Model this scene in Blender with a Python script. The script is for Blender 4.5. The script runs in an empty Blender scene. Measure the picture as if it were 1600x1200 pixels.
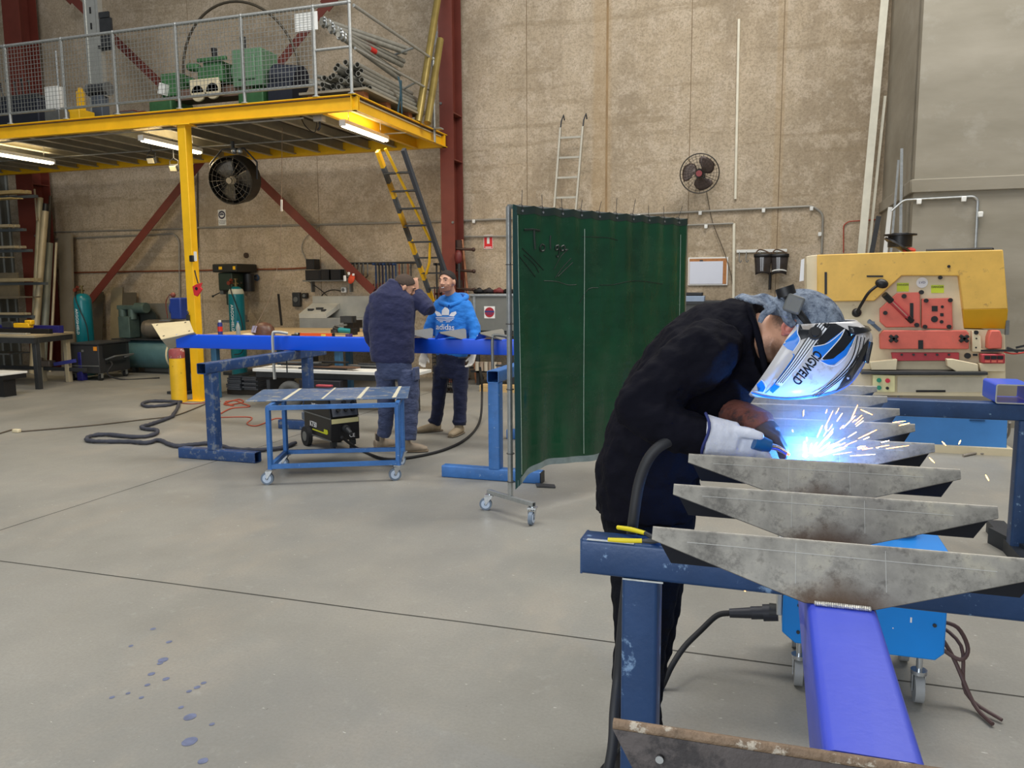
import bpy, bmesh, math, random
from math import sin, cos, pi, radians, sqrt, atan2
from mathutils import Vector, Matrix, Euler
random.seed(7)
C = bpy.context.scene.collection
V = Vector
# ---------------------------------------------------------------- camera
EYE = 1.62
FPX = 1248.4
YAW, PIT, ROL = map(radians, (-18.0036, 7.1362, 0.3706))
def _axes():
    cy, sy, cp, sp = cos(YAW), sin(YAW), cos(PIT), sin(PIT)
    f = V((sy*cp, cy*cp, -sp)); r = V((cy, -sy, 0)); d = f.cross(r)
    return (cos(ROL)*r + sin(ROL)*d, -sin(ROL)*r + cos(ROL)*d, f)
AR, AD, AF = _axes()
cam = bpy.data.cameras.new('camera'); camo = bpy.data.objects.new('camera', cam); C.objects.link(camo)
camo.matrix_world = Matrix(((AR.x, -AD.x, -AF.x, 0), (AR.y, -AD.y, -AF.y, 0), (AR.z, -AD.z, -AF.z, EYE), (0, 0, 0, 1)))
cam.sensor_fit = 'HORIZONTAL'; cam.sensor_width = 36; cam.lens = 36*FPX/1600
cam.clip_start = .05; cam.clip_end = 80
bpy.context.scene.camera = camo
# ---------------------------------------------------------------- light and exposure
sc = bpy.context.scene
vs = sc.view_settings
vs.view_transform = 'Standard'; vs.look = 'None'; vs.gamma = 1; vs.exposure = 0.0; vs.use_curve_mapping = False
w = bpy.data.worlds.new('daylight'); sc.world = w; w.use_nodes = True
bg = w.node_tree.nodes['Background']; bg.inputs[0].default_value = (.93, .96, 1, 1); bg.inputs[1].default_value = .22
def area(name, loc, rot, sx, sy, power, col=(1, 1, 1)):
    l = bpy.data.lights.new(name, 'AREA'); l.shape = 'RECTANGLE'; l.size = sx; l.size_y = sy; l.energy = power; l.color = col
    o = bpy.data.objects.new(name, l); C.objects.link(o); o.location = loc; o.rotation_euler = tuple(map(radians, rot)); return o
area('skylight', (2.5, 8.2, 9.0), (8, 8, 0), 7, 2.2, 760, (1, .97, .92))
area('skylight', (-5.5, 4.5, 9.0), (0, 0, 0), 8, 2.0, 500, (1, .97, .93))
area('skylight', (0, 0.0, 9.0), (0, 0, 0), 10, 2.4, 130, (.97, .98, 1))
area('roller_door_daylight', (-3, -6.5, 3.2), (84, 0, 0), 8, 5, 620, (.9, .95, 1))
# ---------------------------------------------------------------- helpers
def lin(c):
    return tuple((x/255/12.92 if x <= 10 else ((x/255+.055)/1.055)**2.4) for x in c)
MATS = {}
def nd(nt, t, **k):
    n = nt.nodes.new(t)
    for a, b in k.items():
        setattr(n, a, b)
    return n
def ramp(nt, fac, stops, interp='LINEAR'):
    r = nd(nt, 'ShaderNodeValToRGB'); r.color_ramp.interpolation = interp
    e = r.color_ramp.elements
    while len(e) < len(stops): e.new(.5)
    for i, (p, c) in enumerate(stops):
        e[i].position = p; e[i].color = (c[0], c[1], c[2], 1) if not isinstance(c, (int, float)) else (c, c, c, 1)
    nt.links.new(fac, r.inputs[0]); return r.outputs[0]
def mixc(nt, fac, a, b, mode='MIX'):
    m = nd(nt, 'ShaderNodeMix', data_type='RGBA', blend_type=mode)
    for i, s in ((0, fac), (6, a), (7, b)):
        if isinstance(s, (int, float)): m.inputs[i].default_value = s
        elif isinstance(s, tuple): m.inputs[i].default_value = (*s[:3], 1)
        else: nt.links.new(s, m.inputs[i])
    return m.outputs[2]
def noise(nt, vec, scale, detail=5, rough=.55, stretch=None, off=None):
    if stretch or off:
        mp = nd(nt, 'ShaderNodeMapping')
        if stretch: mp.inputs['Scale'].default_value = stretch
        if off: mp.inputs['Location'].default_value = off
        nt.links.new(vec, mp.inputs[0]); vec = mp.outputs[0]
    n = nd(nt, 'ShaderNodeTexNoise'); n.inputs['Scale'].default_value = scale
    n.inputs['Detail'].default_value = detail; n.inputs['Roughness'].default_value = rough
    nt.links.new(vec, n.inputs['Vector']); return n.outputs['Fac']
def bump(nt, h, strength, dist, bs, normal=None):
    b = nd(nt, 'ShaderNodeBump'); b.inputs['Strength'].default_value = strength; b.inputs['Distance'].default_value = dist
    nt.links.new(h, b.inputs['Height'])
    if normal: nt.links.new(normal, b.inputs['Normal'])
    if bs: nt.links.new(b.outputs[0], bs.inputs['Normal'])
    return b.outputs[0]
def newmat(name):
    m = bpy.data.materials.new(name); m.use_nodes = True; nt = m.node_tree
    return m, nt, nt.nodes['Principled BSDF']
def mat(name, col, rough=.5, metal=0, var=.1, scale=5, bmp=0, bscale=80, col2=None, wear=0, wscale=9, stretch=None, emis=0, trans=0, coat=0):
    if name in MATS: return MATS[name]
    m, nt, bs = newmat(name)
    c = lin(col)
    tc = nd(nt, 'ShaderNodeTexCoord').outputs['Object']
    f = noise(nt, tc, scale, 5, .6, stretch)
    out = ramp(nt, f, [(.3, tuple(x*(1-var) for x in c)), (.7, tuple(min(1, x*(1+var)) for x in c))])
    if wear:
        g = noise(nt, tc, wscale, 8, .7, stretch, (3, 1, 2))
        fac = ramp(nt, g, [(1-wear-.04, 0.), (1-wear+.02, 1.)])
        out = mixc(nt, fac, out, lin(col2))
    nt.links.new(out, bs.inputs['Base Color'])
    bs.inputs['Roughness'].default_value = rough; bs.inputs['Metallic'].default_value = metal
    if coat: bs.inputs['Coat Weight'].default_value = coat
    if trans: bs.inputs['Transmission Weight'].default_value = trans
    if emis:
        bs.inputs['Emission Color'].default_value = (*c, 1); bs.inputs['Emission Strength'].default_value = emis
    if bmp:
        bump(nt, noise(nt, tc, bscale, 4), bmp, .01, bs)
    MATS[name] = m; return m
def orient(z, up=(0, 0, 1)):
    z = V(z).normalized(); u = V(up)
    if abs(z.dot(u.normalized())) > .98: u = V((0, 1, 0)) if abs(z.y) < .9 else V((1, 0, 0))
    x = u.cross(z).normalized(); y = z.cross(x)
    return Matrix((x, y, z)).transposed()
def smooth_path(pts, sub=6, closed=False):
    pts = [V(p) for p in pts]; n = len(pts); out = []
    rng = n if closed else n-1
    for i in range(rng):
        if closed: a, b, c, d = pts[(i-1) % n], pts[i], pts[(i+1) % n], pts[(i+2) % n]
        else: a, b, c, d = pts[max(i-1, 0)], pts[i], pts[i+1], pts[min(i+2, n-1)]
        for k in range(sub):
            t = k/sub
            out.append(.5*((2*b)+(c-a)*t+(2*a-5*b+4*c-d)*t*t+(3*b-a-3*c+d)*t**3))
    if not closed: out.append(pts[-1])
    return out
class MB:
    def __init__(s): s.v = []; s.f = []; s.m = []; s.s = []
    def add(s, vs_, fs, mi=0, sm=False):
        o = len(s.v); s.v += [tuple(x) for x in vs_]
        for f in fs: s.f.append(tuple(i+o for i in f)); s.m.append(mi); s.s.append(sm)
        return s
    def box(s, c, d, R=None, mi=0):
        c = V(c); hx, hy, hz = d[0]/2, d[1]/2, d[2]/2
        vs_ = [V((x, y, z)) for x in (-hx, hx) for y in (-hy, hy) for z in (-hz, hz)]
        if R is not None: vs_ = [R @ p for p in vs_]
        return s.add([c+p for p in vs_], [(0, 1, 3, 2), (4, 6, 7, 5), (0, 4, 5, 1), (2, 3, 7, 6), (0, 2, 6, 4), (1, 5, 7, 3)], mi)
    def bar(s, a, b, wd, ht, mi=0, up=(0, 0, 1)):
        a, b = V(a), V(b); R = orient(b-a, up)
        return s.box((a+b)/2, (wd, ht, (b-a).length), R, mi)
    def cyl(s, a, b, r, r2=None, n=14, mi=0, cap=True, sm=True):
        a, b = V(a), V(b); r2 = r if r2 is None else r2; R = orient(b-a)
        vs_ = []
        for p, q in ((a, r), (b, r2)):
            for i in range(n):
                t = 2*pi*i/n; vs_.append(p + R @ V((cos(t)*q, sin(t)*q, 0)))
        s.add(vs_, [(i, (i+1) % n, n+(i+1) % n, n+i) for i in range(n)], mi, sm)
        if cap: s.add(vs_[:n], [tuple(range(n-1, -1, -1))], mi); s.add(vs_[n:], [tuple(range(n))], mi)
        return s
    def pipe(s, a, b, r, th=.003, n=14, mi=0):
        a, b = V(a), V(b); R = orient(b-a); vs_ = []
        for p, q in ((a, r), (b, r), (b, r-th), (a, r-th)):
            for i in range(n):
                t = 2*pi*i/n; vs_.append(p + R @ V((cos(t)*q, sin(t)*q, 0)))
        fs = []
        for k in range(4):
            k2 = (k+1) % 4
            fs += [(k*n+i, k*n+(i+1) % n, k2*n+(i+1) % n, k2*n+i) for i in range(n)]
        return s.add(vs_, fs, mi, True)
    def tube(s, pts, r, n=8, mi=0, sub=0, closed=False, cap=True):
        if sub: pts = smooth_path(pts, sub, closed)
        pts = [V(p) for p in pts]; L = len(pts); vs_ = []; fs = []
        if isinstance(r, (list, tuple)) and len(r) != L:
            r0 = r; g = lambda f: r0[min(int(f), len(r0)-2)]+(r0[min(int(f), len(r0)-2)+1]-r0[min(int(f), len(r0)-2)])*(f-min(int(f), len(r0)-2))
            r = [g(i*(len(r0)-1)/(L-1)) for i in range(L)]
        R = None
        for i, p in enumerate(pts):
            if closed: t = pts[(i+1) % L]-pts[i-1]
            else: t = pts[min(i+1, L-1)]-pts[max(i-1, 0)]
            t.normalize()
            if R is None: R = orient(t)
            else:
                z0 = R @ V((0, 0, 1)); q = z0.rotation_difference(t); R = q.to_matrix() @ R
            rr = r[i] if isinstance(r, (list, tuple)) else r
            for k in range(n):
                a = 2*pi*k/n; vs_.append(p + R @ V((cos(a)*rr, sin(a)*rr, 0)))
        for i in range(L if closed else L-1):
            j = (i+1) % L
            fs += [(i*n+k, i*n+(k+1) % n, j*n+(k+1) % n, j*n+k) for k in range(n)]
        s.add(vs_, fs, mi, True)
        if cap and not closed:
            s.add(vs_[:n], [tuple(range(n-1, -1, -1))], mi); s.add(vs_[-n:], [tuple(range(n))], mi)
        return s
    def lathe(s, prof, c=(0, 0, 0), R=None, n=24, mi=0, sx=1, sy=1):
        c = V(c); vs_ = []; L = len(prof)
        for r, z in prof:
            for k in range(n):
                a = 2*pi*k/n; p = V((cos(a)*r*sx, sin(a)*r*sy, z)); vs_.append(c+(R @ p if R else p))
        fs = []
        for i in range(L-1):
            fs += [(i*n+k, i*n+(k+1) % n, (i+1)*n+(k+1) % n, (i+1)*n+k) for k in range(n)]
        s.add(vs_, fs, mi, True)
        if prof[0][0] > 1e-4: s.add(vs_[:n], [tuple(range(n-1, -1, -1))], mi)
        if prof[-1][0] > 1e-4: s.add(vs_[-n:], [tuple(range(n))], mi)
        return s
    def ball(s, c, r, n=14, mi=0, R=None):
        r = (r, r, r) if isinstance(r, (int, float)) else r; c = V(c); vs_ = []; fs = []; m = n//2+1
        for i in range(m+1):
            ph = pi*i/m
            for k in range(n):
                a = 2*pi*k/n; p = V((sin(ph)*cos(a)*r[0], sin(ph)*sin(a)*r[1], -cos(ph)*r[2])); vs_.append(c+(R @ p if R else p))
        for i in range(m):
            fs += [(i*n+k, i*n+(k+1) % n, (i+1)*n+(k+1) % n, (i+1)*n+k) for k in range(n)]
        return s.add(vs_, fs, mi, True)
    def prism(s, poly, ext, mi=0, sm=False):
        poly = [V(p) for p in poly]; e = V(ext); n = len(poly)
        vs_ = poly+[p+e for p in poly]
        return s.add(vs_, [tuple(range(n-1, -1, -1)), tuple(range(n, 2*n))]+[(i, (i+1) % n, n+(i+1) % n, n+i) for i in range(n)], mi, sm)
    def grid(s, f, nu, nv, mi=0, sm=True, thick=None):
        vs_ = [V(f(i/nu, j/nv)) for i in range(nu+1) for j in range(nv+1)]
        fs = [(i*(nv+1)+j, (i+1)*(nv+1)+j, (i+1)*(nv+1)+j+1, i*(nv+1)+j+1) for i in range(nu) for j in range(nv)]
        return s.add(vs_, fs, mi, sm)
    def tor(s, c, R_, r, axis=(0, 0, 1), n=32, m=8, mi=0):
        M = orient(axis); c = V(c)
        return s.tube([c+M @ V((cos(2*pi*i/n)*R_, sin(2*pi*i/n)*R_, 0)) for i in range(n)], r, m, mi, closed=True)
    def T(s, M):
        s.v = [tuple(M @ V(p)) for p in s.v]; return s
    def sh(s, d):
        s.v = [(p[0]-d[0], p[1]-d[1], p[2]-d[2]) for p in s.v]; return s
def rhs(mb, a, b, wd, ht, t=.005, mi=0, up=(0, 0, 1)):
    """open rectangular hollow section"""
    a, b = V(a), V(b); R = orient(b-a, up); r = min(wd, ht)*.12
    def ring(w_, h_, rr):
        out = []
        for cx, cy, a0 in ((w_/2-rr, h_/2-rr, 0), (-w_/2+rr, h_/2-rr, 90), (-w_/2+rr, -h_/2+rr, 180), (w_/2-rr, -h_/2+rr, 270)):
            for k in range(4):
                an = radians(a0+k*30); out.append((cx+cos(an)*rr, cy+sin(an)*rr))
        return out
    o, i_ = ring(wd, ht, r), ring(wd-2*t, ht-2*t, max(r-t, .001)); n = 16; vs_ = []
    for p, q in ((a, o), (b, o), (b, i_), (a, i_)): vs_ += [p+R @ V((x, y, 0)) for x, y in q]
    fs = []
    for k in range(4):
        k2 = (k+1) % 4
        fs += [(k*n+i, k*n+(i+1) % n, k2*n+(i+1) % n, k2*n+i) for i in range(n)]
    mb.add(vs_, fs, mi, True); return mb
def ob(name, mb, mats, parent=None, bevel=0, kind=None, label=None, org=None, solid=0, wn=False, sub=0):
    """one mesh object; org (world point) is taken off the vertices when they are given in world space"""
    if org is not None: mb.sh(org)
    me = bpy.data.meshes.new(name); me.from_pydata(mb.v, [], mb.f)
    for m in (mats if isinstance(mats, (list, tuple)) else [mats]): me.materials.append(m)
    me.polygons.foreach_set('material_index', mb.m); me.polygons.foreach_set('use_smooth', mb.s)
    me.validate(); me.update()
    bm = bmesh.new(); bm.from_mesh(me); bmesh.ops.remove_doubles(bm, verts=bm.verts, dist=1e-5)
    bmesh.ops.recalc_face_normals(bm, faces=bm.faces); bm.to_mesh(me); bm.free()
    try: me.set_sharp_from_angle(angle=radians(38))
    except Exception: pass
    o = bpy.data.objects.new(name, me); C.objects.link(o)
    if parent: o.parent = parent
    if bevel:
        b = o.modifiers.new('bevel', 'BEVEL'); b.width = bevel; b.segments = 2; b.limit_method = 'ANGLE'; b.angle_limit = radians(50)
    if solid:
        b = o.modifiers.new('solid', 'SOLIDIFY'); b.thickness = solid; b.offset = 0
    if sub:
        b = o.modifiers.new('sub', 'SUBSURF'); b.levels = sub; b.render_levels = sub
    if kind: o['kind'] = kind
    if label: o['label'] = label
    return o
def tag(o, label, cat, group=None, kind=None):
    o['label'] = label; o['category'] = cat
    if group: o['group'] = group
    if kind: o['kind'] = kind
    return o
def thing(name, label, cat, loc=(0, 0, 0), rotz=0, group=None):
    o = bpy.data.objects.new(name, None); C.objects.link(o); o.empty_display_size = .1
    o.location = loc; o.rotation_euler = (0, 0, rotz); return tag(o, label, cat, group)
def kids(o): return [c for c in bpy.data.objects if c.parent == o]
def dup(root, loc, rotz=0, label=None, group=None, scale=None):
    r = root.copy(); C.objects.link(r); r.location = loc; r.rotation_euler = (0, 0, rotz)
    if label: r['label'] = label
    if group: r['group'] = group
    if scale: r.scale = scale
    for ch in kids(root):
        c = ch.copy(); C.objects.link(c); c.parent = r
        for g in kids(ch):
            d = g.copy(); C.objects.link(d); d.parent = c
    return r
def text_mb(txt, size, M, mi=0, depth=.001, spacing=1.0, bold=0):
    cu = bpy.data.curves.new('t', 'FONT'); cu.body = txt; cu.size = size; cu.extrude = depth; cu.space_character = spacing; cu.offset = bold
    cu.align_x = 'CENTER'; cu.align_y = 'CENTER'
    o = bpy.data.objects.new('t', cu); C.objects.link(o); dg = bpy.context.evaluated_depsgraph_get()
    me = bpy.data.meshes.new_from_object(o.evaluated_get(dg)); mb = MB()
    mb.add([M @ v.co for v in me.vertices], [tuple(p.vertices) for p in me.polygons], mi)
    bpy.data.objects.remove(o); bpy.data.curves.remove(cu); bpy.data.meshes.remove(me); return mb
def _ray(u, v): return AR*((u-800)/FPX)+AD*((v-600)/FPX)+AF
def P(u, v, Y):
    d = _ray(u, v); t = Y/d.y; return V((0, 0, EYE))+d*t
def PX(u, v, X):
    d = _ray(u, v); t = X/d.x; return V((0, 0, EYE))+d*t
def G(u, v, z=0):
    d = _ray(u, v); t = (z-EYE)/d.z; return V((0, 0, EYE))+d*t
def fr(loc, x, y, z):
    """matrix from axes"""
    return Matrix.Translation(V(loc)) @ Matrix((V(x), V(y), V(z))).transposed().to_4x4()
# ---------------------------------------------------------------- materials
STEELBLUE = mat('worn_blue_paint', (40, 70, 112), .42, .15, .22, 7, .12, 60, (130, 160, 190), .34, 22)
LBLUE = mat('bright_blue_paint', (58, 112, 178), .45, .1, .18, 7, .1, 60, (150, 175, 200), .34, 26)
NBLUE = mat('dark_blue_paint', (30, 60, 100), .45, .1, .2, 6, .1, 60, (110, 135, 160), .32, 26)
GALV = mat('galvanised_steel', (176, 180, 180), .38, .75, .15, 18)
GREY = mat('grey_steel', (120, 122, 120), .45, .5, .15, 10)
DGREY = mat('dark_grey_steel', (58, 60, 62), .5, .3, .2, 8)
BLACK = mat('black_plastic', (22, 22, 24), .45, 0, .2, 8)
RUBBER = mat('black_rubber', (28, 29, 31), .7, 0, .2, 10)
CHROME = mat('chrome', (205, 210, 215), .2, .9, .05, 8)
YEL = mat('yellow_paint', (242, 188, 24), .42, 0, .1, 3, .05, 50, (120, 90, 30), .28, 14)
REDOX = mat('red_oxide_paint', (112, 50, 38), .55, 0, .14, 3, .1, 40)
WHITE = mat('white_paint', (228, 228, 222), .5, 0, .05, 5)
CREAM = mat('cream_paint', (222, 208, 172), .5, 0, .1, 6, 0, 50, (150, 130, 95), .3, 16)
ALU = mat('aluminium', (205, 206, 200), .35, .7, .08, 10)
TEAL = mat('teal_cylinder_paint', (10, 112, 124), .3, 0, .1, 5, 0, 60, (5, 60, 70), .3, 12)
WOOD = mat('pale_wood', (205, 172, 118), .6, 0, .18, 5, .1, 60, stretch=(1, 8, 8))
PALLET = mat('pallet_wood', (176, 112, 70), .7, 0, .2, 8, .1, 60)
RED = mat('red_paint', (200, 40, 34), .45, 0, .1, 6)
GREEN = mat('machine_green_paint', (62, 108, 66), .5, .1, .2, 8, .05, 50, (30, 45, 30), .34, 12)
COPPER = mat('copper_pipe', (150, 92, 66), .45, .5, .15, 8)
PAPER = mat('paper_white', (240, 240, 240), .7, 0, .02, 5)
# ---------------------------------------------------------------- the setting
WY = 12.8
def wall_material():
    m, nt, bs = newmat('cast_concrete_wall')
    pos = nd(nt, 'ShaderNodeNewGeometry').outputs['Position']
    big = noise(nt, pos, .55, 6, .6)
    col = ramp(nt, big, [(.28, lin((164, 148, 124))), (.5, lin((190, 172, 146))), (.72, lin((210, 193, 168)))])
    st = noise(nt, pos, 1.6, 6, .65, (1, 1, .12))
    col = mixc(nt, ramp(nt, st, [(.45, 0.), (.75, .5)]), col, lin((132, 116, 96)))
    pl = noise(nt, pos, 3.4, 12, .8, None, (4, 2, 7))
    col = mixc(nt, ramp(nt, pl, [(.49, 0.), (.57, .5)]), col, lin((214, 198, 176)))
    hs = noise(nt, pos, 1.4, 8, .7, (.25, 1, 2.6), (1, 5, 9))
    col = mixc(nt, ramp(nt, hs, [(.56, 0.), (.61, .4)]), col, lin((150, 132, 104)))
    fine = noise(nt, pos, 38, 6, .7)
    col = mixc(nt, ramp(nt, fine, [(.34, .6), (.56, 0.)]), col, lin((128, 114, 92)))
    # broad darker patches of random shape over the whole wall
    dk = noise(nt, pos, .9, 4, .5, (1, 1, .6), (8, 0, 3))
    col = mixc(nt, ramp(nt, dk, [(.55, 0.), (.75, .3)]), col, lin((126, 116, 98)))
    sp = nd(nt, 'ShaderNodeSeparateXYZ'); nt.links.new(pos, sp.inputs[0])
    for jx, wd_, am in ((P(940, 200, WY).x, .17, .42), (P(1218, 200, WY).x, .08, .3)):
        a_ = nd(nt, 'ShaderNodeMath', operation='SUBTRACT'); nt.links.new(sp.outputs[0], a_.inputs[0]); a_.inputs[1].default_value = jx
        b_ = nd(nt, 'ShaderNodeMath', operation='ABSOLUTE'); nt.links.new(a_.outputs[0], b_.inputs[0])
        c_ = nd(nt, 'ShaderNodeMath', operation='MULTIPLY_ADD'); nt.links.new(st, c_.inputs[0]); c_.inputs[1].default_value = -1.3*wd_; nt.links.new(b_.outputs[0], c_.inputs[2])
        col = mixc(nt, ramp(nt, c_.outputs[0], [(0., am), (1., am)]) if 0 else ramp(nt, c_.outputs[0], [(.0, am), (wd_*.35, 0.)]), col, lin((172, 144, 104)))
    nt.links.new(col, bs.inputs['Base Color']); bs.inputs['Roughness'].default_value = .85
    n1 = bump(nt, pl, .6, .03, None); bump(nt, fine, .35, .008, bs, n1)
    return m
WALL = wall_material()
def side_material():
    m, nt, bs = newmat('smooth_concrete_pier')
    pos = nd(nt, 'ShaderNodeNewGeometry').outputs['Position']
    big = noise(nt, pos, .8, 6, .6, (.5, .5, 1.6))
    col = ramp(nt, big, [(.3, lin((128, 122, 106))), (.7, lin((164, 157, 142)))])
    st = noise(nt, pos, 3, 8, .7, (.6, .6, .8))
    col = mixc(nt, ramp(nt, st, [(.55, 0.), (.75, .4)]), col, lin((186, 182, 172)))
    nt.links.new(col, bs.inputs['Base Color']); bs.inputs['Roughness'].default_value = .75
    bump(nt, st, .1, .02, bs); return m
PIER = side_material()
def floor_material():
    m, nt, bs = newmat('sealed_concrete_floor')
    pos = nd(nt, 'ShaderNodeNewGeometry').outputs['Position']
    a = noise(nt, pos, .7, 6, .6)
    col = ramp(nt, a, [(.3, lin((132, 130, 122))), (.5, lin((146, 144, 136))), (.7, lin((158, 155, 146)))])
    b = noise(nt, pos, 1.3, 8, .7, (1, .5, 1), (3, 3, 0))
    col = mixc(nt, ramp(nt, b, [(.5, 0.), (.7, .45)]), col, lin((172, 160, 142)))
    d = noise(nt, pos, .5, 5, .6, None, (9, 4, 0))
    col = mixc(nt, ramp(nt, d, [(.5, 0.), (.66, .5)]), col, lin((128, 128, 124)))
    e = noise(nt, pos, 9, 8, .75)
    col = mixc(nt, ramp(nt, e, [(.57, 0.), (.7, .4)]), col, lin((172, 171, 164)))
    fg = noise(nt, pos, 70, 6, .75)
    col = mixc(nt, ramp(nt, fg, [(.35, .30), (.6, 0.)]), col, lin((112, 110, 102)))
    g = noise(nt, pos, 26, 3, .5, (1, 2.5, 1), (2, 8, 0))
    col = mixc(nt, ramp(nt, g, [(.73, 0.), (.75, .8)]), col, lin((214, 212, 204)))
    g2 = noise(nt, pos, 40, 2, .5, (2.2, 1, 1), (12, 8, 0))
    col = mixc(nt, ramp(nt, g2, [(.76, 0.), (.78, .8)]), col, lin((80, 78, 72)))
    nt.links.new(col, bs.inputs['Base Color'])
    r = ramp(nt, b, [(.3, .38), (.7, .62)]); nt.links.new(r, bs.inputs['Roughness'])
    bump(nt, e, .04, .01, bs); return m
FLOOR = floor_material()
def struct(name, mb, m, **k): return ob(name, mb, m, kind='structure', **k)
struct('floor', MB().box((-2, 4.5, -.1), (40, 26, .2)), FLOOR)
# saw-cut joints in the slab: thin dark filler strips sunk flush
JT = mat('joint_filler', (62, 60, 54), .9, 0, .3, 20)
def joint(a, b, w_=.009):
    a, b = V(a), V(b); n = 60; mb = MB(); d = (b-a).normalized(); s = V((-d.y, d.x, 0)); L = []; Rr = []
    rnd = random.Random(3)
    for i in range(n+1):
        p = a.lerp(b, i/n); j = rnd.uniform(-.003, .003); L.append(p+s*(w_/2+j+rnd.uniform(0, .002))); Rr.append(p-s*(w_/2-j+rnd.uniform(0, .002)))
    vs_ = [V((p.x, p.y, .0006)) for p in L+Rr]
    return mb.add(vs_, [(i, i+1, n+2+i, n+1+i) for i in range(n)])
struct('trim_1', joint((-20, 3.43, 0), (6, 3.43, 0)), JT)
struct('trim_2', joint((-4.885, -3, 0), (-4.885, 12.7, 0), .008), JT)
# back wall: tilt-up panels with recessed joints
sx = PX  # noqa
joints = [P(137, 300, WY).x, P(309, 330, WY).x, P(497, 300, WY).x, P(823, 150, WY).x, P(948, 200, WY).x, P(1079, 150, WY).x, P(1220, 200, WY).x]
PSX = P(1378, 315, WY).x
PNY = 10.0
mb = MB(); xs = [-17.5]+joints+[PSX+.3]
for i in range(len(xs)-1):
    a, b = xs[i], xs[i+1]
    mb.box(((a+b)/2, WY+.15, 4), (b-a-.012 if i else b-a, .3, 8))
mb.box((-8, WY+.3, 4), (22, .1, 8))
wb = struct('wall_back', mb, WALL)
for x_ in joints: ob('wall_joint_sealant', MB().box((x_, WY+.012, 4), (.012, .012, 8)), mat('joint_sealant', (134, 114, 88), .8, 0, .2, 3), wb)
ob('rust_stain', MB().box((joints[4], WY+.0045, 4), (.035, .012, 8)), mat('stained_edge', (150, 124, 90), .85, 0, .25, 3), wb)
struct('wall_right', MB().box((PSX+.15, (WY+PNY)/2+.15, 4), (.3, WY-PNY+.3-.3, 8)).box((PSX+4, PNY+.15, 4), (8, .3, 8)), PIER)
# ledge band
z0, z1 = P(1470, 300, PNY).z, P(1470, 279, PNY).z
struct('trim_3', MB().box((PSX+3.97, PNY-.012, (z0+z1)/2), (8, .05, z1-z0)).box((PSX-.012, (WY+PNY)/2, (z0+z1)/2), (.05, WY-PNY, z1-z0)), PIER, bevel=.008)
# left wall: ribbed steel cladding
def ribs(x, ya, yb, z0, z1, pitch=.19):
    mb = MB(); y = ya; poly = []
    while y < yb:
        poly += [(x, y, 0), (x, y+pitch*.55, 0), (x+.03, y+pitch*.65, 0), (x+.03, y+pitch*.9, 0)]; y += pitch
    n = len(poly)
    vs_ = [V((p[0], p[1], z0)) for p in poly]+[V((p[0], p[1], z1)) for p in poly]
    return mb.add(vs_, [(i, i+1, n+i+1, n+i) for i in range(n-1)])
struct('wall_left', ribs(-15.05, 2, WY+.1, 0, 8), mat('steel_cladding', (132, 134, 128), .5, .4, .1, 3))
# ---------------------------------------------------------------- red oxide columns and braces
def i_section(mb, x, y, z0, z1, wd, dp, tf=.014, tw=.01):
    """upright I-beam, flanges facing +-y"""
    mb.box((x, y-dp/2+tf/2, (z0+z1)/2), (wd, tf, z1-z0)); mb.box((x, y+dp/2-tf/2, (z0+z1)/2), (wd, tf, z1-z0))
    mb.box((x, y, (z0+z1)/2), (tw, dp-2*tf, z1-z0)); return mb
for x, y, wd, lab in ((-5.07, 12.48, .235, 'tall red-oxide steel column beside the ladder and the end of the mezzanine'),
                      (-14.0, 12.48, .42, 'red-oxide steel column in the far left corner behind the storage rack')):
    t = thing('steel_column', lab, 'column', (x, y, 0), 0)
    ob('column_shaft', i_section(MB(), 0, 0, 0, 8, wd, .4), REDOX, t)
    ob('base_plate', MB().box((0, 0, .012), (wd+.12, .48, .024)), REDOX, t)
    ob('stiffener_plate', MB().box((0, -.0, 3.62), (wd, .37, .02)).box((0, 0, 4.35), (wd, .37, .02)), REDOX, t)
    ob('bolt', MB().cyl((wd/2-.03, -.2, 2.62), (wd/2-.03, -.215, 2.62), .02).cyl((-wd/2+.03, -.2, 4.5), (-wd/2+.03, -.215, 4.5), .02), GREY, t)
def brace(name, a, b, lab, wd=.15, y=12.45):
    a, b = V(a), V(b)
    t = thing(name, lab, 'brace', a)
    mb = MB().bar((0, 0, 0), b-a, wd, .012, up=(0, 1, 0))
    d = (b-a).normalized(); n = d.cross(V((0, 1, 0)))
    mb.bar(n*(wd/2-.006)+V((0, .04, 0)), b-a+n*(wd/2-.006)+V((0, .04, 0)), .012, .08, up=(0, 1, 0))
    ob('angle_bar', mb, REDOX, t)
    ob('gusset_plate', MB().bar(b-a-d*.05, b-a+d*.25, .24, .014, up=(0, 1, 0)), REDOX, t)
    return t
brace('diagonal_brace', P(583, 455, 12.32), P(112, -4, 12.32), 'red-oxide diagonal brace falling from upper left to the tool bench')
brace('diagonal_brace', P(138, 473, 12.4), P(510, 7, 12.4), 'red-oxide diagonal brace rising from the teal cylinder at left to the upper right')

# ---------------------------------------------------------------- mezzanine
MX0, MX1, MY0, MY1, MZ0, MZ1 = -15.0, -5.05, 9.27, 12.25, 3.80, 4.0
org = V((-7.72, 9.34, 0))
mez = thing('mezzanine_floor', 'yellow-framed steel mezzanine floor with a mesh railing over the left half of the workshop', 'mezzanine', org)
def chan(mb, a, b, h, fl, inward, tf=.012):
    """parallel flange channel from a to b (bottom outer line), web outside"""
    a, b, n = V(a), V(b), V(inward); d = (b-a).normalized()
    up = V((0, 0, 1))
    sec = [(0, 0), (fl, 0), (fl, tf), (tf, tf), (tf, h-tf), (fl, h-tf), (fl, h), (0, h)]
    return mb.prism([a+n*x+up*z for x, z in sec], b-a)
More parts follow.
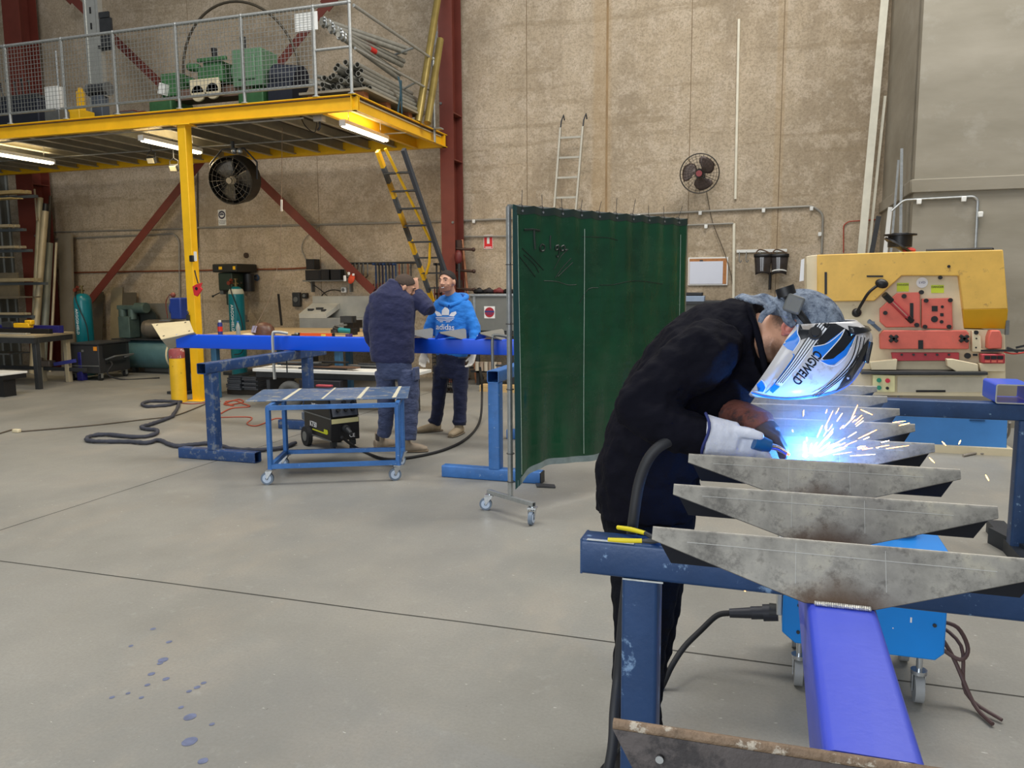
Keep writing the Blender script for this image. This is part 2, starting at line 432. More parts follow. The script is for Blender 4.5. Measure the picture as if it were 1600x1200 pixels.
# front beam: I-beam, seen web recessed between flanges
def ibeam(mb, a, b, h, wd, tf=.014, tw=.01):
    a, b = V(a), V(b); d = (b-a).normalized(); s = V((-d.y, d.x, 0)); up = V((0, 0, 1))
    sec = [(-wd/2, 0), (wd/2, 0), (wd/2, tf), (tw/2, tf), (tw/2, h-tf), (wd/2, h-tf), (wd/2, h), (-wd/2, h), (-wd/2, h-tf), (-tw/2, h-tf), (-tw/2, tf), (-wd/2, tf)]
    return mb.prism([a+s*x+up*z for x, z in sec], b-a)
ob('front_beam', chan(MB(), (MX0, MY0+.07, MZ0), (MX1, MY0+.07, MZ0), .2, .075, (0, -1, 0)).box(((MX0+MX1)/2, MY0+.10, MZ0+.1), (MX1-MX0, .01, .18)), YEL, mez, org=org)
ob('side_beam', chan(MB(), (MX1-.07, MY0, MZ0), (MX1-.07, MY1, MZ0), .2, .075, (1, 0, 0)), YEL, mez, org=org)
ob('back_beam', chan(MB(), (MX0, MY1-.075, MZ0), (MX1, MY1-.075, MZ0), .2, .075, (0, 1, 0)).box(((MX0+MX1)/2, MY1-.09, MZ0+.1), (MX1-MX0, .01, .2)), YEL, mez, org=org)
ob('trimmer_beam', ibeam(MB(), (-5.55, MY0+.1, MZ0), (-5.55, MY1-.1, MZ0), .19, .07), YEL, mez, org=org)
jm = mat('galvanised_purlin', (168, 164, 148), .5, .4, .12, 6)
x = -5.95
while x > MX0:
    ob('joist', MB().prism([(x, MY0+.09, MZ0+.03), (x+.06, MY0+.09, MZ0+.03), (x+.06, MY0+.09, MZ0+.045), (x+.015, MY0+.09, MZ0+.045), (x+.015, MY0+.09, MZ1-.03), (x, MY0+.09, MZ1-.03)], (0, MY1-MY0-.2, 0)), jm, mez, org=org)
    x -= .47
ob('floor_deck', MB().box(((MX0+MX1-.02)/2, (MY0+MY1)/2+.02, MZ1-.012), (MX1-MX0-.04, MY1-MY0-.06, .03)), mat('dark_deck_board', (92, 80, 62), .8, 0, .2, 3), mez, org=org)
ob('ceiling_board', MB().box((-5.3, (MY0+MY1)/2, MZ1-.045), (.42, MY1-MY0-.3, .02)).box((-8.75, 10.6, MZ1-.045), (.62, 2.4, .02)).box((-11.6, 10.6, MZ1-.045), (.62, 2.4, .02)), mat('pale_soffit_board', (200, 190, 160), .7, 0, .06, 2), mez, org=org)
ob('tie_rod', MB().cyl((MX0, 10.9, MZ0+.01), (-5.1, 10.9, MZ0+.01), .011, n=8).cyl((MX0, 9.42, MZ0-.012), (-5.9, 9.42, MZ0-.012), .012, n=8), GALV, mez, org=org)
post = ob('support_post', MB().box((-7.72, 9.34, MZ0/2), (.13, .13, MZ0)).box((-7.72, 9.34, MZ0-.008), (.3, .2, .014)).box((-7.72, 9.34, .008), (.24, .22, .016)), YEL, mez, bevel=.006, org=org)
# railing
RM = mat('galvanised_rail', (172, 174, 170), .42, .6, .15, 25)
RT = 5.10
rail = thing('guard_rail', 'galvanised tube guard rail with wire mesh panels along the front of the mezzanine', 'railing', (-8, MY0, MZ1), 0); ro = V((-8, MY0, MZ1))
posts_x = [-14.2, -13.0, -11.85, -10.75, -9.70, -8.78, -7.73, -6.69, -5.62, -5.11]
for i, x in enumerate(posts_x):
    ob('rail_post', MB().cyl((x, MY0+.02, MZ1-.0), (x, MY0+.02, RT), .022, n=12).cyl((x, MY0+.02, MZ1), (x, MY0+.02, MZ1+.012), .05, n=12).ball((x, MY0+.02, RT), .03, 10), RM, rail, org=ro)
ob('top_rail', MB().cyl((-15, MY0+.02, RT), (-5.11, MY0+.02, RT), .023, n=12), RM, rail, org=ro)
ob('bottom_rail', MB().cyl((-9.78, MY0+.02, 4.15), (-5.62, MY0+.02, 4.15), .021, n=12).cyl((-15, MY0+.02, 4.15), (-9.9, MY0+.02, 4.15), .018, n=12), RM, rail, org=ro)
ob('middle_rail', MB().cyl((-5.62, MY0+.02, 4.57), (-5.11, MY0+.02, 4.57), .019, n=12), RM, rail, org=ro)
wire = mat('galvanised_wire', (160, 162, 158), .45, .6, .1, 10)
for i in range(len(posts_x)-2):
    a, b = posts_x[i]+.02, posts_x[i+1]-.02; mb = MB(); n = round((b-a)/.058)
    for k in range(n+1):
        x = a+(b-a)*k/n; mb.bar((x, MY0-.005, 4.15), (x, MY0-.005, RT-.01), .0045, .0045)
    for k in range(17):
        z = 4.16+k*.058; mb.bar((a, MY0-.009, z), (b, MY0-.009, z), .0045, .0045)
    ob('mesh_panel', mb, wire, rail, org=ro)
srl = thing('guard_rail', 'open galvanised tube guard rail along the short right side of the mezzanine', 'railing', (-5.05, 10.5, MZ1), 0); ro = V((-5.05, 10.5, MZ1))
ob('top_rail', MB().cyl((-5.07, MY0+.06, 5.07), (-5.05, 11.72, 5.03), .021, n=12), RM, srl, org=ro)
ob('middle_rail', MB().cyl((-5.07, MY0+.06, 4.56), (-5.05, 11.72, 4.55), .018, n=12), RM, srl, org=ro)
ob('rail_post', MB().cyl((-5.05, 11.74, MZ0), (-5.05, 11.74, 5.05), .022, n=12).ball((-5.05, 11.74, 5.04), .03, 10).ball((-5.05, 11.74, 4.55), .028, 10).box((-5.02, 11.74, MZ1-.0), (.2, .12, .02)), RM, srl, org=ro)
ob('return_rail', MB().cyl((-5.05, 11.1, 5.04), (-5.5, 11.25, 5.0), .018, n=10).cyl((-5.05, 11.1, 4.55), (-5.4, 11.3, 4.5), .016, n=10), RM, srl, org=ro)
# fluorescent lamps
lampm = mat('lit_tube', (255, 240, 205), .4, 0, 0, 1, emis=9)
for x, y0, y1, lab in ((-5.34, 9.45, 10.65, 'lit fluorescent batten under the mezzanine corner above the yellow ladder'),
                       (-8.52, 9.42, 10.62, 'lit fluorescent batten crossing behind the top of the yellow post'),
                       (-11.5, 9.45, 10.65, 'lit fluorescent batten at the left edge under the mezzanine')):
    t = thing('fluorescent_batten', lab, 'light', (x, y0, 3.66))
    ob('light_housing', MB().box((0, .6, .05), (.09, 1.24, .05)).box((0, -.01, .03), (.085, .03, .07)).box((0, 1.22, .03), (.085, .03, .07)), WHITE, t, bevel=.004)
    ob('lit_tube', MB().cyl((-.022, .02, 0), (-.022, 1.19, 0), .016, n=10).cyl((.022, .02, 0), (.022, 1.19, 0), .016, n=10), lampm, t)
    ob('hanger_rod', MB().cyl((0, .15, .07), (0, .15, .3), .005, n=6).cyl((0, 1.05, .07), (0, 1.05, .3), .005, n=6), GREY, t)
    l = bpy.data.lights.new('batten_glow', 'AREA'); l.shape = 'RECTANGLE'; l.size = .1; l.size_y = 1.2; l.energy = 26; l.color = (1, .80, .50)
    lo = bpy.data.objects.new('batten_glow', l); C.objects.link(lo); lo.location = (x, y0+.6, 3.635)
    l2 = l.copy(); l2.energy = 7; lo = bpy.data.objects.new('batten_glow', l2); C.objects.link(lo); lo.location = (x+.0, y0+.6, 3.79); lo.rotation_euler = (pi, 0, 0)
# flood light on the tie rod
for u, v, lab in ((237, 250, 'small square floodlight under the mezzanine left of the yellow post'), (272, 262, 'small floodlight tucked beside the yellow post under the mezzanine')):
    q = P(u, v, 10.2); t = thing('floodlight', lab, 'light', q)
    ob('lamp_body', MB().box((0, 0, 0), (.13, .07, .10), Euler((.5, 0, .2)).to_matrix()), DGREY, t, bevel=.01)
    ob('lens', MB().box((.008, -.036, -.018), (.10, .012, .075), Euler((.5, 0, .2)).to_matrix()), mat('lens_glass', (225, 215, 180), .15, 0, .02, 3), t)
    ob('bracket', MB().tube([(-.075, 0, 0), (-.075, 0, .1), (0, 0, .14), (.075, 0, .1), (.075, 0, 0)], .007, 6).cyl((0, 0, .14), (0, 0, 3.81-q.z+.0), .008, n=6), DGREY, t)
q = P(499, 186, 9.6); t = thing('junction_box', 'grey junction box with a drooping black lead under the mezzanine corner', 'electrical box', q)
ob('box_body', MB().box((0, 0, 0), (.13, .1, .07)), mat('grey_plastic', (170, 165, 155), .5, 0, .05), t, bevel=.008)
ob('lead', MB().tube([(-.04, 0, -.03), (-.1, .03, -.16), (-.25, .05, -.06), (-.32, .05, .08)], .007, 6, sub=6).tube([(.0, 0, -.03), (.01, 0, -.1), (-.03, .0, -.14)], .014, 6, sub=4), BLACK, t)
# ladder to the mezzanine
def ladder_mez():
    foot, top = V((-5.18, 11.9, .0)), P(590, 236, 9.95)
    foot = P(664, 438, 11.35); d = (foot-top).normalized(); foot = top+d*((top.z)/-d.z)
    t = thing('access_ladder', 'steep ladder with black and yellow striped stiles leaning down from the mezzanine', 'ladder', foot)
    L = (top-foot).length; s = V((1, .0, 0)); wd = .38; n = 18
    f = foot
    for k, off in ((0, V((0, 0, 0))), ):
        for i in range(n):
            a = f.lerp(top, i/n)+off; b = f.lerp(top, (i+1)/n)+off
            MBs = MB().bar(a, b, .05, .07, mi=i % 2)
            if i == 0: acc = MBs
            else: acc.add(MBs.v, MBs.f, MBs.m[0])
    ob('stile', acc, [mat('grey_black_stripe', (72, 80, 88), .5), YEL], t, org=foot)
    ob('stile', MB().bar(f+s*wd, top+s*wd, .05, .07), mat('dark_stile', (60, 66, 76), .5), t, org=foot)
    for i in range(1, 15):
        p = f.lerp(top, i/15.2); ob('rung', MB().box(p+s*wd/2, (wd, .09, .022)), DGREY, t, org=foot)
    h0 = P(602, 232, 9.9); h1 = P(672, 375, 10.9); h2 = P(671, 410, 11.0); h3 = P(666, 428, 11.15)
    ob('handrail', MB().tube([h0, h1, h2, h3], .02, 10), YEL, t, org=foot)
ladder_mez()
# ---------------------------------------------------------------- things on the mezzanine deck
DK = MZ1+.004
# green lathe
q = V((-8.0, 10.45, DK))
t = thing('metal_lathe', 'green metalworking lathe standing on the mezzanine behind the mesh railing', 'lathe', q)
GR = GREEN
ob('bed', MB().box((0, 0, .12), (2.1, .42, .24)).box((-.85, 0, .2), (.4, .5, .4)).box((.75, 0, .22), (.42, .5, .42)), GR, t, bevel=.015)
ob('bed_ways', MB().box((-.05, 0, .44), (1.5, .3, .12)).box((0, -.12, .52), (1.5, .05, .04)).box((0, .12, .52), (1.5, .05, .04)), mat('machine_brown_steel', (118, 92, 78), .5, .3, .15), t)
ob('headstock', MB().box((.68, 0, .74), (.5, .42, .52)).cyl((.45, 0, .72), (.36, 0, .72), .16, n=20).box((.68, -.22, .74), (.3, .03, .34)), mat('machine_pale_green', (96, 132, 100), .5, .1, .1), t, bevel=.03)
ob('motor', MB().cyl((1.0, .05, .62), (1.42, .05, .56), .2, n=20).box((1.2, 0, .35), (.4, .36, .3)), mat('machine_dark_blue', (40, 44, 56), .5, .3), t)
ob('carriage', MB().box((.08, -.04, .68), (.42, .46, .22)).box((.08, -.05, .83), (.34, .3, .1)).box((.1, -.22, .9), (.5, .06, .06)), GR, t, bevel=.015)
ob('apron', MB().cyl((-.12, -.3, .42), (-.12, -.26, .42), .12, n=16).cyl((.14, -.3, .44), (.14, -.26, .44), .12, n=16).box((.0, -.27, .52), (.5, .06, .2)), CREAM, t, bevel=.01)
ob('handle', MB().cyl((.02, -.05, .9), (.02, -.05, 1.1), .03, .05), BLACK, t); ob('handle', MB().cyl((.52, -.02, 1.0), (.5, -.02, 1.22), .025, .05), BLACK, t)
ob('tailstock', MB().box((-.72, 0, .62), (.34, .34, .34)).cyl((-.55, 0, .68), (-.4, 0, .68), .05).cyl((-.5, 0, .9), (-.3, 0, .86), .06), GR, t, bevel=.02)
ob('guard', MB().box((-.8, -.2, .55), (.12, .1, .16), Euler((0, .3, 0)).to_matrix()), WHITE, t)
# bent pipe hoop leaning behind the lathe
cc = P(362, 120, 11.9); t = thing('pipe_hoop', 'large hoop of bent pipe standing behind the green lathe', 'pipe', (cc.x, cc.y, DK))
R_ = 1.17
ob('hoop', MB().tube([V((cos(a)*R_, .25-.2*sin(a), cc.z-DK+.05+sin(a)*R_)) for a in [radians(k) for k in range(-42, 223, 6)]], .022, 10), mat('dark_pipe', (96, 88, 74), .5, .5), t)
# vertical aluminium mast / column lift by the wall
a = P(155, 176, 11.1); t = thing('lifting_mast', 'tall aluminium mast with holes standing on the mezzanine left of the lathe', 'hoist', (a.x, a.y, DK))
mb = MB().box((0, 0, 1.4), (.2, .08, 2.8)).box((.14, 0, 1.4), (.05, .1, 2.8)).box((-.12, 0, 1.4), (.04, .1, 2.8))
ob('mast_profile', mb, ALU, t)
ob('slot_holes', MB().box((0, -.045, 1.9), (.03, .006, .1)).box((0, -.045, 2.15), (.03, .006, .1)).box((0, -.045, 2.4), (.03, .006, .1)).box((0, -.045, 2.65), (.03, .006, .1)), BLACK, t)
ob('cross_plate', MB().box((.28, -.02, 1.75), (.24, .04, .5)).box((.28, -.04, 1.55), (.3, .06, .04)).box((.28, -.04, 2.05), (.2, .03, .09)), DGREY, t)
ob('base_frame', MB().box((0, 0, .02), (.5, .6, .04)), DGREY, t)
# drill grinder right of mast
a = P(158, 178, 10.45); t = thing('bench_grinder', 'grey grinder on a pedestal beside the tall aluminium mast', 'grinder', (a.x, a.y, DK))
ob('pedestal', MB().box((0, 0, .3), (.2, .16, .6)).box((0, 0, .02), (.34, .3, .04)), mat('grey_machine', (88, 96, 106), .5, .2), t, bevel=.01)
ob('motor', MB().cyl((-.13, 0, .7), (.13, 0, .7), .09, n=16), DGREY, t)
ob('wheel', MB().cyl((-.2, 0, .7), (-.15, 0, .7), .1, n=18), GREY, t); ob('wheel', MB().cyl((.15, 0, .7), (.2, 0, .7), .1, n=18), GREY, t)
# yellow box stack
a = P(122, 184, 10.0); t = thing('yellow_stand', 'short yellow stand with a narrow top left of the mast on the mezzanine', 'stand', (a.x, a.y, DK))
ob('stand_base', MB().box((0, 0, .14), (.36, .3, .28)), YEL, t, bevel=.01)
ob('stand_top', MB().box((.08, 0, .42), (.1, .08, .3)).box((.08, 0, .58), (.06, .05, .08)), YEL, t, bevel=.008)
# white box in two parts
a = P(90, 186, 9.75); t = thing('switch_cabinet', 'white switch cabinet on a grey pedestal close behind the railing at left', 'cabinet', (a.x, a.y, DK))
ob('cabinet_body', MB().box((0, 0, .42), (.26, .16, .34)), WHITE, t, bevel=.008)
ob('pedestal', MB().box((0, 0, .13), (.28, .2, .24)), GREY, t, bevel=.01)
ob('riser_tube', MB().cyl((.03, .03, .59), (.03, .03, 1.12), .016), GALV, t)
# dark machine at far left
a = P(40, 190, 10.3); t = thing('bar_feeder', 'long dark machine with rollers at the left end of the mezzanine', 'machine', (a.x, a.y, DK))
ob('machine_body', MB().box((0, 0, .32), (1.0, .4, .5)).box((.1, 0, .04), (1.4, .5, .08)), mat('dark_machine', (38, 42, 54), .5, .2), t, bevel=.02)
ob('roller_bed', MB().box((0, -.02, .62), (.9, .34, .06)), DGREY, t)
for k in range(5): ob('control_lever', MB().cyl((-.3+k*.14, -.1, .64), (-.34+k*.15, -.12, .86+.04*(k % 2)), .012, n=8).ball((-.34+k*.15, -.12, .86+.04*(k % 2)), .025, 8), BLACK, t)
ob('red_stripe', MB().box((.0, -.21, .14), (.5, .012, .05)), RED, t)
# low frame lying beside
a = P(208, 176, 9.9); t = thing('steel_offcut_box', 'pale steel box of offcuts beside the lathe bed', 'box', (a.x, a.y, DK))
ob('box_body', MB().box((0, 0, .07), (.36, .4, .14)), GREY, t); ob('offcut', MB().box((-.1, 0, .17), (.3, .06, .05)).box((.1, .05, .16), (.2, .08, .04)), REDOX, t)
# notice on the mesh
a = P(470, 26, 9.262); t = tag(ob('notice_plate', MB().box((0, 0, 0), (.33, .006, .22)), WHITE), 'blank white plate wired to the top of the mesh railing', 'sign'); t.location = (a.x+.06, MY0+.016, 4.93)
# pipe bundle on a timber pallet
base = V((-5.62, 10.5, DK))
t = thing('timber_pallet', 'timber pallet with block feet under the scaffold tubes at the mezzanine corner', 'pallet', base)
for y in (-.75, -.1, .6):
    ob('pallet_block', MB().box((.40, y, .06), (.14, .12, .12)).box((-.3, y, .06), (.14, .12, .12)), PALLET, t)
ob('pallet_deck', MB().box((.05, 0, .135), (1.0, 1.8, .03)), mat('pallet_deck_wood', (150, 140, 120), .7, 0, .15), t)
tm = mat('scaffold_tube', (150, 148, 138), .5, .35, .18, 12)
rnd = random.Random(5)
lays = [(k, 0) for k in range(9)]+[(k+.5, 1) for k in range(8)]+[(k+1, 2) for k in range(7)]+[(k+1.5, 3) for k in range(5)]+[(k+2, 4) for k in range(4)]
for i, (k, l) in enumerate(lays):
    x = base.x+.48-k*.088; z = DK+.19+l*.078; y0 = 9.75+rnd.uniform(-.12, .2); y1 = 11.45+rnd.uniform(-.15, .15)
    o = ob('scaffold_tube', MB().pipe((0, 0, 0), (rnd.uniform(-.02, .02), y1-y0, rnd.uniform(-.006, .006)), .036, .006, 12), tm)
    o.location = (x, y0, z); tag(o, 'grey scaffold tube lying in the stack on the pallet at the mezzanine corner', 'tube', 'scaffold tubes stacked on the pallet')
# longer poles leaning over the stack, with couplers
for i in range(6):
    k3, r2 = i % 3, i//3
    a = P(502+13*k3, 36+9*k3-5*r2, 9.72+.1*r2); b = P(634-6*k3+3*r2, 82+20*k3-6*r2, 11.3+.1*r2)
    o = thing('scaffold_prop', 'scaffold prop with a swivel coupler sloping across the top of the tube stack', 'tube', a, 0, 'scaffold props over the tube stack')
    ob('prop_tube', MB().cyl((0, 0, 0), b-a, .036, n=12), tm, o)
    ob('coupler', MB().tor((b-a).normalized()*.05, .04, .016, (b-a), 14, 6).tor((b-a).normalized()*.13, .036, .012, (b-a), 14, 6).ball((.05, 0, .02), .02, 8), GALV, o)
    if i == 1: ob('red_band', MB().cyl((b-a)*.52, (b-a)*.6, .04, n=12), RED, o)
for i in range(5):
    a = P(482+9*(i % 3), 92+14*(i//2), 9.9+.05*i); o = ob('scaffold_tube', MB().pipe((0, 0, 0), (.55, .55+.1*i, -.0), .026, .005, 12), tm); o.location = (a.x, a.y, DK+.25+.07*(i//2)+.1)
    tag(o, 'short scaffold tube lying askew at the left end of the stack on the mezzanine', 'tube', 'short tubes at the left of the stack')
o = thing('lashing_strap', 'teal ratchet strap hanging over the scaffold tubes', 'strap', (-5.07, 10.55, DK+.1))
ob('strap_webbing', MB().grid(lambda u, v: (.01+.02*sin(u*5)+.004, -.05+v*.05+.03*sin(u*3), .33-u*.5+.06), 12, 2), mat('teal_webbing', (44, 78, 92), .8), o, solid=.005)
ob('strap_tail', MB().grid(lambda u, v: (.02+.01*sin(u*4), .03+v*.04-.02*sin(u*4), .3-u*.46+.06), 12, 2), mat('teal_webbing', (44, 78, 92), .8), o, solid=.005)
# two bronze tubes leaning in the mezzanine corner
for i, (a, b) in enumerate((((653, 190, 11.2), (690, -40, 12.2)), ((668, 194, 11.3), (688, 62, 12.0)))):
    p, q = P(*a), P(*b); p.z = DK; o = ob('bronze_tube', MB().cyl((0, 0, 0), q-p, .055, n=18), mat('bronze_film', (150, 130, 70), .35, .4, .25, 3)); o.location = p
    tag(o, ('longer brown-gold tube leaning beside the red column, the left one' if i == 0 else 'shorter brown-gold tube leaning right of the longer one beside the red column'), 'tube')
p, q = P(655, 165, 11.3), P(683, 50, 12.2); p.z = DK
o = ob('thin_rod', MB().cyl((0, 0, 0), q-p, .014, n=8), GALV); o.location = p; tag(o, 'thin pale rod leaning between the two brown-gold tubes', 'rod')
# drum fan hung below the mezzanine
def drum_fan():
    c = P(366, 281, 10.6); t = thing('drum_fan', 'large black drum fan hanging beneath the mezzanine', 'fan', c)
    dirv = V((.12, -.95, -.2)).normalized(); M = orient(dirv)
    def A(x, y, z): return M @ V((x, y, z))
    R1 = .36
    mb = MB().lathe([(R1, -.16), (R1, .12), (R1-.02, .14), (R1-.012, .12), (R1-.012, -.16)], (0, 0, 0), M, 40); ob('drum_shell', mb, mat('fan_dark', (48, 44, 38), .5, .3), t)
    mb = MB()
    for r in (.08, .15, .22, .29, .345): mb.tor(A(0, 0, .135), r, .0035, dirv, 36, 5)
    for k in range(20):
        a = 2*pi*k/20; mb.cyl(A(cos(a)*.05, sin(a)*.05, .15), A(cos(a)*R1, sin(a)*R1, .13), .003, n=5)
    for k in range(10):
        a = 2*pi*k/10; mb.cyl(A(cos(a)*.05, sin(a)*.05, -.15), A(cos(a)*R1, sin(a)*R1, -.15), .004, n=5)
    ob('guard_grille', mb, mat('fan_wire', (84, 80, 72), .4, .4), t)
    mb = MB()
    for k in range(3):
        a0 = 2*pi*k/3
        mb.grid(lambda u, v: A(cos(a0+(v-.5)*1.3*(1-.2*u))*(.06+u*.25), sin(a0+(v-.5)*1.3*(1-.2*u))*(.06+u*.25), (v-.5)*.09), 6, 6)
    ob('fan_blade', mb, mat('fan_blade_grey', (96, 92, 84), .4, .5), t, solid=.004)
    ob('hub', MB().cyl(A(0, 0, -.12), A(0, 0, .06), .06, n=18).cyl(A(0, 0, .14), A(0, 0, .165), .045, n=18), mat('hub_grey', (160, 152, 136), .4, .4), t)
    ob('yoke', MB().tube([A(-R1-.02, 0, 0), A(-R1-.03, 0, 0)+V((0, 0, .25)), V((-.2, 0, .46)), V((.2, 0, .46)), A(R1+.03, 0, 0)+V((0, 0, .25)), A(R1+.02, 0, 0)], .014, 8).cyl((0, 0, .46), (0, 0, MZ0-c.z), .03), DGREY, t)
    ob('mount_knob', MB().ball((.06, -.05, .42), .045, 10).ball((.16, -.05, .41), .045, 10), GALV, t)
drum_fan()
# hanging pull cord
a = P(441, 200, 9.9); b = P(441, 345, 9.9)
o = thing('pull_cord', 'thin pull cord with a small white toggle hanging left of the striped ladder', 'cord', a)
c_ = P(433, 520, 9.3)
ob('cord', MB().tube([(0, 0, 0), P(440, 300, 9.9)-a, P(438, 400, 9.8)-a, P(420, 470, 9.6)-a, P(396, 517, 9.3)-a], .004, 5), mat('cord_brown', (120, 100, 80), .8), o)
ob('toggle', MB().cyl(P(440, 312, 9.9)-a, P(440, 330, 9.9)-a, .014), WHITE, o)
# ---------------------------------------------------------------- fixtures on the back wall
CON = mat('grey_conduit', (150, 146, 136), .5, .2, .1, 6)
def conduit(label, px, r=.014, Y=WY-.03, m=None, name='conduit', cat='conduit', saddles=()):
    pts = [P(u, v, Y) for u, v in px]; o = pts[0]
    t = thing(name, label, cat, o)
    # rounded corners
    q = []
    for i, p in enumerate(pts):
        if 0 < i < len(pts)-1:
            a = (pts[i-1]-p).normalized(); b = (pts[i+1]-p).normalized(); d = min(.12, (pts[i-1]-p).length*.4, (pts[i+1]-p).length*.4)
            for k in range(5):
                s = k/4; q.append((p+a*d)*(1-s)**2+p*2*s*(1-s)+(p+b*d)*s*s)
        else: q.append(p)
    ob('conduit_run', MB().tube(q, r, 8), m or CON, t, org=o)
    for u, v in saddles:
        p = P(u, v, Y-.015); ob('saddle', MB().box(p, (.05, .03, .06)).sh((0, 0, 0)), WHITE, t, org=o, bevel=.008)
    return t
conduit('long grey conduit running high across the whole back wall under the mezzanine', [(300, 356), (690, 346), (800, 342), (960, 337), (1270, 322), (1286, 334), (1284, 396)], .017, saddles=[(740, 346), (998, 338), (1094, 333), (1193, 329), (1268, 326), (1281, 366)])
conduit('grey conduit on the left back wall turning down near the yellow post', [(76, 374), (272, 365), (280, 376), (281, 470)], .017)
conduit('upper grey conduit from the far left corner to the yellow post', [(76, 363), (300, 357)], .014)
conduit('short conduit branching to the white pipe right of the welding screen', [(1070, 352), (1146, 349)], .014, saddles=[(1103, 354)])
conduit('conduit running under the red fire sign beside the red column', [(700, 370), (800, 369)], .014)
conduit('copper pipe running low along the left back wall', [(112, 426), (455, 420), (500, 417)], .016, m=COPPER, name='copper_pipe', cat='pipe')
conduit('grey cable loop dropping from the conduit to the black speakers', [(500, 352), (476, 372), (470, 388), (480, 410)], .008)
conduit('thin cable hanging down from the wall fan', [(1104, 300), (1112, 345), (1134, 400), (1145, 440), (1146, 470)], .006, m=mat('brown_cable', (90, 80, 66), .7), name='cable', cat='cable')
o = ob('white_conduit', MB().cyl((0, 0, 0), P(1149, 311, WY-.02)-P(1154.5, 30, WY-.02), .02, n=8), mat('white_pipe', (232, 226, 205), .5)); o.location = P(1154.5, 30, WY-.02)
tag(o, 'long vertical white pipe high on the wall right of the wall fan', 'pipe')
o = ob('white_conduit', MB().cyl((0, 0, 0), P(1146, 470, WY-.02)-P(1147, 349, WY-.02), .022, n=8), mat('white_pipe', (232, 226, 205), .5)); o.location = P(1147, 349, WY-.02)
tag(o, 'lower vertical white pipe between the notice board and the hanging face shields', 'pipe')
conduit('galvanised conduit looping across and down the right concrete pier', [(1393, 330), (1412, 313), (1428, 312), (1521, 307), (1528, 313), (1524, 392)], .014, PNY-.02, m=GALV, saddles=[(1436, 315), (1506, 311), (1532, 335)])
conduit('red and grey hose looping beside the leaning white channel', [(1318, 395), (1318, 352), (1326, 346), (1370, 343)], .008, WY-.02, m=mat('red_hose', (170, 70, 50), .6), name='air_hose', cat='hose')
# wall joints sealing cables on the left
o = ob('cable', MB().cyl((0, 0, 0), P(309, 520, WY-.02)-P(309, 262, WY-.02), .014, n=6), mat('dark_conduit', (74, 66, 56), .7)); o.location = P(309, 262, WY-.02)
tag(o, 'dark vertical cable down the wall just right of the yellow post', 'cable')
# aluminium ladder
LAD = mat('dull_aluminium', (176, 172, 158), .5, .4, .08, 6)
def ladder(label, tl, tr, bl, br, Y0, Y1, zend):
    a, b = P(*tl, Y0), P(*tr, Y0); c, d = P(*bl, Y1), P(*br, Y1)
    f1 = a+(c-a)*((a.z-zend)/(a.z-c.z)); f2 = b+(d-b)*((b.z-zend)/(b.z-d.z)); o = V((f1.x, f1.y, zend))
    t = thing('aluminium_ladder', label, 'ladder', o)
    ob('stile', MB().bar(f1, a, .07, .03, up=(1, 0, 0)), LAD, t, org=o, bevel=.004); ob('stile', MB().bar(f2, b, .07, .03, up=(1, 0, 0)), LAD, t, org=o, bevel=.004)
    n = 13
    for k in range(n):
        s = (k+.5)/n; ob('rung', MB().bar(f1.lerp(a, s), f2.lerp(b, s), .03, .03), LAD, t, org=o)
    for p in (a, b): ob('hook', MB().tube([p, p+V((.01, 0, .1)), p+V((.04, .03, .2)), p+V((.05, .05, .12))], .012, 6), DGREY, t, org=o)
ladder('aluminium extension ladder leaning on the wall behind the green welding screen', (876, 200), (911, 198), (866, 330), (900, 330), 12.6, 12.42, 0)
# leaning white channel and thinner ones in the corner
for name, lab, (u0, v0), (u1, v1), wd, m, Y0, Y1 in (
    ('steel_channel', 'tall white steel channel leaning in the right corner of the back wall', (1385, -30), (1350, 395), .10, mat('white_channel', (222, 218, 200), .5, .1), 12.6, 11.9),
    ('steel_channel', 'thin pale bar leaning just right of the tall white channel', (1383, 150), (1361, 395), .035, mat('white_channel', (222, 218, 200), .5, .1), 12.65, 12.1),
    ('steel_rod', 'left of the two thin rods leaning on the side of the concrete pier', (1404, 250), (1394, 370), .025, GALV, 10.9, 10.8),
    ('steel_rod', 'right of the two thin rods leaning on the side of the concrete pier', (1409, 232), (1407, 370), .03, GALV, 10.5, 10.4),
    ('white_plank', 'short white plank standing among the thin rods by the concrete pier', (1391, 324), (1386, 372), .05, WHITE, 11.2, 11.1),
    ('rebar_rack', 'dark ribbed bar standing in the corner behind the white plank', (1373, 338), (1366, 394), .06, DGREY, 12.2, 11.8)):
    a, b = P(u0, v0, Y0), P(u1, v1, Y1); f = a+(b-a)*(a.z/(a.z-b.z)); f.y = max(f.y, Y0-.5)
    d = a-f; a2 = a-f; o = ob(name, MB().bar((0, 0, 0), a2, wd, wd*.5, up=(0, 1, 0)), m); o.location = (f.x, f.y, 0)
    tag(o, lab, 'bar' if 'plank' not in name else 'plank')
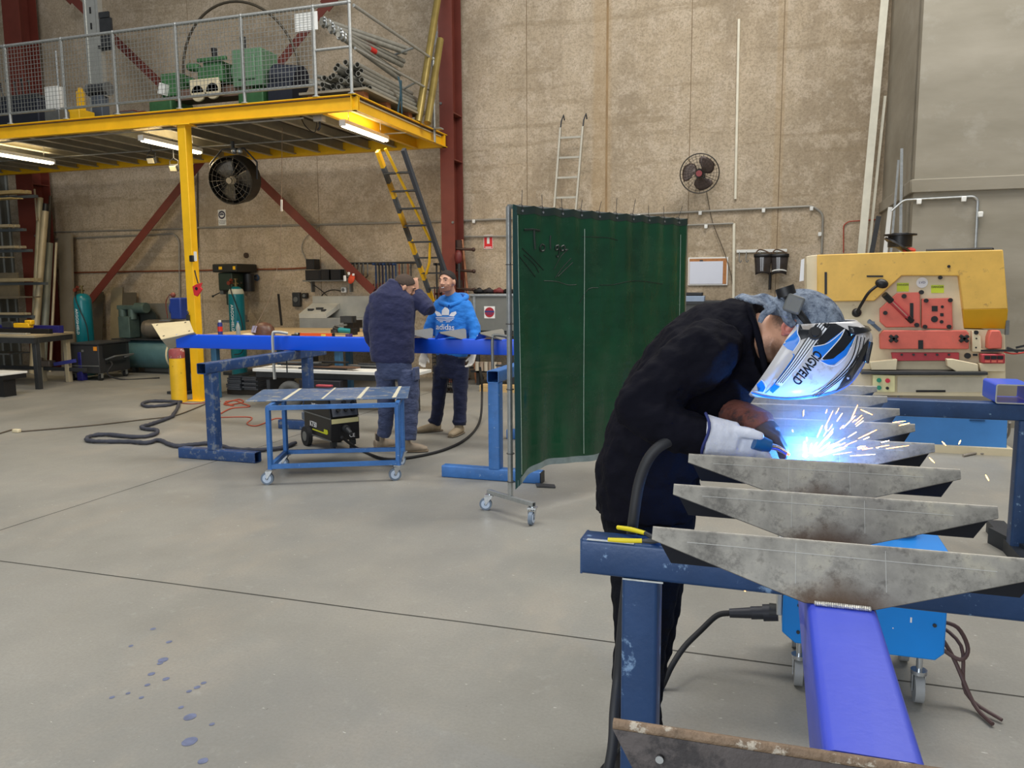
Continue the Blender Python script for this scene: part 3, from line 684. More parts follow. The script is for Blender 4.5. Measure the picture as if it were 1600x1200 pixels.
# wall fan
def wall_fan():
    c = P(1093, 271, 12.45); t = thing('wall_fan', 'round black caged fan mounted on the back wall', 'fan', c)
    dirv = V((-.02, -1, -.12)).normalized(); M = orient(dirv); A = lambda x, y, z: M @ V((x, y, z))
    R1 = .285; mb = MB()
    mb.tor((0, 0, 0), R1, .009, dirv, 40, 8)
    for r in (.07, .12, .165, .21, .25): mb.tor(A(0, 0, .06*(1-(r/R1)**2)), r, .0025, dirv, 30, 4)
    for k in range(28):
        a = 2*pi*k/28; mb.tube([A(cos(a)*.05, sin(a)*.05, .062), A(cos(a)*.18, sin(a)*.18, .04), A(cos(a)*R1, sin(a)*R1, 0)], .0025, 4)
        if k % 2 == 0: mb.tube([A(cos(a)*.05, sin(a)*.05, -.1), A(cos(a)*.2, sin(a)*.2, -.07), A(cos(a)*R1, sin(a)*R1, 0)], .0025, 4)
    ob('cage', mb, mat('fan_cage', (70, 66, 60), .4, .4), t)
    for k in range(3):
        a0 = 2*pi*k/3+.5
        ob('blade', MB().grid(lambda u, v: A(cos(a0+(v-.5)*1.6*(.5+.5*sin(u*3))+.5*u)*(.05+u*.2), sin(a0+(v-.5)*1.6*(.5+.5*sin(u*3))+.5*u)*(.05+u*.2), (v-.5)*.07), 6, 6), mat('fan_blade_dark', (84, 70, 64), .4, .2), t, solid=.004)
    ob('hub_badge', MB().cyl(A(0, 0, .05), A(0, 0, .075), .045, n=18), mat('badge_red', (130, 40, 40), .4), t)
    ob('motor', MB().cyl(A(0, 0, -.14), A(0, 0, -.02), .07, n=16), BLACK, t)
    ob('wall_bracket', MB().bar((0, .08, 0), (0, WY-c.y-.003, -.05), .06, .06).box((0, WY-c.y-.012, -.05), (.12, .02, .2)), BLACK, t)
wall_fan()
# signs
def sign_at(u, v, Y=WY-.004):
    return P(u, v, Y)
c = sign_at(347, 340); t = thing('safety_sign', 'white mandatory-protection sign with a dark round symbol on the wall right of the yellow post', 'sign', c)
ob('sign_board', MB().box((0, 0, 0), (.17, .004, .29)), WHITE, t)
ob('round_symbol', MB().cyl((0, -.003, .05), (0, -.005, .05), .075, n=28), mat('sign_navy', (28, 30, 60), .5), t)
ob('head_pictogram', MB().lathe([(.0, 0), (.052, 0), (.05, .001), (0, .001)], (0, -.0052, .05), orient((0, -1, 0)), 20, sy=.9).box((0, -.0063, .02), (.05, .002, .03)), WHITE, t)
ob('goggles', MB().box((0, -.0075, .055), (.085, .002, .022)).box((0, -.0075, .078), (.06, .002, .014)), mat('sign_navy', (28, 30, 60), .5), t)
for i, s in enumerate(('EYE PROTECTION', 'MUST BE WORN', 'IN THIS AREA')):
    ob('sign_lettering', text_mb(s, .02, Matrix.Translation((0, -.004, -.06-i*.026)) @ Matrix.Rotation(pi/2, 4, 'X')), mat('sign_navy', (28, 30, 60), .5), t)
c = sign_at(763, 378); t = thing('fire_sign', 'small red fire extinguisher sign on the wall left of the green screen', 'sign', c)
ob('sign_board', MB().box((0, 0, 0), (.165, .004, .235)), mat('sign_red', (208, 34, 40), .5), t)
ob('white_border', MB().box((0, -.003, .112), (.165, .003, .01)).box((0, -.003, -.112), (.165, .003, .01)).box((-.078, -.003, 0), (.008, .003, .23)).box((.078, -.003, 0), (.008, .003, .23)).box((0, -.003, -.088), (.11, .002, .016)), WHITE, t)
ob('extinguisher_symbol', MB().box((0, -.003, .02), (.045, .002, .1)).box((0, -.003, .08), (.02, .002, .02)).box((.02, -.003, .088), (.04, .002, .01)), WHITE, t)
# notice board
c = sign_at(1106, 424, WY-.015); t = thing('notice_board', 'small white-framed notice board with a blank sheet on the back wall', 'notice board', c)
ob('frame', MB().box((0, 0, 0), (.60, .03, .43)), WHITE, t, bevel=.004); ob('cork', MB().box((0, -.017, 0), (.56, .004, .39)), mat('cork', (178, 122, 76), .9, 0, .15, 30), t)
ob('sheet', MB().box((-.025, -.021, -.02), (.50, .003, .345)), mat('blue_white_paper', (220, 224, 236), .7, 0, .02), t); ob('clip', MB().box((-.1, -.024, .165), (.05, .004, .02)), DGREY, t)
# coat rail with two face shields
c = sign_at(1190, 392, WY-.02); t = thing('hook_rail', 'white hook rail on the back wall carrying two face shields', 'hook rail', c)
ob('rail_board', MB().box((0, 0, 0), (.73, .02, .045)), WHITE, t, bevel=.004)
for k, x in enumerate((-.32, -.22, -.02, .22)): ob('hook', MB().tube([(x, -.01, -.01), (x, -.04, -.06), (x, -.06, -.14), (x+.02, -.06, -.17), (x+.035, -.06, -.13)], .006, 6, sub=3), GREY, t)
for u, lab, st in ((1192, 'dark face shield hanging from the hook rail, the left one', 0), (1218, 'dark face shield with a white band hanging from the hook rail, the right one', 1)):
    c = sign_at(u, 411, WY-.14); t = thing('face_shield', lab, 'face shield', c)
    mk = mat('smoky_visor', (56, 50, 48), .15, 0, .3, 12, coat=.5)
    ob('visor', MB().grid(lambda a, b: (sin((a-.5)*2.6)*(.13-.025*b), -.06*cos((a-.5)*2.6), .12-.3*b+.03*cos((a-.5)*3)*b), 14, 8), mk, t, solid=.006)
    ob('brow_band', MB().grid(lambda a, b: (sin((a-.5)*2.8)*.13, -.065*cos((a-.5)*2.8), .135-.05*b), 14, 2), BLACK, t, solid=.01)
    ob('head_strap', MB().tube([(-.12, -.02, .12), (-.06, .04, .2), (.05, .05, .17), (.12, -.02, .12)], .01, 6, sub=4), mat('strap_brown', (90, 70, 54), .8), t)
    if st: ob('white_band', MB().grid(lambda a, b: (sin((a-.5)*2.4)*(.113), -.068*cos((a-.5)*2.4)-.003, -.115-.02*b+.03*cos((a-.5)*3)*.8), 12, 1), WHITE, t, solid=.004)
    else: ob('visor_mount', MB().box((0, -.0, .1), (.2, .05, .02)), GREY, t)
# recessed round wall hole and vent
c = sign_at(385, 399, WY-.01); o = ob('wall_socket', MB().cyl((0, 0, 0), (0, -.02, 0), .05, n=16).cyl((0, -.02, 0), (0, -.03, 0), .03, n=16), mat('dark_brown', (66, 50, 38), .7)); o.location = c
tag(o, 'dark round fitting on the wall above the drill press', 'fitting')
c = sign_at(402, 434, WY-.02); t = thing('hose_coil', 'small blue coil hanging on the wall right of the drill press', 'hose', c)
ob('coil', MB().tor((0, -.02, 0), .05, .012, (0, 1, 0), 20, 6).tor((0, -.035, 0), .04, .012, (0, 1, 0), 20, 6), mat('blue_hose', (50, 70, 96), .6), t)
ob('hook', MB().cyl((0, 0, .05), (0, -.06, .05), .006), GREY, t)
# ---------------------------------------------------------------- left side of the workshop
# gas cylinders
def cylinder(label, x, y, R1, H1, strap=None, text='ARGOSHIELD', ang=0):
    t = thing('gas_cylinder', label, 'gas cylinder', (x, y, 0), ang)
    r = R1; prof = [(r*.9, 0), (r, .02), (r, H1-.14), (r*.96, H1-.09), (r*.8, H1-.045), (r*.55, H1-.015), (r*.3, H1), (0, H1)]
    ob('cylinder_body', MB().lathe(prof, n=36), TEAL, t)
    ob('shoulder_label', MB().lathe([(r*.99+.001, H1-.13), (r*.96+.002, H1-.09), (r*.8+.003, H1-.043)], n=36), mat('cylinder_shoulder', (188, 192, 176), .4), t) if strap else None
    ob('valve', MB().cyl((0, 0, H1-.01), (0, 0, H1+.05), .028).cyl((-.05, 0, H1+.05), (.05, 0, H1+.05), .016).cyl((0, 0, H1+.05), (0, 0, H1+.13), .018).cyl((0, 0, H1+.12), (0, 0, H1+.14), .035, n=10), mat('brass_dark', (110, 96, 60), .4, .7), t)
    ob('regulator', MB().cyl((-.1, -.03, H1+.06), (-.1, -.07, H1+.06), .035).cyl((-.06, -.02, H1+.1), (-.07, -.05, H1+.12), .028).cyl((-.12, 0, H1+.06), (-.05, 0, H1+.06), .016), mat('brass_red', (130, 60, 44), .4, .4), t)
    ob('cylinder_lettering', text_mb(text, .078, fr((0, -r-.003, H1*.66), (0, 0, -1), (1, 0, 0), (0, -1, 0))), PAPER, t)
    ob('gas_hose', MB().tube([(-.1, -.03, H1+.03), (.02, -r-.02, H1-.1), (.1, -r-.02, H1-.3), (r+.06, -r, H1*.6), (r+.05, -r, .5), (.02, -r-.03, .42)], .009, 6, sub=6), RUBBER, t)
    return t
g = G(125, 580); cylinder('tall teal gas cylinder standing at the far left beside the black welder', -12.0, 11.55, .15, 1.5, text='ARGOSHIELD')
# black wheeled welder
def mig_trolley():
    g = G(178, 590); x, y = -11.35, 11.2
    t = thing('wheeled_welder', 'black wheeled welding machine right of the teal cylinder on the left', 'welder', (x, y, 0), .12)
    ob('welder_body', MB().box((0, 0, .38), (.62, .8, .5)), mat('black_panel', (46, 47, 49), .5), t, bevel=.015)
    ob('top_lip', MB().box((0, 0, .64), (.66, .84, .02)), DGREY, t)
    ob('side_trim', MB().box((-.0, -.404, .26), (.6, .008, .02)).box((.0, -.406, .52), (.04, .01, .04)), GREY, t)
    ob('front_panel', MB().box((.315, 0, .5), (.012, .6, .22)).box((.325, 0, .3), (.03, .5, .03)), BLACK, t)
    ob('warning_sticker', MB().box((.25, -.405, .56), (.07, .006, .07)), mat('orange_sticker', (220, 140, 40), .5), t)
    ob('handle', MB().tube([(.32, -.25, .36), (.5, -.25, .42), (.5, .25, .42), (.32, .25, .36)], .015, 8), GREY, t)
    for sx_ in (-1, 1):
        for sy_ in (-1, 1):
            c_ = ob('caster', MB().cyl((sx_*.26-.02, sy_*.32, .055), (sx_*.26+.02, sy_*.32, .055), .055, n=18), RUBBER, t)
            ob('caster_fork', MB().box((sx_*.26-.026, sy_*.32, .09), (.006, .05, .09)).box((sx_*.26+.026, sy_*.32, .09), (.006, .05, .09)).box((sx_*.26, sy_*.32, .13), (.06, .06, .01)), GALV, c_)
    ob('cable_loop', MB().tube([(.34, -.2, .35), (.48, -.3, .28), (.42, -.35, .12), (.6, -.2, .01), (1.1, .1, .012)], .014, 6, sub=6), RUBBER, t)
mig_trolley()
# compressor
def compressor():
    x, y = -11.05, 12.15
    t = thing('air_compressor', 'teal-grey air compressor with a horizontal tank behind the black welder', 'compressor', (x, y, 0))
    cm = mat('compressor_green', (78, 112, 116), .45, .1, .15, 6); 
    M = orient((1, 0, 0))
    ob('tank', MB().lathe([(0, -.85), (.12, -.84), (.22, -.78), (.265, -.68), (.265, .68), (.22, .78), (.12, .84), (0, .85)], (0, 0, .36), M, 32), cm, t)
    ob('tank_band', MB().lathe([(.268, -.02), (.268, .02)], (.55, 0, .36), M, 32).lathe([(.268, -.02), (.268, .02)], (-.55, 0, .36), M, 32), CREAM, t)
    for sx_ in (-1, 1):
        ob('tank_foot', MB().box((sx_*.55, -.14, .06), (.08, .08, .12)).box((sx_*.55, .14, .06), (.08, .08, .12)), GREY, t)
    ob('top_plate', MB().box((-.1, 0, .64), (1.3, .4, .02)), DGREY, t)
    ob('motor', MB().cyl((.05, -.1, .84), (.5, -.0, .84), .17, n=24).cyl((-.02, -.12, .84), (.06, -.1, .84), .15, .17, n=24), mat('motor_grey', (116, 108, 96), .4, .4), t)
    ob('pump', MB().box((-.5, 0, .86), (.26, .26, .4)).cyl((-.62, 0, 1.0), (-.62, 0, 1.2), .08, n=16).cyl((-.4, 0, 1.0), (-.4, 0, 1.2), .08, n=16).cyl((-.3, .0, 1.22), (-.05, -.02, 1.22), .1, n=18).box((-.5, 0, 1.23), (.4, .14, .08)), mat('pump_green', (84, 104, 98), .5, .2, .2), t, bevel=.01)
    ob('belt_guard', MB().cyl((-.3, .17, .95), (-.3, .22, .95), .3, n=28), mat('guard_dark', (60, 66, 62), .5, .2), t)
    ob('gauge', MB().cyl((.62, -.18, .68), (.62, -.2, .68), .045, n=16), mat('gauge_cream', (220, 215, 190), .4), t)
compressor()
# leaning sheets
for u0, u1, vt, vb, Y, lab, col in ((142, 160, 456, 560, 12.7, 'dark narrow steel sheet leaning behind the compressor pump', (92, 84, 70)),
                                 (191, 212, 457, 575, 12.65, 'brown-grey steel sheet leaning on the wall above the compressor motor', (100, 92, 76)),
                                 (172, 190, 449, 570, 12.72, 'pale narrow board leaning left of the brown-grey sheet', (170, 156, 124)),
                                 (228, 268, 474, 575, 12.5, 'wide grey steel sheet leaning on the wall left of the yellow post', (120, 118, 110)),
                                 (92, 112, 366, 560, 12.55, 'tall grey plank standing on end against the wall near the left column', (150, 140, 122))):
    a, b = P(u0, vt, Y), P(u1, vt, Y); wdt = (b-a).length; h = a.z
    o = ob('steel_sheet' if 'plank' not in lab and 'board' not in lab else 'plank', MB().prism([(0, 0, 0), (wdt, 0, 0), (wdt, .16, h), (0, .16, h)], (0, -.012 if h < 2 else -.05, 0)), mat('sheet_%d' % u0, col, .6, .2, .1, 3)); o.location = (a.x, Y-.13, 0)
    tag(o, lab, 'sheet' if 'sheet' in lab else 'board')
# leaning pipes by the left column
for i, (ut, vt, ub, vb, Y, r, col, lab) in enumerate((
    (63, 309, 52, 540, 12.0, .05, (170, 160, 130), 'pale pipe leaning by the left column, second from the left'),
    (71, 330, 54, 540, 11.9, .06, (180, 166, 134), 'thick beige pipe with a dark top end leaning by the left column'),
    (79, 306, 68, 540, 12.3, .03, (70, 62, 50), 'thin dark pipe leaning behind the thick beige pipe'),
    (77, 380, 68, 545, 12.1, .07, (136, 140, 130), 'grey-green pipe, short and thick, right of the beige pipe'),
    (88, 379, 80, 545, 12.2, .025, (190, 178, 150), 'thin pale strip leaning between the short grey pipe and the tall plank'),
    (54, 296, 58, 345, 12.2, .018, (190, 176, 150), 'short thin rod leaning on the red column at far left'))):
    a, b = P(ut, vt, Y), P(ub, vb, Y-.35); f = a+(b-a)*(a.z/(a.z-b.z)); f.z = 0
    if i == 5: f = b
    t = thing('leaning_pipe', lab, 'pipe', f)
    ob('pipe_tube', MB().pipe((0, 0, 0), a-f, r, .006, 16), mat('pipe_col_%d' % i, col, .5, .2, .12, 3), t)
    if i == 1: ob('end_cap', MB().cyl((a-f), (a-f)*1.045, r*.9, n=16), BLACK, t)
# storage rack with bars
def rack():
    x0, y0 = -13.9, 9.2
    t = thing('cantilever_rack', 'cantilever storage rack with long steel and timber at the left edge', 'rack', (-13.4, 10.9, 0))
    o = V((-13.4, 10.9, 0))
    for y in (9.2, 11.6):
        ob('upright', MB().box((-14.35, y, 1.6), (.14, .1, 3.2)), mat('rack_blue', (92, 100, 104), .5, .2), t, org=o)
    return t
rack()
rk = [t for t in bpy.data.objects if t.name == 'cantilever_rack'][0]
rk_o = V((-13.4, 10.9, 0)); rnd = random.Random(11)
tb = [(300, 46, .06, (196, 172, 122)), (353, 28, .05, (176, 164, 136)), (386, 38, .045, (170, 158, 132)), (437, 62, .06, (166, 152, 120)), (464, 60, .025, (110, 100, 84)), (490, 45, .04, (180, 166, 134)), (310, 33, .02, (214, 190, 130)), (402, 20, .02, (150, 140, 120))]
for i, (v, u, h, col) in enumerate(tb):
    Y = 11.5; a = P(u, v, Y)
    if v in (353, 386, 437, 490, 300): ob('rack_arm', MB().box(((a.x-14.35)/2+.02, Y+.08, a.z-h/2-.04), (a.x+14.35+.1, .07, .05)), mat('rack_blue', (92, 100, 104), .5, .2), rk, org=rk_o)
    for k in range(2):
        o = ob('stored_bar', MB().box((0, 0, 0), (.9, .09, h)), mat('bar_col_%d' % i, col, .6, .1, .15, 4, stretch=(1, 6, 6)))
        o.location = (a.x-.45-k*.06, Y-k*.1, a.z); 
        tag(o, ['honey timber plank on the top arm of the rack', 'grey-beige bar on the second arm of the rack', 'beige bar on the third arm of the rack', 'thick bar on the fourth arm of the rack', 'thin dark bar on the rack just above the lowest stored bars', 'pale bar on the lowest arm of the rack', 'thin yellow batten under the top plank of the rack', 'thin bar between the third and fourth arms of the rack'][i]+(', the front piece' if k else ', the rear piece'), 'bar', 'bars stored on the left rack')
a = P(10, 445, 11.75); o = ob('plywood_sheet', MB().box((0, 0, 0), (1.0, .03, .5)), mat('old_ply', (132, 120, 96), .8, 0, .15, 3)); o.location = (a.x-.25, 11.8, a.z-.02); tag(o, 'old plywood sheet standing upright within the rack at the left edge', 'board')
# left workbench
def left_bench():
    z = .86; g = P(100, 520, 9.9)
    t = thing('steel_workbench', 'steel workbench with a pale top at the left edge below the rack', 'workbench', (-11.6, 9.9, 0)); o = V((-11.6, 9.9, 0))
    xr = -11.05
    ob('bench_top', MB().prism([(xr-3, 9.65, z-.04), (xr, 9.65, z-.04), (xr-.30, 10.7, z-.04), (xr-3, 10.7, z-.04)], (0, 0, .04)), mat('bench_top_pale', (170, 156, 128), .55, .1, .15, 3), t, org=o, bevel=.004)
    ob('edge_frame', MB().box((xr-1.5, 9.66, z-.08), (3, .05, .09)).bar((xr-.03, 9.68, z-.08), (xr-.33, 10.66, z-.08), .05, .09), DGREY, t, org=o)
    ob('leg', MB().box((xr-.06, 9.72, .4), (.08, .08, .8)), DGREY, t, org=o, bevel=.005); ob('leg', MB().box((xr-.38, 10.6, .4), (.08, .08, .8)), mat('cream_leg', (176, 164, 136), .5), t, org=o, bevel=.005)
    ob('lower_rail', MB().box((xr-1.5, 10.6, .22), (3, .05, .06)), DGREY, t, org=o)
    ob('leg', MB().box((xr-.95, 10.6, .4), (.08, .08, .8)), mat('cream_leg', (176, 164, 136), .5), t, org=o)
    ob('leg', MB().box((xr-2.6, 9.72, .4), (.08, .08, .8)), DGREY, t, org=o)
    ob('shelf', MB().box((xr-1.9, 10.35, .5), (1.5, .4, .02)), GREY, t, org=o)
    return xr, z
bx, bz = left_bench()
for nm, lab, c_, d, m in (('blue_channel', 'dark blue steel channel lying across the left workbench', (bx-.95, 10.35, bz+.06), (1.5, .1, .12), mat('navy_bar', (34, 34, 110), .5)),
                          ('steel_bar', 'long black bar lying on the left workbench in front of the blue channel', (bx-1.1, 10.1, bz+.04), (1.9, .08, .08), BLACK),
                          ('spirit_level', 'pale flat bar on the front of the left workbench', (bx-.9, 9.85, bz+.012), (1.1, .09, .024), ALU)):
    o = ob(nm, MB().box((0, 0, 0), d), m, bevel=.004); o.location = c_; tag(o, lab, 'bar')
t = thing('cordless_tool', 'yellow and black power tool lying on the black bar at far left', 'power tool', (bx-.75, 10.12, bz+.08))
ob('tool_body', MB().box((0, 0, .05), (.34, .1, .08)).box((.14, 0, .1), (.14, .08, .08)), YEL, t, bevel=.015); ob('battery', MB().box((-.3, 0, .06), (.24, .1, .1)), DGREY, t, bevel=.01)
for i, dx in enumerate((0, .27)):
    o = ob('blue_drum_leg', MB().box((0, 0, .0), (.12, .12, .5)), mat('navy_bar', (34, 34, 110), .5), bevel=.01); o.location = (bx-.62+dx, 10.85, .5-.25+.0); tag(o, ['left of the two navy steel posts standing behind the left workbench', 'right of the two navy steel posts standing behind the left workbench'][i], 'post')
t = thing('scrap_clamp', 'blue and grey clamp lying on the low rail under the left workbench', 'clamp', (bx-.55, 10.58, .252))
ob('clamp_handle', MB().bar((-.1, 0, .05), (.35, 0, .12), .05, .06), mat('navy_bar2', (56, 62, 140), .5), t); ob('clamp_jaw', MB().box((-.3, 0, .06), (.3, .14, .1)).cyl((-.4, -.05, .0), (-.36, -.05, .16), .05), mat('jaw_grey', (110, 100, 92), .5, .4), t, bevel=.01)
g = G(12, 620); t = thing('low_stand', 'low black stand with a white top at the left edge of the photo', 'stand', (g.x-.55, g.y+.1, 0))
ob('stand_top', MB().box((0, 0, .34), (1.2, .45, .03)), WHITE, t, bevel=.005); ob('stand_frame', MB().box((0, 0, .29), (1.2, .4, .06)), BLACK, t)
for sx_ in (-.5, .5): ob('leg', MB().box((sx_, -.05, .13), (.1, .2, .26)), BLACK, t)
# bollard
t = thing('yellow_bollard', 'round yellow bollard with a red cap left of the mezzanine post', 'bollard', (-7.92, 9.17, 0))
ob('bollard_tube', MB().cyl((0, 0, 0), (0, 0, .68), .105, n=28), mat('scuffed_yellow', (232, 184, 30), .5, 0, .12, 4, .05, 40, (70, 55, 30), .33, 14), t)
ob('bollard_cap', MB().lathe([(.107, .62), (.107, .72), (.09, .75), (0, .76)], n=28), mat('worn_red', (150, 70, 70), .6, 0, .2, 14, 0, 50, (200, 200, 190), .4, 16), t)
# grinder pedestal blue + magnet square hanging on post
q = P(278, 482, 9.9); t = thing('pedestal_grinder', 'blue pedestal grinder partly hidden behind the yellow post', 'grinder', (q.x-.02, 9.95, 0))
bl = mat('machine_blue', (26, 54, 130), .45)
ob('grinder_motor', MB().box((.03, 0, q.z), (.2, .24, .32)).cyl((-.1, 0, q.z), (.02, 0, q.z), .12, n=18), bl, t, bevel=.02)
ob('pedestal', MB().box((0, 0, .5), (.16, .14, 1.0)).box((0, 0, .02), (.34, .34, .04)), DGREY, t); ob('tool_rest', MB().box((-.18, -.05, q.z-.18), (.2, .14, .015)).cyl((-.2, 0, q.z-.17), (-.17, 0, q.z+.22), .006), GREY, t)
ob('lamp_neck', MB().tube([(-.22, 0, q.z-.15), (-.24, 0, q.z+.08), (-.16, 0, q.z+.2), (-.1, -.02, q.z+.2)], .008, 6, sub=5).ball((-.08, -.02, q.z+.2), .04, 8), mat('lamp_red', (120, 60, 46), .5), t)
q = P(309, 452, 9.24); t = thing('welding_magnet', 'red arrow-shaped welding magnet hanging on the yellow post', 'magnet', q)
ob('magnet_plate', MB().prism([(-.05, 0, -.08), (-.07, 0, .04), (0, 0, .07), (.09, 0, .09), (.06, 0, .03), (.09, 0, 0), (.0, 0, -.1)], (0, -.025, 0)), mat('magnet_red', (205, 44, 52), .45), t, bevel=.004)
ob('hole', MB().cyl((.0, -.02, .01), (.0, -.03, .01), .022), BLACK, t); ob('strap', MB().tube([(.01, 0, .08), (-.03, .01, .2), (-.05, .02, .26)], .01, 6), BLACK, t)
q = P(300, 404, 9.25); t = thing('switch_box', 'small black switch with a white plate on the yellow post', 'switch', q)
ob('switch_body', MB().box((0, 0, 0), (.07, .04, .09)), BLACK, t, bevel=.01); ob('plate', MB().box((.05, .01, .03), (.035, .02, .13)), WHITE, t)
q = P(294, 500, 9.25); o = thing('hanging_clamp', 'small metal clamp hanging low on the yellow post', 'clamp', q)
ob('clamp_body', MB().box((0, 0, 0), (.04, .03, .14)).tube([(0, -.0, .06), (.03, -.02, .1), (0, -.02, .14)], .008, 6), DGREY, o)
# ---------------------------------------------------------------- trestle stands
def trestle(label, x, y0, y1, z=.92, post_y=None, foot=(-.40, .42), m=STEELBLUE, posts=None, feet=True, m2=None):
    """beam runs along y at x from y0 to y1, foot bars along x"""
    t = thing('trestle_stand', label, 'stand', (x, y0, 0))
    ob('top_beam', rhs(MB(), (0, 0, z-.05), (0, y1-y0, z-.05), .1, .1, .006), m, t)
    for py in posts:
        ob('post', rhs(MB(), (0, py, .1), (0, py, z-.1), .1, .1, .006), m2 or m, t)
        if feet: ob('foot_bar', rhs(MB(), (foot[0], py, .05), (foot[1], py, .05), .1, .1, .006), m, t)
    return t
s1x = P(336, 700, 6.15).x
trestle('blue steel trestle stand left of the small blue trolley under the far stringer', s1x, 6.02, 8.1, posts=(.13, 1.75), foot=(-.38, .47), m=mat('rubbed_blue_paint', (44, 74, 122), .45, .1, .2, 6, .1, 60, (110, 120, 135), .42, 12))
s2x = P(771, 700, 6.1).x
t = trestle('blue steel trestle stand partly behind the green welding screen', s2x, 6.1, 8.1, posts=(.06, 1.8), foot=(-.47, .40), m=LBLUE)
ob('foot_plate', MB().prism([(.36, .0, .004), (.52, .0, .004), (.55, -.08, .004), (.40, -.10, .004)], (0, 0, .008)).box((.40, .06, .05), (.012, .1, .09)), DGREY, t)
# ---------------------------------------------------------------- stair carriers (folded plates) and stringers
def steel_plate_mat():
    m, nt, bs = newmat('mill_scale_steel')
    tc = nd(nt, 'ShaderNodeTexCoord').outputs['Object']
    a = noise(nt, tc, 7, 8, .7); col = ramp(nt, a, [(.3, lin((118, 116, 110))), (.55, lin((160, 157, 148))), (.75, lin((192, 186, 166)))])
    b = noise(nt, tc, 16, 9, .8, None, (4, 4, 1)); col = mixc(nt, ramp(nt, b, [(.52, 0.), (.64, .65)]), col, lin((92, 90, 86)))
    c = noise(nt, tc, 3, 4, .5, None, (1, 7, 1)); col = mixc(nt, ramp(nt, c, [(.55, 0.), (.65, .5)]), col, lin((112, 110, 110)))
    d = noise(nt, tc, 60, 4, .6, (1, 1, 1)); col = mixc(nt, ramp(nt, d, [(.6, 0.), (.72, .4)]), col, lin((84, 80, 74)))
    # rust brown near the welded toe (z below -0.08, |x| small)
    sp = nd(nt, 'ShaderNodeSeparateXYZ'); nt.links.new(tc, sp.inputs[0])
    ax = nd(nt, 'ShaderNodeMath', operation='ABSOLUTE'); nt.links.new(sp.outputs[0], ax.inputs[0])
    nz = nd(nt, 'ShaderNodeMath', operation='MULTIPLY'); nt.links.new(sp.outputs[2], nz.inputs[0]); nz.inputs[1].default_value = -1
    s = nd(nt, 'ShaderNodeMath', operation='SUBTRACT'); nt.links.new(nz.outputs[0], s.inputs[0])
    m2 = nd(nt, 'ShaderNodeMath', operation='MULTIPLY'); nt.links.new(ax.outputs[0], m2.inputs[0]); m2.inputs[1].default_value = .35; nt.links.new(m2.outputs[0], s.inputs[1])
    s2 = nd(nt, 'ShaderNodeMath', operation='ADD'); nt.links.new(s.outputs[0], s2.inputs[0])
    nn = nd(nt, 'ShaderNodeMath', operation='MULTIPLY_ADD'); nt.links.new(b, nn.inputs[0]); nn.inputs[1].default_value = .05; nn.inputs[2].default_value = -.025
    nt.links.new(nn.outputs[0], s2.inputs[1])
    col = mixc(nt, ramp(nt, s2.outputs[0], [(.045, 0.), (.085, .9)]), col, lin((88, 66, 48)))
    nt.links.new(col, bs.inputs['Base Color']); bs.inputs['Metallic'].default_value = .55
    nt.links.new(ramp(nt, a, [(.3, .36), (.7, .55)]), bs.inputs['Roughness'])
    bump(nt, d, .08, .003, bs); return m
PLATE = steel_plate_mat()
SHADED_PLATE = mat('shaded_plate', (30, 34, 44), .4, .4, .15, 8)  # shade of the away-facing back leg put into a darker plate colour
SCRIBE = mat('scribe_line', (186, 186, 180), .6)
def carrier_parts(t, L=.70, toe=.10, dy=.065, dz=.105, by=.045, bz=.085, m=None, m2=None, marks=True, toe_x=(.0, 0)):
    """inverted-V folded plate; ridge along x at origin; front leg tapers to a toe, back leg is a strip"""
    th = .006; h = L/2; fl = V((0, -dy, -dz)); fn = V((0, -dz, dy)).normalized()*th
    m = m or PLATE; m2 = m2 or SHADED_PLATE
    bl = V((0, by, -bz))
    r = .012; fd = fl.normalized(); bd = bl.normalized()
    # front leg
    mb = MB(); A, B = V((-h, 0, 0))+fd*r, V((h, 0, 0))+fd*r
    tip = .018
    poly = [A, B, B+fd*tip, V((toe, 0, 0))+fl, V((-toe, 0, 0))+fl, A+fd*tip]
    mb.prism(poly, -fn)
    # rolled bend
    n = 6; pr_ = []
    for k in range(n+1):
        s_ = k/n; pr_.append(fd*r*(1-s_)**2+bd*r*s_*s_)
    o_ = [p for p in pr_]; nrm = (V((0, 0, -1)))*th
    vs_ = [V((-h, 0, 0))+p for p in o_]+[V((h, 0, 0))+p for p in o_]
    mb.add(vs_, [(k, k+1, n+2+k, n+1+k) for k in range(n)], 0, True)
    vs2 = [v+nrm for v in vs_]; mb.add(vs2, [(k, k+1, n+2+k, n+1+k) for k in range(n)], 0, True)
    f = ob('front_plate', mb, m, t)
    bn = V((0, -bz, -by)).normalized()*th
    C0, D0 = V((-h, 0, 0))+bd*r, V((h, 0, 0))+bd*r
    bk = ob('back_flange', MB().prism([C0, D0, V((h-.03, 0, 0))+bl, V((-h+.03, 0, 0))+bl], bn), m2, t)
    for x in (-h+.055, h-.055): ob('bolt_hole', MB().cyl(V((x, 0, 0))+bl*.6-bn*1.4, V((x, 0, 0))+bl*.6-bn*1.9, .006, n=10), CHROME, bk)
    if marks:
        q = fn*.02
        mm = MB().bar(V((-h*.8, 0, 0))+fd*(.030)+fn*.08, V((h*.75, 0, 0))+fd*(.032)+fn*.08, .0009, .0006, up=fn)
        for x in (-.07, .075): mm.bar(V((x, 0, 0))+fd*.014+fn*.08, V((x, 0, 0))+fd*.085+fn*.08, .0007, .0006, up=fn)
        ob('scribe_line', mm, SCRIBE, f)
    return t
ZS = .92+.155   # top of stringers lying on the stands
def stringer(name, label, L, wd, ht, m, loc, rotz):
    t = thing(name, label, 'beam', loc, rotz)
    ob('beam_tube', rhs(MB(), (0, 0, -ht/2), (0, L, -ht/2), wd, ht, .006), m, t)
    return t
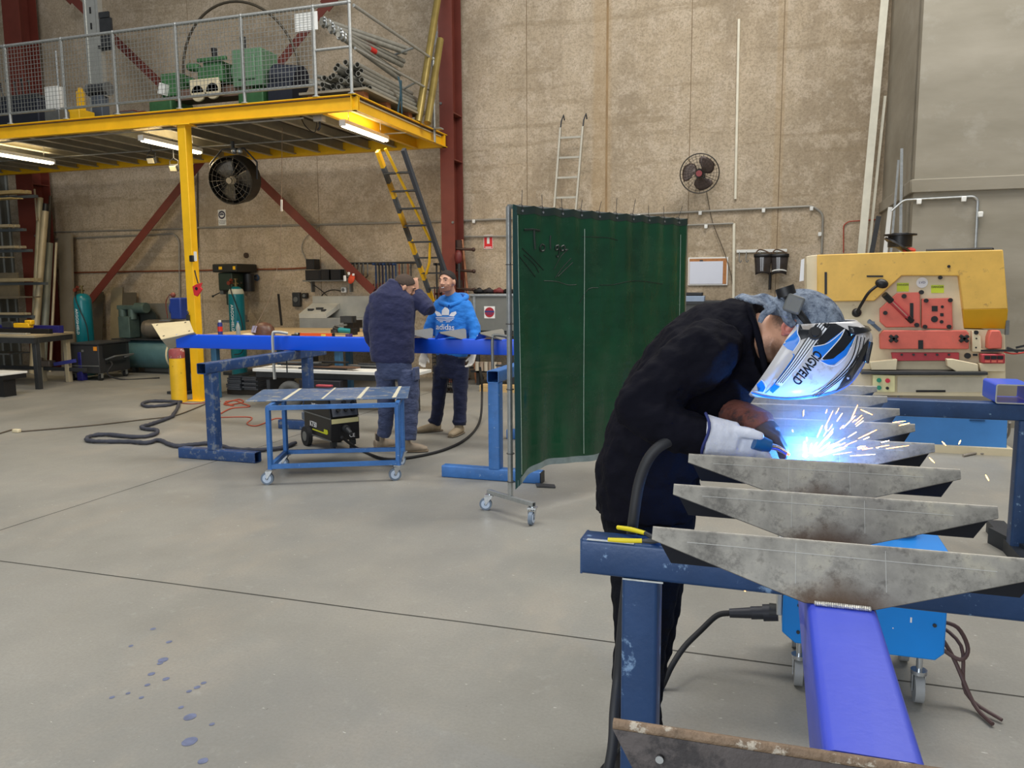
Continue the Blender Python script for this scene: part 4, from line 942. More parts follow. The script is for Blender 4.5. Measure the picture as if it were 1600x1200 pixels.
SB = mat('royal_blue_paint', (6, 84, 226), .35, 0, .05, 2, coat=.2)
SBN = mat('violet_blue_paint', (64, 84, 214), .4, 0, .07, 3, .06, 40, (96, 104, 150), .3, 7, coat=.15)
st = stringer('steel_stringer', 'long bright blue stair stringer lying across the two trestles in front of the two men', 5.6, .1, .155, SB, (-6.45, 7.52, ZS), -pi/2)
# far carriers, ridges along y on the far stringer
xs_ = [P(652, 516, 7.5).x+.0, P(705, 515, 7.5).x, P(766, 515, 7.5).x]
xs_ += [xs_[-1]+.31*(k+1) for k in range(4)]
car0 = None
names = ['leftmost carrier on the far stringer beside the man in navy', 'folded steel carrier on the far stringer in front of the blue hoodie, the middle one', 'folded steel carrier on the far stringer just left of the green screen edge']
for i, x in enumerate(xs_[:3]):
    lab = 'pale folded steel '+names[i] if i == 0 else names[i]
    if car0 is None:
        car0 = thing('stair_carrier', lab, 'bracket', (x, 7.52, ZS+.088), -pi/2)
        carrier_parts(car0, .66, .07, .13, .088, .06, .075, m=mat('far_plate', (142, 142, 136), .45, .4, .1, 6), m2=SB, marks=False)
        car0.rotation_euler = (0, 0, pi/2)
    else: dup(car0, (x, 7.52, ZS+.088), pi/2, lab)
# strap clamp on the stringer
def clampbar(u, Y, lab, m):
    a = P(u, 524, Y-.06); t = thing('beam_clamp', lab, 'clamp', (a.x, Y-.07, ZS))
    ob('clamp_bar', MB().tube([(.12, .1, .03), (.03, .02, .05), (0, 0, .02), (0, -.005, -.2), (0, .0, -.46)], .016, 8, sub=5), m, t)
    ob('clamp_screw', MB().cyl((.02, .03, -.25), (.14, .03, -.25), .01).cyl((.14, .03, -.17), (.14, .03, -.4), .007), DGREY, t)
clampbar(427, 7.44, 'pale steel bar clamp hooked over the far stringer above the blue trolley', ALU)
clampbar(770, 7.44, 'grey clamp hooked over the far stringer at the edge of the green screen', GREY)
# end plate of the far stringer
A, B, C_, D = P(237, 506, 7.95), P(296, 501, 7.95), P(303, 519, 7.46), P(252, 530, 7.40)
t = thing('end_carrier', 'cream folded plate with bolt holes on the left end of the far stringer', 'bracket', D)
cp = mat('cream_primer', (222, 206, 166), .5, 0, .06, 6)
ob('top_leg', MB().prism([A, B, C_, D], (0, 0, -.006)), cp, t, org=D)
ob('lower_leg', MB().prism([D, C_, C_+V((-.02, .2, -.14)), D+V((-.05, .16, -.12))], (0, .006, 0)), mat('grey_primer', (170, 165, 150), .5), t, org=D)
for u, v, Y in ((246, 510, 7.85), (288, 505, 7.85), (293, 516, 7.56), (256, 525, 7.5)):
    pass
for f1, f2 in ((.12, .12), (.88, .12), (.12, .85), (.88, .85)):
    p = (A.lerp(B, f1)).lerp(D.lerp(C_, f1), f2); n_ = (B-A).cross(D-A).normalized(); n_ = n_ if n_.z > 0 else -n_
    ob('bolt_hole', MB().cyl(p+n_*.001, p+n_*.003, .012), BLACK, t, org=D)
# ---------------------------------------------------------------- blue plate trolley
fl_, fr_, bl_, br_ = V((-3.863, 5.479, 0)), V((-2.923, 5.915, 0)), V((-4.073, 6.015, 0)), V((-3.127, 6.424, 0))
t = thing('plate_trolley', 'small blue steel trolley on casters with a scuffed plate top and masking tape strips', 'trolley', fl_); o = fl_
ZT = .66
CP = [fl_, fr_, br_, bl_]
for p in CP:
    ob('leg', rhs(MB(), p+V((0, 0, .13)), p+V((0, 0, ZT-.02)), .035, .035, .004), LBLUE, t, org=o)
for zz, nm in ((ZT-.025, 'top_frame'), (.15, 'bottom_frame')):
    mb = MB()
    for i in range(4): mb.bar(CP[i]+V((0, 0, zz)), CP[(i+1) % 4]+V((0, 0, zz)), .035, .035)
    ob(nm, mb, LBLUE, t, org=o)
ex = (fr_-fl_).normalized(); ey = (bl_-fl_).normalized()
c4 = [G(383.5, 626, ZT+.012), G(637, 621, ZT+.012), G(641, 603.5, ZT+.012), G(411, 608.5, ZT+.012)]
ob('top_plate', MB().prism(c4, (0, 0, -.012)), mat('scuffed_plate', (92, 116, 150), .45, .3, .15, 5, .1, 50, (160, 160, 155), .42, 14), t, org=o, bevel=.003)
tp = mat('masking_tape', (206, 200, 176), .7, 0, .08, 20)
for i, f in enumerate((.22, .46, .68, .9)):
    a, b = c4[0].lerp(c4[1], f), c4[3].lerp(c4[2], f+.02); w_ = ex*(.035 if i != 1 else .02)
    ob('tape_strip', MB().prism([a+V((0, 0, .001)), a+w_+V((0, 0, .001)), b+w_*.8+V((0, 0, .001)), b+V((0, 0, .001))], (0, 0, .0012)), tp, t, org=o)
def caster(par, p, org, r=.05, ang=.5, m=None):
    d = V((cos(ang), sin(ang), 0)); n = V((-d.y, d.x, 0)); c = V((p[0], p[1], r))-d*.03
    wv = ob('caster_wheel', MB().cyl(c-n*.013, c+n*.013, r, n=24).cyl(c-n*.017, c-n*.012, r*.7, n=20, mi=1).cyl(c+n*.012, c+n*.017, r*.7, n=20, mi=1).cyl(c-n*.02, c+n*.02, r*.22, n=10, mi=0), [m or mat('grey_tyre', (110, 124, 140), .5), mat('blue_white_hub', (190, 205, 225), .4)], par, org=org)
    ob('caster_fork', MB().prism([c+n*.022+V((0, 0, -.008)), c+n*.022+d*.05+V((0, 0, r+.012)), c+n*.022-d*.01+V((0, 0, r+.012))], n*.003).prism([c-n*.025+V((0, 0, -.008)), c-n*.025+d*.05+V((0, 0, r+.012)), c-n*.025-d*.01+V((0, 0, r+.012))], n*.003).box(V((p[0], p[1], r*2+.02)), (.06, .06, .012)).cyl(V((p[0], p[1], r*2)), V((p[0], p[1], r*2+.03)), .014), CHROME, wv, org=org)
for p, a in zip(CP, (.3, .6, 1.2, .2)): caster(t, p, o, .052, a)
q = c4[3].lerp(c4[2], .42)+V((0, -.02, .014)); o2 = ob('red_clamp_handle', MB().box((0, 0, .01), (.16, .05, .02)), mat('dull_red', (170, 60, 66), .5), bevel=.008); o2.location = q; tag(o2, 'small dull red bar lying on the blue trolley top', 'tool')
# ---------------------------------------------------------------- black 2-tier welder (KT50)
ang = math.atan2(-.58, .81)
t = thing('portable_welder', 'black wheeled welding machine with a yellow stripe behind the blue plate trolley', 'welder', (-4.0, 6.66, 0), ang)
BP = mat('welder_black', (24, 24, 26), .4, 0, .1, 6)
ob('welder_body', MB().box((-.33, .15, .23), (.66, .3, .22)).prism([(-.66, 0, .345), (0, 0, .345), (-.07, 0, .575), (-.66, 0, .575)], (0, .3, 0)), BP, t, bevel=.006)
ob('trim_strip', MB().box((-.33, -.002, .342), (.665, .008, .012)).box((-.33, -.002, .125), (.665, .008, .012)), GREY, t)
ob('control_panel', MB().prism([(.006, .02, .36), (-.056, .02, .56), (-.056, .28, .56), (.006, .28, .36)], (.006, 0, .002)), mat('panel_grey', (70, 74, 84), .5), t)
for y, z in ((.08, .42), (.16, .42), (.23, .42), (.15, .49), (.24, .48)):
    x = .006-(z-.36)*.31+.008; ob('control_knob', MB().cyl((x, y, z), (x+.025, y, z+.008), .02, n=14), BLACK, t)
ob('warning_strip', MB().box((.003, .15, .315), (.008, .28, .045)), mat('faded_cream', (214, 206, 150), .6), t)
ob('top_sticker', MB().box((-.32, -.003, .53), (.22, .004, .05)), mat('faded_cream', (214, 206, 150), .6), t)
ob('yellow_stripe', MB().box((-.26, -.004, .185), (.36, .004, .012)).prism([(-.16, -.003, .19), (-.06, -.003, .19), (-.07, -.003, .225), (-.15, -.003, .225)], (0, -.003, 0)), mat('lime_yellow', (200, 204, 40), .5), t)
Rx = Matrix.Rotation(pi/2, 4, 'X')
ob('model_lettering', text_mb('KT50', .075, Matrix.Translation((-.42, -.003, .235)) @ Rx), PAPER, t)
ob('brand_lettering', text_mb('WELD', .06, Matrix.Translation((-.36, -.003, .43)) @ Rx), PAPER, t)
ob('panel_lettering', text_mb('DIGITAL INVERTER', .022, fr((-.045, .15, .545), (0, 1, 0), (-.3, 0, .95), (.95, 0, .3))), PAPER, t)
ob('ce_mark', text_mb('CE', .05, fr((.002, .22, .16), (0, 1, 0), (0, 0, 1), (1, 0, 0))), PAPER, t)
ob('torch_socket', MB().cyl((0, .15, .24), (.05, .15, .235), .035).cyl((.05, .15, .235), (.13, .15, .205), .024, .018), DGREY, t)
ob('rear_wheel', MB().cyl((-.55, -.045, .1), (-.55, .0, .1), .1, n=26), RUBBER, t); ob('rear_wheel', MB().cyl((-.55, .3, .1), (-.55, .345, .1), .1, n=26), RUBBER, t)
ob('wheel_hub', MB().cyl((-.55, -.05, .1), (-.55, -.04, .1), .05, n=18), GREY, t)
ob('wheel_axle', MB().cyl((-.55, 0, .1), (-.55, .3, .1), .012), GREY, t)
for y in (.05, .25): ob('front_caster', MB().cyl((-.07, y-.014, .035), (-.07, y+.014, .035), .035, n=16).box((-.06, y, .085), (.05, .05, .05)), DGREY, t)
ob('plug_box', MB().box((-.74, .08, .27), (.14, .1, .08)), mat('grey_blue_plastic', (92, 104, 120), .5), t, bevel=.01)
# ---------------------------------------------------------------- hoses and cables on the floor
def floor_hose(name, label, px, r, m, sub=6, cat='hose', extra=(), wob=0):
    rnd = random.Random(4); pts = []
    for e in px:
        z = e[2] if len(e) > 2 else r+.001
        pts.append(G(e[0], e[1], z))
    pts += [V(e) for e in extra]; o = pts[0].copy(); o.z = 0
    sp = smooth_path(pts, sub)
    for k, p in enumerate(sp):
        if wob: p += V((rnd.uniform(-1, 1)*wob, rnd.uniform(-1, 1)*wob, abs(rnd.uniform(0, 1))*wob))
    rr = [r*(1+(rnd.uniform(-.12, .12) if wob else 0)) for _ in sp]
    ob_ = ob(name, MB().tube(sp, rr, 10), m, org=o); ob_.location = o; return tag(ob_, label, cat)
floor_hose('sleeved_hose', 'thick dark fabric-sleeved hose snaking over the floor left of the trestle', [(284, 628), (262, 627), (235, 627), (222, 631), (232, 635), (262, 633), (279, 629), (276, 640), (271, 647), (268, 651), (250, 658), (232, 664), (221, 667), (228, 670), (244, 672), (243, 678), (215, 683), (165, 679), (140, 682), (137, 688), (160, 690), (200, 690), (228, 692), (248, 688), (262, 693), (277, 697), (300, 695), (330, 693), (365, 702), (410, 703), (440, 700), (462, 692)], .021, mat('sleeve_fabric', (62, 64, 74), .8, 0, .25, 20, .3, 60), wob=.004)
floor_hose('power_cable', 'thin brown cable running across the floor from the left edge to the trestle', [(-20, 682), (0, 677), (22, 671), (30, 674), (60, 672), (150, 664), (220, 656), (270, 650), (300, 640), (335, 625)], .008, mat('brown_cable', (90, 80, 66), .7), cat='cable')
g = G(26, 673, .02); o = ob('cable_plug', MB().box((0, 0, 0), (.09, .05, .04)), CREAM, bevel=.01); o.location = g; tag(o, 'small pale plug joining the thin cable on the floor at far left', 'plug')
om = mat('orange_cable', (176, 84, 62), .6)
floor_hose('extension_cable', 'orange cord looping from behind the trestle to the black welder', [(345, 652), (392, 652), (386, 662), (402, 665), (430, 654), (445, 655)], .007, om, cat='cord')
floor_hose('orange_hose', 'orange hose trailing from the tangled coil behind the trestle', [(345, 646), (362, 638), (390, 635), (378, 630), (368, 626), (352, 628), (360, 632), (380, 628), (372, 624), (350, 631), (365, 634)], .009, om)
floor_hose('thin_cable', 'thin red cord on the floor beside the yellow post foot', [(280, 629), (300, 631), (330, 628), (345, 627)], .006, mat('dull_red_cord', (150, 64, 52), .6), cat='cord')
floor_hose('torch_lead', 'black torch lead curving from the black welder up the trestle behind the screen', [(534, 683, .2), (548, 694, .1), (565, 704), (600, 717), (640, 715), (690, 704), (725, 688), (745, 668), (752, 645, .08), (753, 600, .4), (750, 575, .7)], .014, RUBBER, cat='cable')
# ---------------------------------------------------------------- green welding screen
SA, SBp = V((-1.70, 5.18, 0)), V((-.71, 6.88, 0))
sd = (SBp-SA).normalized(); sn = V((sd.y, -sd.x, 0)); SL = (SBp-SA).length
def PL(u, v):
    d = _ray(u, v); o = V((0, 0, EYE)); t_ = (SA-o).dot(sn)/d.dot(sn); return o+d*t_
def scr(s, z, off=0): return SA+sd*s+V((0, 0, z))+sn*off
t = thing('welding_screen', 'tall dark green welding curtain in a wheeled galvanised frame in the middle of the floor', 'screen', SA); o = SA
ZTOP = 2.135
ob('frame_post', rhs(MB(), scr(0, .14), scr(0, ZTOP), .028, .028, .003, up=sd), GALV, t, org=o)
ob('frame_post', rhs(MB(), scr(SL, .14), scr(SL, ZTOP), .028, .028, .003, up=sd), GALV, t, org=o)
ob('top_rail', MB().bar(scr(0, ZTOP), scr(SL, ZTOP), .026, .026), GALV, t, org=o)
for k, s in enumerate((0, SL)):
    ft = ob('foot_bar', rhs(MB(), scr(s, .135)-sn*.24, scr(s, .135)+sn*.24, .03, .03, .003), GALV, t, org=o)
    for e in (-.225, .225): caster(t, scr(s, 0)+sn*e, o, .045, .9+e*3)
def cz(a):   # drooping top scallops
    k = 10; return .012*abs(sin(a*pi*k))
def curtain(a, b):
    s = .012+a*(SL-.024); top = ZTOP+.014-cz(a); bot = .30-.10*math.exp(-a*16)+.02*sin(a*11)
    z = top+(bot-top)*b
    off = .022+.007*sin(a*13+b*2.0)*b+.01*sin(a*43+3*b)*b*b+.02*math.exp(-((a-.04-.25*b*b*0)**2)/.002)*b
    off += .018*sin((a*60)*(1))*math.exp(-a*9)*b*b+.007*(1-b)**6*cos(a*pi*20)
    return scr(s, z, off)
def curtain_mat():
    m, nt, bs = newmat('green_pvc')
    tc = nd(nt, 'ShaderNodeTexCoord').outputs['Object']
    a = noise(nt, tc, 3, 6, .6); col = ramp(nt, a, [(.3, lin((4, 54, 32))), (.7, lin((10, 72, 44)))])
    d = noise(nt, tc, 2.2, 8, .7, (1, 1, 1.6), (3, 3, 3)); col = mixc(nt, ramp(nt, d, [(.5, 0.), (.75, .3)]), col, lin((40, 84, 60)))  # pale haze of the sheet's reflections painted in as grey-green patches
    nt.links.new(col, bs.inputs['Base Color']); nt.links.new(ramp(nt, d, [(.4, .14), (.7, .36)]), bs.inputs['Roughness'])
    w1 = noise(nt, tc, 4, 5, .6, (1, 1, .35)); n1 = bump(nt, w1, .35, .03, None); bump(nt, noise(nt, tc, 1.5, 3, .5, (.4, .4, 3), (5, 5, 5)), .4, .03, bs, n1)
    return m
ob('curtain', MB().grid(curtain, 110, 60), curtain_mat(), t, org=o, solid=.0015)
dkb = mat('hem_dark_green', (28, 46, 42), .4, 0, .1, 8)
ob('top_hem', MB().grid(lambda a, b: curtain(a, b*.028)+sn*.002, 110, 2), dkb, t, org=o)
ob('side_hem', MB().grid(lambda a, b: curtain(a*.022, b)+sn*.002, 4, 50), mat('hem_teal', (26, 66, 66), .35, 0, .1, 8), t, org=o)
ob('bottom_hem', MB().grid(lambda a, b: curtain(a, .975+b*.025)+sn*.002, 110, 2), mat('hem_worn', (128, 142, 142), .5, 0, .2, 12), t, org=o)
ob('seam_line', MB().tube([curtain(.365, b/30)+sn*.003 for b in range(2, 30)], .0022, 5), mat('pale_seam', (170, 190, 175), .5), t, org=o); ob('edge_piping', MB().tube([curtain(.024, b/30)+sn*.003 for b in range(1, 30)], .002, 5).tube([curtain(.96, b/30)+sn*.003 for b in range(2, 30)], .0018, 5), mat('pale_seam', (170, 190, 175), .5), t, org=o)
for k in range(10):
    a = (k+.5)/10; p = curtain(a, .014)+sn*.004
    ob('grommet', MB().cyl(p, p+sn*.003, .008, n=12), CHROME, t, org=o)
    q = scr(.012+a*(SL-.024), ZTOP+.012); tp_ = q+V((random.uniform(.0, .05), random.uniform(-.02, .03), random.uniform(.07, .12)))
    ob('cable_tie', MB().tube([p+sn*.004, q+sn*.01, tp_], .0022, 5).tor(q-V((0, 0, .012)), .022, .0022, sd, 14, 4), BLACK, t, org=o)
for z in (1.75, 1.35, .9, .45, .25):
    ob('cable_tie', MB().tor(scr(.004, z), .026, .003, (0, 0, 1), 14, 4).tube([scr(0, z, .02), scr(-.03, z+.01, .05)], .002, 4), BLACK, t, org=o)
# handwriting "Tolga" and pen strokes
ink = mat('marker_ink', (10, 30, 20), .5)
def stroke(px, w_=.006):
    pts = [PL(u, v) for u, v in px]; out = []
    for p in smooth_path(pts, 4):
        s = (p-SA).dot(sd); a = (s-.012)/(SL-.024); z = p.z; top = ZTOP+.014-cz(a); bot = .30
        out.append(curtain(a, (z-top)/(bot-top))+sn*.002)
    return out
mb = MB()
def zp(x, y): return (740+x*.225, 300+y*.225)
for st_, w_ in (([(335, 262), (390, 262), (442, 270)], .008), ([(400, 265), (402, 330), (408, 398)], .008), ([(455, 365), (443, 390), (455, 412), (475, 405), (478, 378), (458, 365)], .006), ([(515, 305), (513, 350), (516, 400)], .006), ([(572, 372), (552, 380), (550, 402), (566, 402), (574, 378), (576, 430), (565, 455), (556, 440)], .006), ([(612, 372), (592, 385), (592, 408), (610, 405), (618, 378), (620, 405), (632, 400)], .006),
              ([(320, 385), (400, 470), (470, 545)], .003), ([(300, 440), (360, 520), (410, 590)], .003), ([(330, 430), (400, 500), (435, 560)], .003), ([(660, 460), (600, 530), (550, 600)], .003), ([(640, 400), (590, 450), (540, 540)], .003), ([(670, 490), (620, 540), (570, 590)], .003),
              ([(700, 640), (640, 645), (560, 625), (470, 620)], .002), ([(740, 310), (900, 315), (985, 335)], .002), ([(850, 660), (780, 670), (720, 770)], .002), ([(860, 640), (960, 640), (1100, 620), (1300, 640)], .002)):
    mb.tube(stroke([zp(*q) for q in st_]), w_, 5)
ob('handwriting', mb, ink, t, org=o)
# ---------------------------------------------------------------- timber-topped workbench and what lies on it
BZ = .9
t = thing('timber_workbench', 'long timber-topped workbench with blue legs behind the far blue stringer', 'workbench', (-6.8, 10.7, 0)); o = V((-6.8, 10.7, 0))
ob('bench_top', MB().box((-6.85, 10.75, BZ-.025), (2.6, 2.3, .05)), mat('bench_timber', (186, 160, 118), .6, 0, .2, 3, stretch=(1, 5, 5)), t, org=o, bevel=.005)
ob('bench_frame', MB().box((-6.85, 9.62, BZ-.1), (2.6, .05, .1)).box((-8.1, 10.75, BZ-.1), (.05, 2.2, .1)).box((-5.6, 10.75, BZ-.1), (.05, 2.2, .1)), NBLUE, t, org=o)
for x, y in ((-7.66, 9.66), (-6.33, 11.17), (-5.66, 9.7), (-7.95, 11.7)): ob('leg', MB().box((x, y, (BZ-.05)/2), (.09, .09, BZ-.05)), mat('teal_blue_leg', (58, 106, 140), .5), t, org=o, bevel=.006)
cylinder('teal gas cylinder with pale shoulder standing in front of the drill press', P(371, 500, 11.95).x, 11.95, .135, P(371, 436, 11.95).z-.13, strap=True, text='ARGOSHIELD')
# drill press
dx = P(367, 450, 12.4).x; t = thing('drill_press', 'dark green drill press standing behind the middle gas cylinder', 'drill', (dx, 12.45, 0)); 
z0 = P(367, 440, 12.3).z
ob('column', MB().cyl((0, .05, .0), (0, .05, z0), .045), GREY, t); ob('base', MB().box((0, 0, .03), (.4, .5, .06)), DGREY, t, bevel=.01)
dg = mat('drill_green', (38, 52, 40), .5, .1, .15)
ob('head', MB().box((-.03, -.0, z0+.0), (.3, .55, .32)).cyl((-.03, -.2, z0-.18), (-.03, -.2, z0-.42), .04), dg, t, bevel=.02)
ob('belt_cover', MB().box((0, -.02, z0+.24), (.52, .6, .15)), mat('cover_dark', (34, 34, 30), .5), t, bevel=.02)
ob('warning_label', MB().box((-.08, -.325, z0+.24), (.07, .006, .05)).box((.21, -.325, z0+.24), (.05, .006, .06)), YEL, t)
ob('motor', MB().cyl((.18, .12, z0-.18), (.18, .12, z0+.14), .1, n=18), BLACK, t); ob('left_rack', MB().box((-.22, -.05, z0-.05), (.08, .2, .36)), GREY, t, bevel=.01)
ob('feed_handle', MB().cyl((-.22, -.2, z0-.2), (-.34, -.24, z0-.26), .01).ball((-.34, -.24, z0-.26), .022, 8).cyl((.12, -.2, z0-.12), (.3, -.26, z0-.02), .01).ball((.3, -.26, z0-.02), .022, 8), BLACK, t)
ob('work_table', MB().box((0, -.1, .98), (.36, .36, .04)).cyl((.24, -.16, 1.05), (.28, -.16, 1.05), .05, n=14), GREY, t)
# little things on the bench
def on(u, Y=None, z=BZ): return P(u, 500, Y)
def small(name, lab, cat, u, Y, parts, rz=0, z=BZ):
    q = P(u, 515, Y); t = thing(name, lab, cat, (q.x, Y, z), rz)
    for nm, mb, m in parts: ob(nm, mb, m, t)
    return t
small('spray_can', 'red and blue spray can standing on the timber workbench', 'can', 344, 9.8, [('can_body', MB().lathe([(.034, 0), (.034, .17), (.026, .19), (.012, .195), (0, .195)], n=20), mat('can_blue', (40, 54, 130), .35)), ('label_band', MB().lathe([(.0345, .06), (.0345, .13)], n=20), mat('can_red', (210, 50, 40), .4)), ('can_cap', MB().cyl((0, 0, .19), (0, 0, .225), .02), WHITE)])
small('plastic_bottle', 'clear plastic water bottle in front of the middle gas cylinder', 'bottle', 372, 9.72, [('bottle_body', MB().lathe([(.032, 0), (.034, .02), (.03, .09), (.034, .12), (.02, .17), (.012, .19), (.012, .2), (0, .2)], n=18), mat('clear_plastic', (190, 205, 210), .1, 0, .02, 5, trans=.6)), ('bottle_cap', MB().cyl((0, 0, .2), (0, 0, .215), .015), mat('cap_blue', (60, 120, 190), .4))])
small('welding_helmet', 'brown spotted welding helmet with a pale window lying on the timber workbench', 'helmet', 412, 9.85, [('helmet_shell', MB().lathe([(.15, 0), (.155, .05), (.14, .12), (.1, .17), (.04, .195), (0, .2)], n=22, sx=1.1, sy=.85), mat('helmet_brown', (92, 62, 50), .4, 0, .3, 18)), ('lens_window', MB().box((-.09, -.1, .1), (.1, .02, .1), Euler((-.35, 0, -.45)).to_matrix()), mat('lens_violet', (170, 166, 196), .2)), ('head_band', MB().tor((-.02, -.1, .03), .05, .012, (0, 1, .3), 16, 6), BLACK)])
small('spirit_level', 'orange spirit level lying on the timber workbench', 'level', 494, 9.75, [('level_body', MB().box((0, 0, .03), (.52, .03, .055)), mat('level_orange', (232, 96, 44), .45)), ('vial', MB().box((.12, -.016, .03), (.07, .004, .03)), mat('vial_yellow', (230, 214, 90), .3)), ('end_cap', MB().box((-.27, 0, .03), (.03, .034, .06)).box((.27, 0, .03), (.03, .034, .06)), BLACK)])
small('tape_roll', 'purple tape roll lying on the timber workbench right of the orange level', 'tape', 545, 9.8, [('roll', MB().cyl((0, 0, 0), (0, 0, .05), .05, n=20), mat('tape_purple', (84, 58, 120), .4)), ('core', MB().cyl((0, 0, .05), (0, 0, .052), .025, n=16), BLACK)])
small('angle_grinder', 'teal cordless angle grinder lying on the timber workbench', 'grinder', 538, 10.4, [('tool_body', MB().cyl((-.1, 0, .06), (.16, 0, .05), .04, .035), mat('tool_teal', (20, 130, 140), .45)), ('gear_head', MB().cyl((-.1, 0, .06), (-.2, 0, .07), .042, .05), BLACK), ('disc_guard', MB().cyl((-.18, 0, .02), (-.18, 0, .07), .075, n=20), DGREY), ('battery', MB().box((.2, 0, .05), (.08, .07, .09)), BLACK)], rz=-.3)
small('work_gloves', 'heap of pale gloves and clips on the timber workbench beside the helmet', 'gloves', 388, 9.75, [('glove', MB().ball((0, 0, .02), (.12, .06, .025), 12).ball((.1, .03, .02), (.06, .05, .02), 10), CREAM), ('metal_clip', MB().tube([(.12, 0, .02), (.16, 0, .1), (.2, 0, .02), (.24, .02, .09)], .012, 6, sub=4), CHROME)])
small('vice', 'black bench vice standing at the rear of the timber workbench', 'vice', 552, 11.0, [('vice_body', MB().box((0, 0, .12), (.16, .3, .12)).cyl((0, 0, 0), (0, 0, .08), .1, n=16), BLACK), ('jaw', MB().box((0, -.19, .2), (.2, .05, .1)).box((0, -.1, .2), (.2, .05, .1)), DGREY), ('screw_handle', MB().cyl((0, -.2, .12), (0, -.4, .12), .016).cyl((-.1, -.38, .12), (.1, -.38, .12), .008), GREY)])
small('drill_bit_tray', 'dark tray of small tools left on the timber workbench near the purple tape', 'tray', 470, 9.9, [('tray_body', MB().box((0, 0, .015), (.24, .12, .03)), DGREY), ('tool', MB().box((.05, 0, .04), (.2, .02, .02), Euler((0, 0, .3)).to_matrix()).box((-.05, .02, .04), (.16, .015, .02), Euler((0, 0, -.2)).to_matrix()), ALU)])
# steel post and tool leaning behind
q = P(440, 508, 11.9); o_ = ob('black_bar', MB().bar((0, 0, 0), P(435, 460, 12.4)-q, .04, .02), BLACK); o_.location = q; tag(o_, 'short black bar leaning on the wall behind the timber workbench', 'bar')
# wall shelf with black boxes
sy = WY-.16; a = P(480, 439, sy); b = P(548, 439, sy)
t = thing('wall_shelf', 'thin grey wall shelf carrying black speakers and bins', 'shelf', (a.x, sy, a.z)); ob('shelf_board', MB().box(((b.x-a.x)/2, 0, 0), (b.x-a.x, .3, .02)), GREY, t)
ob('shelf_bracket', MB().box((.05, .1, -.1), (.02, .1, .2)).box((b.x-a.x-.05, .1, -.1), (.02, .1, .2)), GREY, t)
for (u0, u1, v0, v1), lab in (((483, 506, 422, 438), 'wide black speaker at the left of the wall shelf'), ((484, 496, 405, 421), 'small black speaker standing on the wide one on the wall shelf'), ((507, 519, 421, 438), 'black box second from the right on the wall shelf'), ((522, 537, 421, 438), 'black box at the right end of the wall shelf')):
    p0, p1 = P(u0, v1, sy), P(u1, v0, sy); tt = thing('black_speaker', lab, 'speaker', ((p0.x+p1.x)/2, sy-.02, p0.z))
    ob('speaker_case', MB().box((0, 0, (p1.z-p0.z)/2), (p1.x-p0.x, .2, p1.z-p0.z)), BLACK, tt, bevel=.006)
    ob('speaker_grille', MB().box((0, -.103, (p1.z-p0.z)/2), ((p1.x-p0.x)*.85, .006, (p1.z-p0.z)*.85)), mat('grille_charcoal', (34, 33, 34), .8, 0, .3, 80), tt)
# cloth and gloves on brace (orange-red)
q = P(549, 433, 12.2); t = thing('rag_bundle', 'orange and white gloves clipped on the diagonal brace', 'gloves', q)
ob('glove', MB().ball((0, 0, -.03), (.06, .03, .09), 10, R=Euler((0, .5, 0)).to_matrix()), mat('orange_cloth', (214, 80, 48), .8, 0, .2, 14), t)
ob('glove_cuff', MB().box((-.04, -.01, .06), (.04, .03, .05)).box((.05, -.02, .04), (.04, .03, .04)).box((-.12, -.01, -.02), (.05, .02, .1)), PAPER, t, bevel=.01)
# wall panel and sink
a, b = P(480, 510, 12.5), P(600, 475, 12.5)
t = thing('parts_washer', 'pale grey parts washer with a sloping tray against the wall', 'sink', ((a.x+b.x)/2, 12.5, 0)); L = b.x-a.x
ob('washer_body', MB().box((0, 0, .8), (L, .5, .5)), mat('washer_grey', (150, 152, 150), .5), t, bevel=.01)
zt_ = P(500, 476, 12.3).z; ob('splash_back', MB().box((0, .22, 1.2), (L, .02, .45)), mat('washer_pale', (176, 176, 168), .5), t)
ob('sloping_tray', MB().prism([(-L/2, -.25, 1.05), (-L/2, -.25, 1.12), (-L/2, .2, 1.3), (-L/2, .2, 1.2)], (.55, 0, 0)), mat('tray_white', (196, 196, 188), .5), t)
ob('tray_parts', MB().box((-L/2+.15, -.1, 1.19), (.1, .05, .04)).box((-L/2+.3, -.05, 1.21), (.12, .06, .04)).box((-L/2+.42, -.12, 1.18), (.07, .06, .04)), DGREY, t)
for x in (-L/2+.06, L/2-.06): ob('leg', MB().box((x, 0, .28), (.05, .4, .56)), GREY, t)
# charger and small wall fittings
for u, v, w_, h_, m, lab in ((464, 468, .16, .26, DGREY, 'dark charger box hanging on the wall beside the parts washer'), (477, 462, .1, .1, BLACK, 'small black socket on the wall right of the charger box'), (538, 453, .1, .1, WHITE, 'white double power point under the wall shelf')):
    q = P(u, v, WY-.05); tt = thing('wall_box', lab, 'electrical box', q); ob('box_case', MB().box((0, 0, 0), (w_, .08, h_)), m, tt, bevel=.015); ob('box_face', MB().cyl((0, -.04, .0), (0, -.05, 0), w_*.3), GREY, tt)
conduit('black cable hanging from the white power point under the shelf', [(538, 456), (520, 452), (504, 458), (497, 476)], .008, WY-.03, m=BLACK, name='cable', cat='cable')
conduit('loose cable drooping from the shelf across to the washer', [(482, 440), (500, 452), (530, 480)], .006, WY-.04, m=BLACK, name='cable', cat='cable')
